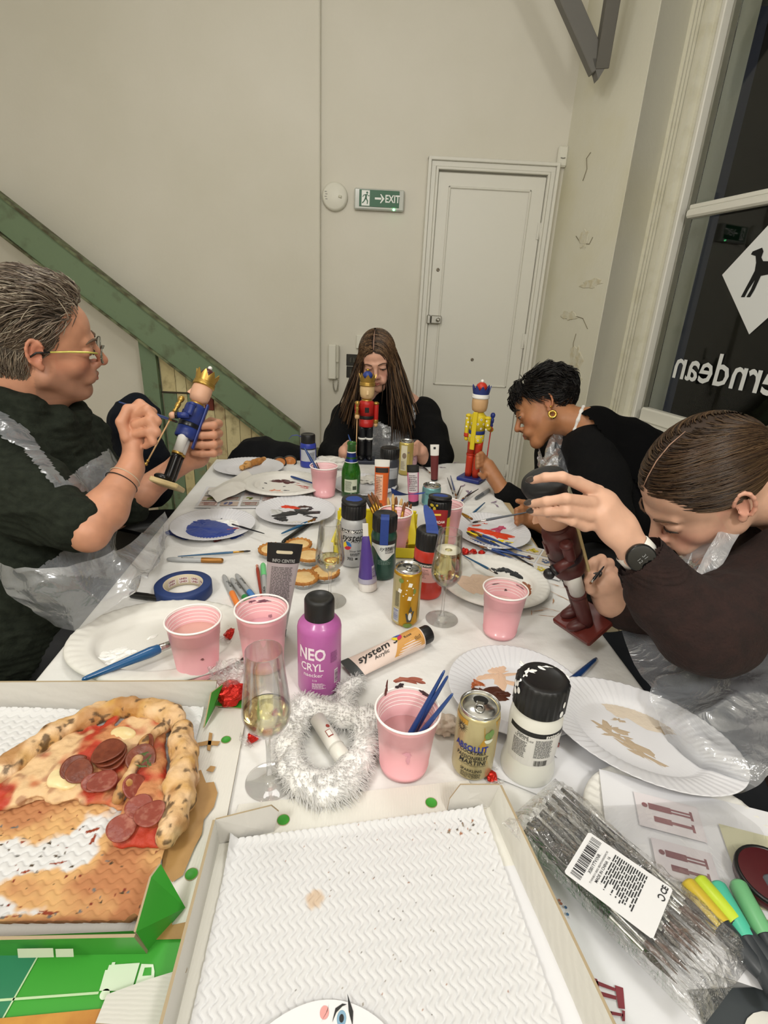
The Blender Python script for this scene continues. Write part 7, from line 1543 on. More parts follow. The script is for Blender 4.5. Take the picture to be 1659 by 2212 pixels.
garment(man, jm, 'jumper', knit, .011, 9, 1, 3, rib=((.35, .1, .93), .0145, .0011), stretch=(1, 1, 1.8))
# dark trousers, towards the table
jean = mat('dark_trousers', S('232426'), .85, bump=(200, .3, .002)); tr = Solid(.006); kneeR = NP((-.42, 1.02, .55)); kneeL = NP((-.42, 1.32, .55)); hp = hipM + np.array([0, 0, -.06])
tr.chain([hp, kneeR], [.10, .075], .04); tr.chain([hp + np.array([.02, .16, 0]), kneeL], [.10, .075], .04); tr.chain([kneeR, np.array([-.42, 1.02, .10])], [.068, .05], .03); tr.chain([kneeL, np.array([-.42, 1.32, .10])], [.068, .05], .03); garment(man, tr, 'trousers', jean, .006, 10, 1, 8)
for kx in (kneeR, kneeL):
    sh = Solid(.005); f0 = np.array([-.42, kx[1], .045]); sh.cap(f0, f0 + np.array([.15, 0, -.005]), .045, .035, .02); sh.cap(f0, f0 + np.array([0, 0, .06]), .045, .045, .02); V, F = sh.mesh(); npobj('shoe', V, F, pl('1a1a1a', .5), man)
# bracelets
for q, rr_, hx in ((.16, .0325, 'c9b9a0'), (.25, .0345, '2a2320')):
    cpt = wrR * (1 - q) + elR * q; A = TM(Vector(cpt), axes(Vector(wrR - elR) + Vector((.05, .02, .06)))); m = MB(); m.lathe([(rr_ + .0012 * cos(a), .0012 * sin(a)) for a in np.linspace(0, 2 * pi, 7)], 40, 0, A, caps=False); m.build('bracelet', pl(hx, .5), man, world=True)
A_ = atd(256, 868, 1.13); B_ = atd(384, 912, 1.355); brush('fine blue brush between the fingers of the man in the green jumper', A_, B_, r=.0036, handle=mat('bright_blue_handle', S('2a4f94'), .25, coat=.4), fer=gold, bris=bri_d, fl=.12, bl=.07)
# clear apron
apr = film('clear_apron', (.86, .90, .97), .20, .14, .30, (14, .9, .012), .6)
def drape(par, name, rows, n, noise=.008, seed=0, fr=9, mt=None):
    """loft of sheets through rows of 3-D points, wrinkled"""
    K = len(rows); G_ = []
    for row in rows:
        row = np.array([NP(q) for q in row]); t_ = np.linspace(0, len(row) - 1, n); G_.append(np.stack([np.interp(t_, range(len(row)), row[:, j]) for j in range(3)], 1))
    G_ = np.array(G_); mrows = int(n * .9); t_ = np.linspace(0, K - 1, mrows); i0 = np.minimum(t_.astype(int), K - 2); f = t_ - i0; f = f * f * (3 - 2 * f) * .5 + f * .5; H_ = G_[i0] * (1 - f)[:, None, None] + G_[i0 + 1] * f[:, None, None]
    w = (1 - np.abs(fbm(H_ * fr, 3, seed))) ** 2 * noise; dn_ = np.cross(np.gradient(H_, axis=0), np.gradient(H_, axis=1)); dn_ /= np.linalg.norm(dn_, axis=2)[..., None] + 1e-9; H_ = H_ + dn_ * w[..., None]
    V = H_.reshape(-1, 3); i = np.arange((mrows - 1) * (n - 1)); r_, q = i // (n - 1), i % (n - 1); a = r_ * n + q; F = np.stack([a + n, a + n + 1, a + 1, a], 1); return npobj(name, V, F, mt or apr, par)
def shellpart(par, S2, name, mask, mt, it=1, noise=.006, fr=12, seed=0):
    V, F = S2.mesh(); V = smooth(V, F, it); N_ = normals(V, F); V = V + N_ * (((1 - np.abs(vnoise(V * fr, seed))) ** 3 + .4 * (1 - np.abs(vnoise(V * fr * 2.3, seed + 1))) ** 3) * noise)[:, None]; V, F, _ = keep(V, F, mask(V)); return npobj(name, V, F, mt, par)
def screen(V):
    A = np.array(Mc.inverted()); C_ = V @ A[:3, :3].T + A[:3, 3]; return 829.5 + C_[:, 0] / -C_[:, 2] * 1125, 1106 - C_[:, 1] / -C_[:, 2] * 1125

def inpoly(V, poly):
    x, y = screen(V); c = np.zeros(len(x), bool); n = len(poly)
    for i in range(n):
        (x0, y0), (x1, y1) = poly[i], poly[(i + 1) % n]; c ^= ((y0 > y) != (y1 > y)) & (x < (x1 - x0) * (y - y0) / ((y1 - y0) or 1e-9) + x0)
    return c
def near_side(S2, V): c = V.mean(0); d = np.array(EYE) - c; return ((V - c) @ d) > -.04
ap = Solid(.006); ap.chain([nb + np.array([-.01, 0, -.05]), chM, low, hipM], [.149, .179, .164, .172], .05); ap.cap(shR, NP(shL), .102, .089, .05); ap.chain([shR, (shR + elR) / 2 + np.array([0, 0, -.010])], [.099, .09], .03)
shellpart(man, ap, 'apron_bib', lambda V: near_side(ap, V) & (inpoly(V, [(-60, 850), (0, 882), (60, 925), (140, 1035), (185, 1000), (240, 962), (172, 856), (208, 846), (268, 950), (330, 1100), (330, 1260), (60, 1240), (170, 1165), (128, 1068), (40, 965), (-60, 915)])), apr, noise=.007, fr=14)
drape(man, 'apron_skirt', [px(((-40, 1205, .93), (60, 1222, .90), (150, 1222, .90), (230, 1205, 1.02), (300, 1165, 1.18), (345, 1110, 1.38))), px(((20, 1255, .92), (100, 1275, .90), (180, 1270, .92), (260, 1245, 1.0), (330, 1210, 1.12), (350, 1160, 1.32))), px(((80, 1310, .93), (150, 1318, .93), (220, 1302, .94), (270, 1275, .985), (320, 1235, 1.06), (350, 1190, 1.25))), px(((120, 1352, .96), (165, 1360, .96), (215, 1320, .955), (262, 1290, .98), (305, 1255, 1.02), (345, 1215, 1.15)))], 70, .02, 4, 8)

# ---------------------------------------------------------------- person in brown jumper, right
rg = thing('person', 'person with sleek parted brown hair in a brown jumper holding the maroon figure', 'person', (.78, .72, .46))
gM = frame((.567, .853, 1.079), (-.148, .981, .122), (-.742, -.029, -.669), (-.653, -.19, .733), 1.0); gR = gM[:3, :3]
sk = Solid(.0026); head(sk, gM, dict(jaw=.92, nose=.85, wide=.96))
gnb = tp(gM, (0, -.12, -.13)); sk.cap(tp(gM, (0, -.03, -.05)), gnb, .052, .056, .03)
gsL = NP(atd(1750, 1190, .93)); geL = NP(atd(1535, 1362, .77)); gwL = NP(atd(1372, 1192, .775)); gsR = NP(atd(1620, 1120, 1.22)); geR = NP(atd(1450, 1335, 1.0)); gwR = NP(atd(1318, 1300, .96))
sk.cap(gnb, gsL, .055, .045, .03); sk.cap(gnb, gsR, .055, .045, .03); sk.cap(gsL, geL, .045, .036, .02); sk.chain([geL, gwL], [.036, .0245], .02); sk.cap(gsR, geR, .045, .036, .02); sk.cap(geR, gwR, .036, .024, .02)
nrm = NP(c2w(Vector((.15, -.5, -.85)))); sk.chain([gwL, NP(atd(1335, 1140, .772)), NP(atd(1300, 1096, .768))], [.0235, .031, .033], .015, flat=(nrm, .62))
LF = [px(((1305, 1072, .772), (1272, 1055, .762), (1214, 1030, .738), (1178, 1031, .748), (1150, 1038, .765))), px(((1305, 1095, .765), (1276, 1086, .752), (1222, 1077, .722), (1180, 1083, .735), (1146, 1088, .757))), px(((1305, 1112, .765), (1272, 1112, .752), (1222, 1103, .728), (1182, 1105, .742), (1151, 1106, .762))), px(((1305, 1130, .772), (1264, 1136, .760), (1236, 1126, .742), (1208, 1118, .744), (1184, 1113, .755))), px(((1325, 1095, .79), (1292, 1062, .815), (1250, 1040, .84), (1215, 1030, .86)))]
fingers(sk, LF, (.0105, .0098, .0078, .0070, .0058), .0035)
sk.cap(gwR, NP(atd(1303, 1262, .95)), .024, .03, .02)
RF = [px(((1300, 1238, .945), (1286, 1213, .935), (1270, 1222, .925), (1272, 1246, .925))), px(((1308, 1234, .95), (1299, 1207, .94), (1284, 1213, .93), (1281, 1240, .925))), px(((1318, 1242, .955), (1316, 1216, .945), (1301, 1217, .935), (1294, 1240, .93))), px(((1324, 1256, .96), (1325, 1232, .95), (1312, 1230, .94), (1304, 1250, .935))), px(((1296, 1284, .945), (1276, 1272, .93), (1272, 1254, .92), (1284, 1244, .918)))]
fingers(sk, RF, (.0095, .0088, .0078, .0068), .003)
body(rg, sk, gM, S('d3a78e'), S('b96a66'), S('cf7f72')); face_bits(rg, gM, pl('5a4232', .8), 0, openz=.003)
nail = mat('dark_nail_polish', S('3a3230'), .2, coat=.6)
for P in LF[:4]:
    tip, pr_ = NP(P[-1]), NP(P[-2]); d = (tip - pr_) / np.linalg.norm(tip - pr_); u = np.array(EYE) - tip + np.array([0, 0, .5]); u = u - d * (u @ d); u /= np.linalg.norm(u); m = MB(); A = np.eye(4); A[:3, 0], A[:3, 1], A[:3, 2], A[:3, 3] = np.cross(d, u), d, u, tip + u * .0042 + d * .0005; m.sph((0, 0, 0), (.0054, .0088, .0022), 0, Matrix(A.tolist())); m.build('fingernail', nail, rg, world=True)
for P in RF:
    tip, pr_ = NP(P[-1]), NP(P[-2]); d = (tip - pr_) / np.linalg.norm(tip - pr_); u = np.array(EYE) - tip; u = u - d * (u @ d); u /= np.linalg.norm(u); m = MB(); A = np.eye(4); A[:3, 0], A[:3, 1], A[:3, 2], A[:3, 3] = np.cross(d, u), d, u, tip + u * .0048; m.sph((0, 0, 0), (.005, .008, .0022), 0, Matrix(A.tolist())); m.build('fingernail', nail, rg, world=True)
def girl_ok(P): x, y, z = np.abs(P[:, 0]), P[:, 1], P[:, 2]; return (z > .004 + np.clip(y * .52, -.09, .05)) & ~((y > .074) & (z < .066))
def cap_obj(par, M_, ok, hx, c=(0, -.015, .040), r=(.077, .1035, .085), nm='hair_cap'):
    q = Solid(.004); Rr = M_[:3, :3] / np.linalg.norm(M_[:3, 0]); q.ell(tp(M_, c), [v * np.linalg.norm(M_[:3, 0]) for v in r], Rr, .01); V, F = q.mesh(); Lc = (V - M_[:3, 3]) @ np.linalg.inv(M_[:3, :3]).T; V, F, _ = keep(V, F, ok(Lc)); return npobj(nm, V, F, pl(hx, .7), par)
cap_obj(rg, gM, girl_ok, '33251b')
bun = np.array([0, -.135, .0])
def fl_girl(P, k): B_ = bun - P; B_ /= np.linalg.norm(B_, axis=1)[:, None]; s = np.sign(P[:, 0])[:, None]; e = np.exp(-np.abs(P[:, :1]) / .028); return B_ * (1 - .75 * e) + s * np.array([[1., 0, -.25]]) * e * .9
sd = shell_seeds(3000, SKC, (.0775, .1045, .0855), lambda P: girl_ok(P) & (np.abs(P[:, 0]) > .0012), 8); P = hair_grow(gM, sd, fl_girl, 12, .013, SKC, SKR, lambda P, k: .015 + .025 * np.clip(k * 3, 0, 1), wob=.05, seed=6)
hair_obj(rg, P, .00115, ('3a2a1e', '4a3626', '2e2118', '5a4632', '40301f'), seed=3, rough=.33)
curve_tube(rg, 'hair_parting', gM, [(0, .0835, .082), (.0, .068, .0955), (0, .045, .1115), (0, .015, .1235), (0, -.015, .1275)], [.0006, .0009, .001, .0009, .0004], pl('a98570', .6))
q = Solid(.004); q.ell(tp(gM, (0, -.135, -.005)), (.032, .028, .032), gR, .01); V, F = q.mesh(); npobj('hair_bun', V, F, pl('3a2a1e', .5), rg)
# jumper, trousers, apron
kb = mat('brown_knit', S('2a1916'), .95, bump=(160, .6, .004), var=(50, S('1c1210'), .8)); gch = gnb + np.array([.10, -.04, -.16]); ghp = np.array([.84, .80, .60])
jg = Solid(.006); jg.chain([gnb + np.array([.03, 0, -.02]), gch, ghp], [.10, .155, .16], .05); jg.chain([gsL, gsR], [.085, .085], .05); jg.cap(gnb + np.array([.02, 0, .0]), gsR, .055, .08, .03); jg.cap(gnb + np.array([.02, 0, .0]), gsL, .055, .08, .03)
jg.chain([gsL, (gsL + geL) / 2 + np.array([0, 0, -.012]), geL, (geL + gwL) / 2 + np.array([0, 0, -.018]), gwL * .93 + geL * .07], [.085, .074, .062, .052, .036], .03); jg.chain([gsR, geR, gwR * .75 + geR * .25], [.08, .058, .04], .03); jg.ell(tp(gM, (0, -.04, -.10)), (.056, .065, .06), gR, .015, 's')
fa = (gwL - geL) / np.linalg.norm(gwL - geL); garment(rg, jg, 'jumper', kb, .010, 10, 1, 12, mask=lambda V: (V - gwL) @ fa < -.004)
cf = Solid(.003); cf.cap(gwL - fa * .055 - np.array([0, 0, .006]), gwL - fa * .012, .0455, .0385, .01); V, F = cf.mesh(); N_ = normals(V, F); ang = np.arctan2((V - gwL) @ np.cross(fa, [0, 0, 1.]), (V - gwL)[:, 2]); V = V + N_ * (.0012 * np.sin(ang * 34))[:, None]; V, F, _ = keep(V, F, ((V - gwL) @ fa < -.010)); npobj('ribbed_cuff', V, F, kb, rg)
tg = Solid(.006); tg.chain([ghp + np.array([0, 0, -.09]), (.47, .70, .55)], [.11, .075], .04); tg.chain([ghp + np.array([.0, .22, -.07]), (.47, 1.05, .55)], [.125, .08], .04); tg.chain([(.47, .70, .55), (.45, .7, .1)], [.07, .05], .03); tg.chain([(.47, 1.05, .55), (.45, 1.05, .1)], [.07, .05], .03); garment(rg, tg, 'trousers', mat('charcoal_trousers', S('26282c'), .95, spec=.1), .008, 7, 4, 8)
for yy_ in (.7, 1.05):
    sh = Solid(.005); f0 = np.array([.45, yy_, .045]); sh.cap(f0, f0 + np.array([-.14, 0, -.005]), .045, .035, .02); sh.cap(f0, f0 + np.array([0, 0, .06]), .045, .045, .02); V, F = sh.mesh(); npobj('shoe', V, F, pl('1a1a1a', .5), rg)
drape(rg, 'apron_skirt', [px(((1338, 1368, .99), (1420, 1390, .95), (1500, 1420, .90), (1590, 1420, .86), (1680, 1400, .85))), px(((1372, 1440, .90), (1440, 1450, .86), (1520, 1480, .82), (1600, 1490, .80), (1700, 1480, .80))), px(((1410, 1510, .82), (1470, 1530, .79), (1540, 1560, .76), (1620, 1570, .74), (1710, 1560, .74))), px(((1470, 1600, .77), (1520, 1620, .73), (1580, 1650, .71), (1640, 1660, .70), (1720, 1640, .70))), px(((1560, 1725, .74), (1590, 1705, .72), (1620, 1690, .70), (1660, 1680, .69), (1720, 1670, .69)))], 90, .022, 9, 7)
m = MB(); 
drape(rg, 'apron_strap', [px(((1612, 1012, .985), (1628, 1020, .98))), px(((1600, 1062, .935), (1634, 1075, .93))), px(((1560, 1130, .885), (1600, 1150, .88))), px(((1520, 1200, .86), (1560, 1215, .86))), px(((1490, 1255, .85), (1525, 1268, .85)))], 16, .006, 3, 20, film('apron_strap_film', (.9, .9, .93), .38, .2, .35, (30, .9, .008)))
drape(rg, 'apron_bib', [px(((1560, 1130, .89), (1490, 1180, .91), (1440, 1215, .95))), px(((1535, 1200, .88), (1470, 1240, .91), (1420, 1260, .97))), px(((1500, 1270, .88), (1450, 1290, .93), (1400, 1310, .99)))], 40, .012, 6, 12)
# watch
wp_ = gwL - fa * .002; A = TM(Vector(wp_), axes(fa)); m = MB(); m.lathe([(.0262, -.010), (.0275, -.009), (.0275, .009), (.0262, .010)], 48, 0, A, caps=False); wb = mat('white_strap', S('e6e2da'), .45); m.build('watch_strap', wb, rg, world=True)
vd = np.array(EYE) - wp_; vd = vd - fa * (vd @ fa); vd /= np.linalg.norm(vd); wc_ = wp_ + vd * .0275 + fa * .0; A = TM(Vector(wc_), axes(Vector(vd), Vector(fa))); m = MB(); m.lathe([(.0195, -.004), (.0205, -.002), (.0205, .005), (.0185, .0075)], 40, 0, A); m.build('watch_case', pl('2a2c2c', .25, metal=.6), rg, world=True)
m = MB(); m.lathe([(.0001, .0085), (.015, .0083), (.0185, .0077)], 40, 0, A, caps=False); m.build('watch_face', pl('0b0c0d', .05, coat=1.), rg, world=True)
d = Decal(planar(A @ TM((0, 0, .0088)), .0002)); d.text('12', 0, .004, .008, 0, rot=-pi / 2 * 0 + pi); d.text('31', 0, -.005, .008, 0, rot=pi); o = d.mb.build('watch_digits', pl('8a8c8c', .4), rg, world=True)
m = MB(); A2 = A @ TM((-.0215, .004, .001), (0, pi / 2, 0)); m.lathe([(.003, -.002), (.003, .002)], 12, 0, A2); m.build('watch_crown', pl('3a3c3c', .3, metal=.6), rg, world=True)
brush('thin detail brush between the fingers of the person in brown', atd(1306, 1222, .90), atd(1274, 1262, .90), r=.0024, handle=hk)

# ---------------------------------------------------------------- long-haired person at the far end
lg = thing('person', 'person with long straight brown hair in a black top seated at the far end', 'person', (.03, 2.38, .46))
lM = frame((-.016, 2.235, 1.136), (-.987, .121, -.108), (-.077, -.937, -.34), (-.142, -.327, .934), .93); lR = lM[:3, :3] / .93
sk = Solid(.0036); head(sk, lM, dict(jaw=.9, nose=.85, wide=.94)); lnb = tp(lM, (0, -.09, -.17)); sk.cap(tp(lM, (0, -.03, -.05)), lnb, .046, .052, .03)
s1 = NP(atd(752, 905, 2.36)); e1 = NP(atd(722, 985, 2.22)); w1_ = NP(atd(745, 988, 2.10)); s2 = NP(atd(915, 893, 2.36)); e2 = NP(atd(945, 985, 2.22)); w2_ = NP(atd(915, 990, 2.10))
for s_, e_, w_ in ((s1, e1, w1_), (s2, e2, w2_)): sk.cap(lnb, s_, .05, .045, .03); sk.chain([s_, e_, w_], [.042, .036, .024], .02)
for w_, cx0, sg in ((w1_, 745, 1), (w2_, 910, -1)):
    pcn = NP(atd(cx0, 975, 2.07)); sk.cap(w_, pcn, .024, .026, .015); fingers(sk, [px(((cx0 + sg * 2, 966 + 5 * i, 2.06), (cx0 + sg * 10, 962 + 6 * i, 2.03), (cx0 + sg * 18, 968 + 5 * i, 2.02), (cx0 + sg * 20, 978 + 3 * i, 2.03))) for i in range(4)] + [px(((cx0, 962, 2.06), (cx0 + sg * 8, 955, 2.04), (cx0 + sg * 15, 960, 2.02)))], (.0085, .0078, .007, .006), .003)
body(lg, sk, lM, S('cf9f88'), S('b5645c'), S('c98074')); face_bits(lg, lM, pl('4a3628', .8), 0)
def lady_ok(P): x, y, z = np.abs(P[:, 0]), P[:, 1], P[:, 2]; return (z > -.03 + np.clip((y + .02) * 1.0, -.10, .10)) & ~((y > .066) & (z < .068))
cap_obj(lg, lM, lady_ok, '2e2017'); gd3 = np.linalg.inv(lR) @ np.array([0, 0, -1.])
def fl_long(P, k): s = np.sign(P[:, 0])[:, None]; e = np.exp(-np.abs(P[:, :1]) / .04) * (k < .25); return gd3[None] * (1 - e * .8) + s * np.array([[1., -.1, 0]]) * (e * .9 + .10 + .10 * (k > .3)) + np.array([[0, -.35, 0]]) * (k < .45)
sd = shell_seeds(1700, SKC, (.0775, .1045, .0855), lambda P: lady_ok(P) & (np.abs(P[:, 0]) > .0015), 18); sd = np.concatenate([sd, shell_seeds(700, SKC, SKR, lambda P: lady_ok(P) & (P[:, 2] > .07) & (np.abs(P[:, 0]) > .001) & (np.abs(P[:, 0]) < .05), 19)])
P = hair_grow(lM, sd, fl_long, 17, .022, SKC, SKR, lambda P, k: .03 + .02 * k, free=lambda P, k: (P[:, 2] < .02) * 1., wob=.07, seed=9)
hair_obj(lg, P, .0023, ('3b2b20', '4d3a2a', '2c2018', '6b5038', '7d6248'), seed=5)
curve_tube(lg, 'hair_parting', lM, [(.0, .083, .083), (0, .068, .096), (0, .045, .1125), (0, .015, .125), (0, -.015, .129)], [.0008, .0012, .0014, .0012, .0006], pl('c9a08a', .6))
bk = mat('black_jumper', S('0b0b0c'), .9, spec=.2, bump=(150, .4, .003))
jl = Solid(.008); cl_ = (s1 + s2) / 2 + np.array([0, .03, -.10]); jl.chain([lnb + np.array([0, 0, -.02]), cl_, cl_ + np.array([0, .0, -.22]), cl_ + np.array([0, -.02, -.36])], [.06, .13, .13, .14], .06); jl.cap(s1, s2, .068, .068, .05)
for s_, e_, w_ in ((s1, e1, w1_), (s2, e2, w2_)): jl.chain([s_, (s_ + e_) / 2, e_, w_ * .85 + e_ * .15], [.07, .068, .062, .04], .03)
jl.cap(tp(lM, (0, -.05, -.115)), lnb, .052, .06, .02); jl.ell(tp(lM, (0, -.02, -.09)), (.05, .055, .04), lR, .01, 's')
garment(lg, jl, 'jumper', bk, .008, 9, 1, 22); tl_ = Solid(.007); tl_.chain([cl_ + np.array([-.08, 0, -.40]), (-.14, 1.98, .52)], [.11, .07], .03); tl_.chain([cl_ + np.array([.08, 0, -.40]), (.14, 1.98, .52)], [.11, .07], .03); garment(lg, tl_, 'trousers', jean, .006, 9)
gf = film('apron_far_film', (.85, .88, .94), .30, .2, .35, (16, .9, .01))
al = Solid(.006); al.chain([lnb + np.array([0, 0, -.02]), cl_, cl_ + np.array([0, .0, -.22])], [.072, .142, .142], .06); al.cap(s1, s2, .080, .080, .05)
shellpart(lg, al, 'apron_bib', lambda V: near_side(al, V) & inpoly(V, [(850, 800), (884, 812), (900, 900), (902, 1000), (790, 1000), (800, 905), (826, 912), (868, 932), (882, 905), (868, 860)]), gf, noise=.006)
m = MB(); m.sph(tp(lM, (-.084, -.006, -.036)), .004); m.build('earring', sil, lg, world=True)
brush('small blue brush in the hand of the long-haired person', atd(752, 938, 2.02), atd(762, 968, 2.0), r=.004, handle=hb)
t = chair('black tub chair behind the long-haired person at the far end', .03, 2.42, R(90))

# ---------------------------------------------------------------- short-haired person
sh_ = thing('person', 'person with short black hair, gold earrings and black top leaning over the table', 'person', (.80, 1.62, .46))
hM = frame((.567, 1.791, 1.042), (.348, .837, -.422), (-.87, .121, -.477), (-.349, .533, .771), .98); hR = hM[:3, :3] / .98
sk = Solid(.0033); head(sk, hM, dict(jaw=.95, nose=1.05, wide=.96)); hnb = tp(hM, (0, -.115, -.12)); sk.cap(tp(hM, (0, -.03, -.05)), hnb, .05, .055, .03)
a1 = NP(atd(1200, 985, 1.98)); b1 = NP(atd(1165, 1125, 1.84)); c1 = NP(atd(1088, 1062, 1.80)); a2 = NP(atd(1275, 975, 1.70)); b2 = NP(atd(1318, 1120, 1.58)); c2 = NP(atd(1180, 1135, 1.56))
for a_, b_, c_ in ((a1, b1, c1), (a2, b2, c2)): sk.cap(hnb, a_, .05, .045, .03); sk.chain([a_, b_, c_], [.043, .036, .026], .02)
hp1 = NP(atd(1052, 1008, 1.82)); sk.cap(c1, hp1, .026, .028, .015)
fingers(sk, [px(((1050, 992 + 7 * i, 1.82), (1040, 980 + 8 * i, 1.80), (1032, 984 + 8 * i, 1.79), (1030, 994 + 6 * i, 1.80))) for i in range(4)] + [px(((1055, 1020, 1.81), (1044, 1030, 1.79), (1036, 1024, 1.78)))], (.0095, .0088, .0078, .0066), .003)
hp2 = NP(atd(1146, 1120, 1.55)); sk.cap(c2, hp2, .026, .028, .015)
fingers(sk, [px(((1140, 1108 + 8 * i, 1.54), (1126, 1098 + 9 * i, 1.52), (1116, 1102 + 9 * i, 1.51), (1118, 1112 + 7 * i, 1.52))) for i in range(4)] + [px(((1145, 1100, 1.55), (1132, 1086, 1.53), (1118, 1082, 1.52)))], (.0095, .0088, .0078, .0066), .003)
body(sh_, sk, hM, S('a9744f'), S('8a4a40'), S('a05a40')); face_bits(sh_, hM, pl('1f1814', .8), 0)
def sh_ok(P): x, y, z = np.abs(P[:, 0]), P[:, 1], P[:, 2]; return (z > .012 + np.clip((y + .01) * .65, -.10, .048)) & ~((y > .070) & (z < .062)) | ((y < -.03) & (z > -.05))
cap_obj(sh_, hM, sh_ok, '0c0a0a'); sd = shell_seeds(2700, SKC, (.0775, .1045, .0855), sh_ok, 28)
def fl_sh(P, k): f_ = np.clip(P[:, 1:2] / .06, 0, 1); s = np.sign(P[:, :1]); return np.array([[0, -1., -.45]]) * (1 - f_) + (np.array([[.0, .5, -.3]]) + s * np.array([[.8, 0, 0]])) * f_ + .35 * np.stack([vnoise(P * 30, i) for i in range(3)], 1)
P = hair_grow(hM, sd, fl_sh, 8, .0075, SKC, SKR, lambda P, k: .05 + (.14 + .12 * k) * np.clip((P[:, 2] + .02) / .1, .2, 1) * (1 + .5 * fbm(P * 28, 2, 7)), wob=.28, seed=12)
hair_obj(sh_, P, .0015, ('0d0b0b', '15110f', '1d1816', '0a0909'), seed=7, rough=.4)
gm2 = mat('gold_earring', S('d9b45a'), .2, 1)
m = MB(); m.lathe([(.011 + .0045 * cos(a), .0045 * sin(a)) for a in np.linspace(0, 2 * pi, 9)], 24, 0, TM(Vector(tp(hM, (-.084, -.010, -.050))), axes(Vector(hR @ np.array([1., .2, 0])))), caps=False); m.build('hoop_earring', gm2, sh_, world=True)
m = MB(); m.sph(tp(hM, (-.086, -.014, -.024)), .0035); m.build('stud_earring', gm2, sh_, world=True); m = MB(); m.sph(tp(hM, (-.084, -.028, .008)), .0025); m.build('ear_cuff', gm2, sh_, world=True)
jh = Solid(.008); ch = hnb + np.array([.13, -.02, -.13]); lo2 = np.array([.84, 1.62, .62]); jh.chain([hnb + np.array([.03, 0, -.03]), ch, lo2], [.07, .14, .15], .06); jh.cap(a1, a2, .07, .075, .05)
jh.chain([a2, (a2 + b2) / 2, b2, c2 * .8 + b2 * .2], [.082, .080, .066, .045], .03); jh.chain([a1, b1, c1 * .93 + b1 * .07], [.07, .056, .040], .03); garment(sh_, jh, 'top', bk, .006, 9, 1, 32)
vs = Solid(.008); vs.chain([hnb + np.array([.02, 0, -.01]), ch, lo2], [.078, .152, .160], .06); vs.cap(a1 * .8 + hnb * .2, a2 * .7 + hnb * .3, .086, .086, .05)
V_ = mat('black_velvet', S('080809'), .95, spec=.1); garment(sh_, vs, 'velvet_vest', V_, .006, 10, 1, 34, mask=lambda V: ((V - hnb) @ np.array([.8, .1, .55]) > -.02)); tq = Solid(.007); tq.chain([lo2 + np.array([0, -.09, -.06]), (.50, 1.50, .54)], [.12, .08], .03); tq.chain([lo2 + np.array([0, .12, -.06]), (.50, 1.76, .54)], [.12, .08], .03); garment(sh_, tq, 'trousers', jean, .006, 9)
cl2 = Solid(.004); Rr = axes(Vector(hnb - tp(hM, (0, -.03, -.05)))); 
for i in range(10): t0, t1 = i * 2 * pi / 10, (i + 1) * 2 * pi / 10; cpt = hnb * .60 + tp(hM, (0, -.03, -.05)) * .40; u1_, u2_ = NP(Rr.col[0]), NP(Rr.col[1]); cl2.cap(cpt + .055 * (u1_ * cos(t0) + u2_ * sin(t0)), cpt + .055 * (u1_ * cos(t1) + u2_ * sin(t1)), .006, .006, .006)
V, F = cl2.mesh(); npobj('white_collar', V, F, pl('e3e0dc', .7), sh_)
drape(sh_, 'apron_bib', [px(((1222, 902, 1.80), (1195, 925, 1.76), (1172, 985, 1.74), (1160, 960, 1.80))), px(((1226, 960, 1.74), (1205, 985, 1.70), (1178, 1010, 1.68), (1155, 1000, 1.75))), px(((1240, 1030, 1.66), (1215, 1045, 1.62), (1180, 1050, 1.60), (1165, 1030, 1.68)))], 40, .014, 4, 14, gf)
brush('long grey brush in the hand of the short-haired person over the red paint', atd(1142, 1106, 1.50), at(1020, 1129, .775), r=.0036, handle=pl('5a6068', .35), bris=bri_d)
m = MB(); tat = pl('3a2c2a', .6)

# ================================================================ FUR, BAG OF BRUSHES, PAPERS, COATS
# white fake-fur beard piece: a lumpy base with thousands of fine fibres
fu = thing('fur_piece', 'loose ring of white fake fur lying in the front middle of the table', 'fur', at(700, 1610, TZ))
fs = Solid(.004)
def fp_(x, y, h): return NP(at(x, y, TZ + h)) 
for path, rr in ((((655, 1525), (690, 1535), (740, 1548), (790, 1552), (815, 1560)), .017), (((640, 1560), (622, 1610), (628, 1655), (660, 1690)), .016), (((660, 1690), (700, 1705), (740, 1690), (765, 1655)), .020), (((765, 1655), (790, 1610), (785, 1570)), .015), (((655, 1525), (640, 1560)), .016), (((745, 1490), (770, 1475)), .012), (((745, 1500), (740, 1548)), .012)):
    fs.chain([fp_(x, y, .012) for x, y in path], [rr] * len(path), .012, flat=((0, 0, 1), .75))
V, F = fs.mesh(); V[:, 2] = np.maximum(V[:, 2], TZ + .0005); V = smooth(V, F, 1); N_ = normals(V, F); furm = mat('white_fur', (.93, .92, .90), .9, bump=(60, .6, .006)); npobj('fur_backing', V, F, furm, fu)
g = np.random.default_rng(4); idx = g.integers(0, len(V), 5500); P0 = V[idx]; D0 = N_[idx] + g.normal(0, .45, (5500, 3)) + np.array([.3, -.35, 0]) + .8 * np.stack([vnoise(P0 * 28, i) for i in range(3)], 1); D0[:, 2] = np.where(P0[:, 2] < TZ + .004, np.abs(D0[:, 2]) * .1, D0[:, 2]); D0 /= np.linalg.norm(D0, axis=1)[:, None]
L0 = g.uniform(.005, .012, (5500, 1)); bend = .8 * np.stack([vnoise(P0 * 35, i + 7) for i in range(3)], 1) + np.array([.1, -.3, -.35]); P = np.stack([P0 + D0 * L0 * k + bend * L0 * .55 * k * k for k in np.linspace(0, 1, 6)], 1); P[..., 2] = np.maximum(P[..., 2], TZ + .001)
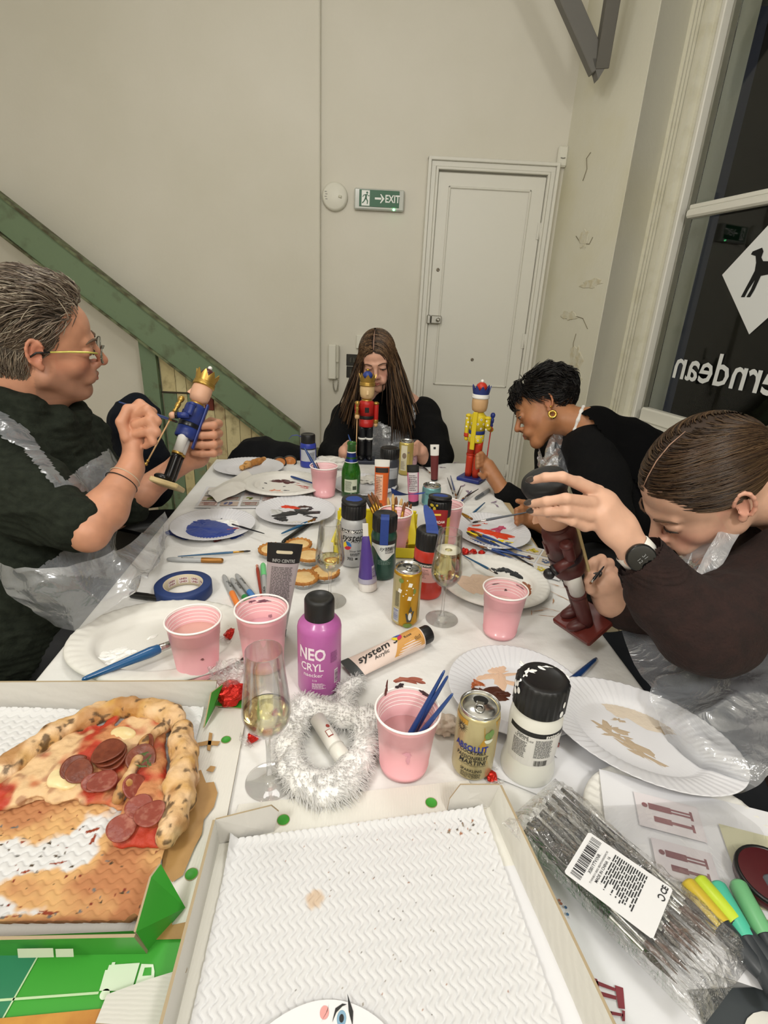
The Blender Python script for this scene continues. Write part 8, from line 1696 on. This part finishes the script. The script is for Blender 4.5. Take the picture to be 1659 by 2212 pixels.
V, F = strands(P, .00055, 3); fm = mat('fur_fibre', (1, 1, 1), .6); nt_ = fm.node_tree; a_, b_, c_2 = nt_.nodes.new('ShaderNodeBsdfDiffuse'), nt_.nodes.new('ShaderNodeBsdfTranslucent'), nt_.nodes.new('ShaderNodeMixShader')
for q in (a_, b_): q.inputs[0].default_value = (.98, .975, .965, 1)
nt_.links.new(a_.outputs[0], c_2.inputs[1]); nt_.links.new(b_.outputs[0], c_2.inputs[2]); nt_.links.new(c_2.outputs[0], nt_.nodes['Material Output'].inputs[0]); o = npobj('fur_fibres', V, F, fm, fu); o['kind'] = 'stuff'
a, b = at(742, 1640, .764), at(690, 1560, .772); t = thing('glue_stick', 'white plastic glue tube poking out of the white fur', 'glue', a, axes(b - a).to_euler()); L = (b - a).length * 1.1
m = MB(); m.lathe([(.0105, 0), (.0118, .001), (.0118, .022), (.0112, .023)], 30); m.build('cap', pl('dedcd4', .35), t); m = MB(); m.lathe([(.0108, .0225), (.0112, .024), (.0112, L)], 30); m.build('tube_body', pl('e4e2dc', .35), t)
m = MB(); m.lathe([(.0119, .0195), (.0122, .0205), (.0119, .0215)], 30, caps=False); m.build('cap_ring', pl('c4c2ba', .4), t)
wp0 = parent_world(t).inverted(); vv = (wp0.to_3x3() @ (EYE - a)); fa_ = math.atan2(vv.y, vv.x); d = Decal(cyl(.0113, fa_ + .3, .0003)); d.rect(-.004, .034, .004, .046, 0, 1, 2); d.disc(.004, .052, .003, 0, 1); d.build('label_print', pl('9a4038'), t); d = Decal(cyl(.0113, fa_ + .3, .0003)); d.rect(-.003, .0355, .003, .0445, 0, 3, 2); d.build('label_panel', whi, t)
# crumpled cream tissue behind the pale can
def crumple(label, c, r, mt, seed, sq=(1, 1, .5), name='crumpled_tissue', cat='tissue', amp=.30, nn=44):
    t = thing(name, label, cat, (c.x, c.y, TZ)); V = []
    for j in range(nn // 2 + 1):
        for i in range(nn): a, b = i * 2 * pi / nn, pi * j / (nn // 2); V.append([sin(b) * cos(a), sin(b) * sin(a), -cos(b)])
    V = np.array(V); w = 1 - np.abs(fbm(V * 2.1 + seed, 3, seed)); k = 1 + amp * (w * 2 - 1.4); V = V * k[:, None] * np.array([r * sq[0], r * sq[1], r * sq[2]]); V[:, 2] = np.maximum(V[:, 2] + r * sq[2] * .55, .0006)
    m = MB(); m.add(V, [[j * nn + i, j * nn + (i + 1) % nn, (j + 1) * nn + (i + 1) % nn, (j + 1) * nn + i] for j in range(nn // 2) for i in range(nn)]); m.build('tissue_sheet', mt, t); return t
tis = mat('tissue_paper', S('dcd9d2'), .85, bump=(60, .3, .003)); crumple('small cream crumpled shell of clay behind the pale gold can', at(962, 1565, .76), .021, pl('d9cabb', .7), 3, (1, .8, .7), 'clay_scrap', 'clay')
crumple('crumpled white tissue beside the ultramarine bottle at the far end', at(712, 1003, .76), .07, tis, 5, (1.1, .7, .35)); crumple('crumpled white tissue behind the green beer bottle', at(795, 1035, .76), .05, tis, 8, (1, .8, .25)); 
t = thing('paper_napkin', 'thin white napkin draped over the printed sheets, far left of the table', 'napkin', at(500, 1050, TZ)); c_ = at(500, 1050, TZ)
drape(t, 'napkin_sheet', [[at(455, 1058, .757), at(490, 1040, .775), at(530, 1020, .775)], [at(452, 1072, .762), at(500, 1048, .785), at(560, 1040, .765)], [at(470, 1086, .757), at(520, 1065, .768), at(562, 1052, .758)]], 50, .010, 5, 9, tis)
# printed sheets
prw = mat('printer_paper', S('d9d9dc'), .65)
def sheet(label, c, w, h, rot, z=.7525, mt=None, tilt=(0, 0)):
    t = thing('printed_sheet', label, 'paper', (c[0], c[1], z), (tilt[0], tilt[1], rot)); m = MB(); G_ = [[(x, y, .0006 + .0015 * fbm(np.array([x * 9 + rot, y * 9, 0.]), 2, 3)) for x in np.linspace(-w / 2, w / 2, 14)] for y in np.linspace(-h / 2, h / 2, 14)]
    m.grid(G_); m.build('paper_sheet', mt or prw, t); return t, Decal
def photo_prints(t, items, z=.0028):
    """items: (u0, v0, u1, v1, ground colour, figure colour, kind)"""
    for (u0, v0, u1, v1, g_, f_, kd) in items:
        d = Decal(planar(TM((0, 0, z)), .0002)); d.rect(u0, v0, u1, v1, 0, 0, 1); d.build('printed_picture', pl(g_, .6), t); d = Decal(planar(TM((0, 0, z)), .0002)); w_, h_ = u1 - u0, v1 - v0; cx, cy = (u0 + u1) / 2, (v0 + v1) / 2
        if kd == 'nut':
            d.rect(cx - w_ * .30, cy + h_ * .06, cx + w_ * .05, cy + h_ * .24, 0, 2, 1); d.rect(cx + w_ * .05, cy + h_ * .08, cx + w_ * .34, cy + h_ * .13, 0, 2, 1); d.rect(cx + w_ * .05, cy + h_ * .17, cx + w_ * .34, cy + h_ * .22, 0, 2, 1); d.disc(cx - w_ * .36, cy + h_ * .15, h_ * .07, 0, 2, n=10); d.rect(cx + w_ * .34, cy + h_ * .02, cx + w_ * .38, cy + h_ * .28, 0, 2, 1)
            d.rect(cx - w_ * .25, cy - h_ * .28, cx + w_ * .02, cy - h_ * .12, 0, 2, 1); d.rect(cx + w_ * .02, cy - h_ * .24, cx + w_ * .32, cy - h_ * .16, 0, 2, 1); d.rect(cx + w_ * .32, cy - h_ * .32, cx + w_ * .36, cy - h_ * .10, 0, 2, 1)
        else:
            r_ = random.Random(int(abs(u0) * 1e4) + 3)
            for i in range(9): d.disc(cx + w_ * r_.uniform(-.3, .3), cy + h_ * r_.uniform(-.25, .25), min(w_, h_) * r_.uniform(.07, .16), 0, 2 + i % 3, n=8)
        d.build('printed_figure', pl(f_, .6), t)
t, _ = sheet('printed sheet of small nutcracker pictures, far left under the napkin', (-.43, 1.58), .26, .20, .12)
photo_prints(t, [(-.12 + .062 * i, -.085 + .045 * j, -.066 + .062 * i, -.048 + .045 * j, ('c9b8b4', 'b9a79a', 'a8a39c', 'cfc9c4')[(i + j) % 4], ('8a4a44', '7f8a3c', '5a5f86', '9a5a4a')[(i * 2 + j) % 4], ('nut', 'blob')[(i + j) % 2]) for i in range(4) for j in range(4)])
t, _ = sheet('printed picture sheet under the red paint plate on the right', (.40, 1.22), .20, .16, -.5)
photo_prints(t, [(-.08 + .055 * i, -.07 + .05 * j, -.03 + .055 * i, -.03 + .05 * j, ('cfc4b4', 'b8a890', 'd8d4cc')[(i + j) % 3], ('6a4a3a', '5a6a8a', 'c9b43a')[(i + j * 2) % 3], 'blob') for i in range(3) for j in range(3)])
t, _ = sheet('white sheet with a printed doll eye beside the white bottle', (.262, .575), .20, .15, -.45); e = at(1188, 1640, .755)
Me = TM((0, 0, .003)); wp0 = parent_world(t).inverted(); q = wp0 @ e; d = Decal(planar(Me, .0002)); d.disc(q.x, q.y, .0045, 0, 2, ry=.006); d.build('iris', pl('7fa4bd'), t); d = Decal(planar(Me, .0002)); d.disc(q.x, q.y, .002, 0, 4); d.poly([(q.x - .006, q.y + .004), (q.x + .002, q.y + .010), (q.x + .010, q.y + .006), (q.x + .003, q.y + .0075)], 0, 3); d.build('lashes', ink, t)
d = Decal(planar(Me, .0002)); q = wp0 @ at(1192, 1607, .755); [d.rect(q.x - .012 + .008 * i, q.y - .002 + .005 * j, q.x - .0055 + .008 * i, q.y + .002 + .005 * j, 0, 1, 1) for i in range(3) for j in range(2)]; d.build('red_grid_print', pl('b06a66'), t)
t, _ = sheet('large printed sheet of nutcracker photographs in the clear sleeve at the right', (.435, .385), .30, .22, -.28, z=.7715)
Pm = []
for (x0, y0, x1, y1, g_, f_, kd) in ((-.11, .035, -.035, .085, 'd5cfd2', '8a5a5e', 'nut'), (-.10, -.025, -.035, .022, 'cfc8cc', '7a4a50', 'nut'), (-.015, -.03, .045, .068, 'c2bfa0', '8fae2a', 'blob'), (.048, .02, .075, .07, 'b98f6a', 'c9a27c', 'blob'), (.078, -.03, .14, .065, 'd5ccc8', '4a3436', 'blob'), (-.015, -.1, .045, -.04, 'a08a5a', 'c4c24a', 'blob'), (.048, -.04, .075, .015, '9a7350', 'b98f6a', 'blob')): Pm.append((x0, y0, x1, y1, g_, f_, kd))
photo_prints(t, Pm, .0034); d = Decal(planar(TM((0, 0, .0036)), .0002)); [d.disc(.01 + x, .01 + y, .006, 0, 8, n=9) for x, y in ((-.012, .01), (.02, -.006), (.03, .012))]; d.build('red_print_spot', pl('b0362c'), t)
t, _ = sheet('white printed sheet with maroon nutcracker figures between the box and the bag', (.262, .30), .16, .24, .14, z=.7535)
d = Decal(planar(TM((0, 0, .0032)), .0002)); wp0 = parent_world(t).inverted()
def LL(x, y): q = wp0 @ at(x, y, .757); return q.x, q.y
for poly in (((1248, 2102), (1290, 2115), (1300, 2160), (1262, 2150)), ((1288, 2118), (1330, 2135), (1330, 2142), (1288, 2127)), ((1292, 2140), (1332, 2152), (1331, 2160), (1292, 2150)), ((1328, 2128), (1346, 2134), (1350, 2180), (1336, 2178)), ((1292, 2180), (1322, 2186), (1320, 2196), (1290, 2194)), ((1318, 2184), (1346, 2190), (1346, 2196), (1318, 2192)), ((1344, 2182), (1350, 2184), (1350, 2206), (1344, 2206))): d.poly([LL(*p_) for p_ in poly][::-1], 0, 2)
d.build('printed_figure', pl('7a3038', .6), t)
for (x, y, hx) in ((1212, 1952, '8a5a44'), (1222, 1960, '3c5a7a'), (1205, 1968, '8a6a54'), (1226, 1975, '4a6a8a'), (1214, 1982, '3c4a5a'), (1208, 1945, 'a06a54')): d = Decal(planar(TM((0, 0, .0032)), .0002)); u_, v_ = LL(x, y); d.disc(u_, v_, .0018, 0, 2, n=5); d.build('printed_star', pl(hx, .6), t)
# dark sheet with white brush strokes, bottom right corner
t, _ = sheet('dark grey sheet with white curved brush strokes in the bottom right corner', (.40, .232), .16, .13, .05, z=.756, mt=pl('3c4144', .6))
d = Decal(planar(TM((0, 0, .003)), .0002)); r_ = random.Random(5)
d.disc(-.02, .01, .036, 0, 1, n=24)
for i in range(60):
    rr_ = r_.uniform(.036, .055); a0 = r_.uniform(-2.6, .3); d.disc(-.02, .01, rr_ + .0009, 0, 2, a0, a0 + r_.uniform(.2, .7), 8, r0=rr_)
o = d.build('brush_stroke_print', pl('d5d3cb', .6), t); o['kind'] = 'stuff'
# highlighters and marker pens under the sleeve
HL = (((1690, 2110), (1505, 1898), 'b9cf3a', 'lime green highlighter nearest the bag label'), ((1700, 2190), (1545, 1908), '4fb89a', 'mint green highlighter, second in the row under the clear sleeve'), ((1735, 2180), (1590, 1905), '6fb07c', 'sage green highlighter, third in the row under the clear sleeve'), ((1800, 2130), (1655, 1895), '5a6066', 'grey highlighter at the very right edge of the table'), ((1660, 2120), (1480, 1905), 'c9b03a', 'ochre yellow highlighter, leftmost under the bag of brushes'))
for (pa, pb, hx, lb_) in HL: marker(lb_, pa, pb, pl(hx, .35), r=.0088, cap=.48, barrel=pl('34383c', .4), text=False, name='highlighter_pen', z=.034)
m_ = at(1620, 1925, .785); t = thing('tin_lid', 'black and dark red round tin lid behind the highlighters', 'tin', (m_.x + .034, m_.y + .014, TZ + .026)); m = MB(); m.lathe([(.034, 0), (.036, .002), (.036, .012), (.034, .013), (.0001, .013)], 36); m.build('tin_lid', pl('4a1a1e', .35), t); m = MB(); m.lathe([(.0362, .009), (.037, .0105), (.0362, .0135), (.034, .014), (.033, .013)], 36, caps=False); m.build('tin_rim', pl('161616', .35), t)

# clear bag of black brushes with a white label
bg = thing('bag_of_brushes', 'clear plastic bag of new thin black brushes with a white barcode label', 'bag', at(1340, 1930, .775))
C_ = [at(1205, 1690, .785), at(1100, 1780, .785), at(1500, 2190, .785), at(1608, 2050, .785)]        # far right, far left, near left, near right
nb_ = 18; bbk = mat('black_brush_handle', S('141416'), .25, coat=.5); col_t = ('4a2a1a', '2a1e18')
for i in range(nb_):
    k = (i + .5) / nb_; a = C_[0].lerp(C_[1], k * .92 + .04); b = C_[3].lerp(C_[2], k * .92 + .04); zo = .004 * (i % 3) + .003 * sin(i * 2.1); a = a + Vector((.003 * sin(i * 1.7), .004 * cos(i * 2.3), zo)); b = b + Vector((.003 * cos(i * 1.3), .003, zo)); d_ = b - a; L = d_.length; a = a + d_ * (.05 + .02 * (i % 3)); b = a + d_ * .93
    Rm = axes(b - a, (0, 0, 1)); L = (b - a).length; A = TM(a, Rm); r = .0034
    m = MB(); m.lathe([(.0001, 0), (r * .8, .001), (r * .75, L * .05), (r, L * .35), (r * 1.2, L * .50), (r, L * .56)], 10, 0, A, caps=False); o = m.build('packed_brush', bbk, bg, world=True)
    for nm_, pr_, mt_ in (('ferrule', [(r * .95, L * .555), (r * 1.0, L * .57), (r * .85, L * .60), (r * .9, L * .61), (r * .85, L * .62), (r * .8, L * .74)], sil), ('bristles', [(r * .75, L * .74), (r * .9, L * .78), (.0003, L * .90)], pl(col_t[i % 2], .6))):
        m = MB(); m.lathe(pr_, 10, 0, A, caps=False); q = m.build(nm_, mt_, None); q.parent = o; q.matrix_parent_inverse = Matrix(); me_ = q.data; iv = parent_world(bg).inverted(); me_.transform(iv)
bagf = film('bag_film', (.95, .95, .96), .03, .06, .25, (60, .9, .008), .42)
def bilerp(s, t): return C_[0].lerp(C_[1], s).lerp(C_[3].lerp(C_[2], s), t)
for nm_, zz_, sg in (('bag_front', .012, 1), ('bag_back', -.006, -1)):
    G_ = []
    for t_ in np.linspace(-.03, 1.04, 90):
        row = []
        for s_ in np.linspace(-.04, 1.05, 60):
            p_ = bilerp(s_, t_); e_ = min(1, max(0, min(s_ + .04, 1.05 - s_) * 9)) * min(1, max(0, min(t_ + .03, 1.04 - t_) * 14)); w = (1 - abs(float(vnoise(np.array([s_ * 22, t_ * 3.5, .3]), 5)))) ** 3 * .006 + (1 - abs(float(vnoise(np.array([s_ * 5 + t_ * 6, t_ * 9 - s_ * 4, 1.3]), 8)))) ** 4 * .005
            row.append((p_.x, p_.y, .783 + zz_ * e_ + (w * e_ if sg > 0 else 0) + .002 * e_ * cos(s_ * nb_ * 2 * pi)))
        G_.append(row)
    m = MB(); m.grid(G_[::-1] if sg > 0 else G_); m.build(nm_, bagf, bg, world=True)
lc = [at(1272, 1797, .806), at(1218, 1885, .806), at(1385, 2037, .806), at(1435, 1950, .806)]; o_ = lc[0]; ux = (lc[1] - lc[0]); uy = (lc[3] - lc[0]); W_, H_ = ux.length, uy.length; ux.normalize(); uy = (uy - ux * uy.dot(ux)).normalized(); nz_ = ux.cross(uy); 
nz_ = nz_ if nz_.z > 0 else -nz_; Ml = Matrix((*[()],)) if False else Matrix(((ux.x, uy.x, nz_.x, o_.x), (ux.y, uy.y, nz_.y, o_.y), (ux.z, uy.z, nz_.z, o_.z), (0, 0, 0, 1)))
m = MB(); m.prism([(.002, 0), (W_ - .002, 0), (W_, .002), (W_, H_ - .002), (W_ - .002, H_), (.002, H_), (0, H_ - .002), (0, .002)], 0, .0003, 0, Ml); m.build('paper_label', pl('dfdfe0', .5), bg, world=True)
# text runs across the label: u along its width from the left edge (far left corner) when read from the lower left
d = Decal(planar(Ml @ TM((0, 0, .0004)), .0002)); d.barcode(.004, .005, W_ - .004, .016, 0, 31); 
def LT(s, v, size, **k): d.text(s, W_ * .5, v, size, 0, rot=pi, **k)
LT('X001YTV1NR', .0195, .0048, bold=.01); LT('T1WINBO/1-B002/ BB2/POWER0509CVE', .0245, .0027); LT('MADE IN CHINA  16', .0285, .0042, bold=.01); d.lines(.006, .032, W_ - .006, H_ - .022, 15, 0, .5, 17, 2, .35)
LT('CE', H_ - .008, .009, bold=.03) if False else d.text('CE', .008, H_ - .006, .008, 0, rot=pi, bold=.03); d.disc(.018, H_ - .006, .0036, 0, 2, .3, 5.6, r0=.0024)
d.mb.build('label_print', pl('2c2c2e', .6), bg, world=True)
# clear sleeve over the print at the right edge
t = thing('clear_sleeve', 'clear plastic sleeve over the printed photographs hanging past the right table edge', 'plastic sleeve', at(1500, 1800, .785)); 
drape(t, 'sleeve_sheet', [[at(1262, 1745, .782), at(1400, 1738, .784), at(1560, 1728, .786)], [at(1330, 1830, .784), at(1480, 1820, .786), at(1640, 1790, .784)], [at(1420, 1940, .784), at(1560, 1920, .787), at(1700, 1880, .782)]], 60, .003, 3, 6, film('sleeve_film', (.95, .95, .97), .05, .04, .3, (8, .5, .006), .5))
# dark coats and bench at the back left
t = thing('dark_coat', 'black coat heaped on the bench behind the far left table corner', 'coat', (-.62, 2.25, .42)); q = Solid(.009); q.chain([(-.66, 2.24, .52), (-.52, 2.27, .62), (-.40, 2.28, .60), (-.33, 2.25, .54)], [.10, .15, .14, .10], .05); q.chain([(-.64, 2.24, .48), (-.34, 2.24, .46)], [.12, .12], .04); garment(t, q, 'coat_cloth', mat('black_wool', S('121316'), .9, spec=.2, bump=(120, .4, .003)), .02, 7, 1, 3)
t = thing('bench', 'low dark bench carrying the black coat', 'bench', (-.52, 2.27, 0)); m = MB(); m.box((0, 0, .34), (.5, .28, .04)); m.build('bench_seat', pl('2a2622', .6), t)
for sx in (-1, 1): m = MB(); m.box((sx * .2, 0, .16), (.04, .24, .32)); m.build('leg', pl('2a2622', .6), t)
j0, j1 = aty(238, 905, 1.74), aty(338, 905, 1.74); zt_ = aty(290, 858, 1.74).z; t = thing('navy_jacket', 'dark navy jacket over a chair back behind the hands of the man', 'jacket', (j0.x, 1.74, .4)); q = Solid(.008); w_ = (j1.x - j0.x) / 2; q.chain([(j0.x + .04, 1.74, zt_ - .06), (j0.x + w_, 1.75, zt_ - .035), (j1.x - .04, 1.76, zt_ - .07)], [.035, .035, .035], .04); q.chain([(j0.x + .05, 1.74, zt_ - .10), (j1.x - .05, 1.76, zt_ - .2)], [.05, .05], .05); q.cap((j0.x + .05, 1.74, .78), (j1.x - .05, 1.76, .70), .075, .07, .05); q.cap((j0.x + w_, 1.75, zt_ - .10), (j0.x + w_, 1.75, .80), .07, .08, .05); garment(t, q, 'jacket_cloth', mat('navy_cloth', S('141821'), .9, spec=.2, bump=(120, .4, .003)), .014, 9, 1, 3)
t = chair('black tub chair under the dark navy jacket', j0.x + w_, 1.75, R(60))
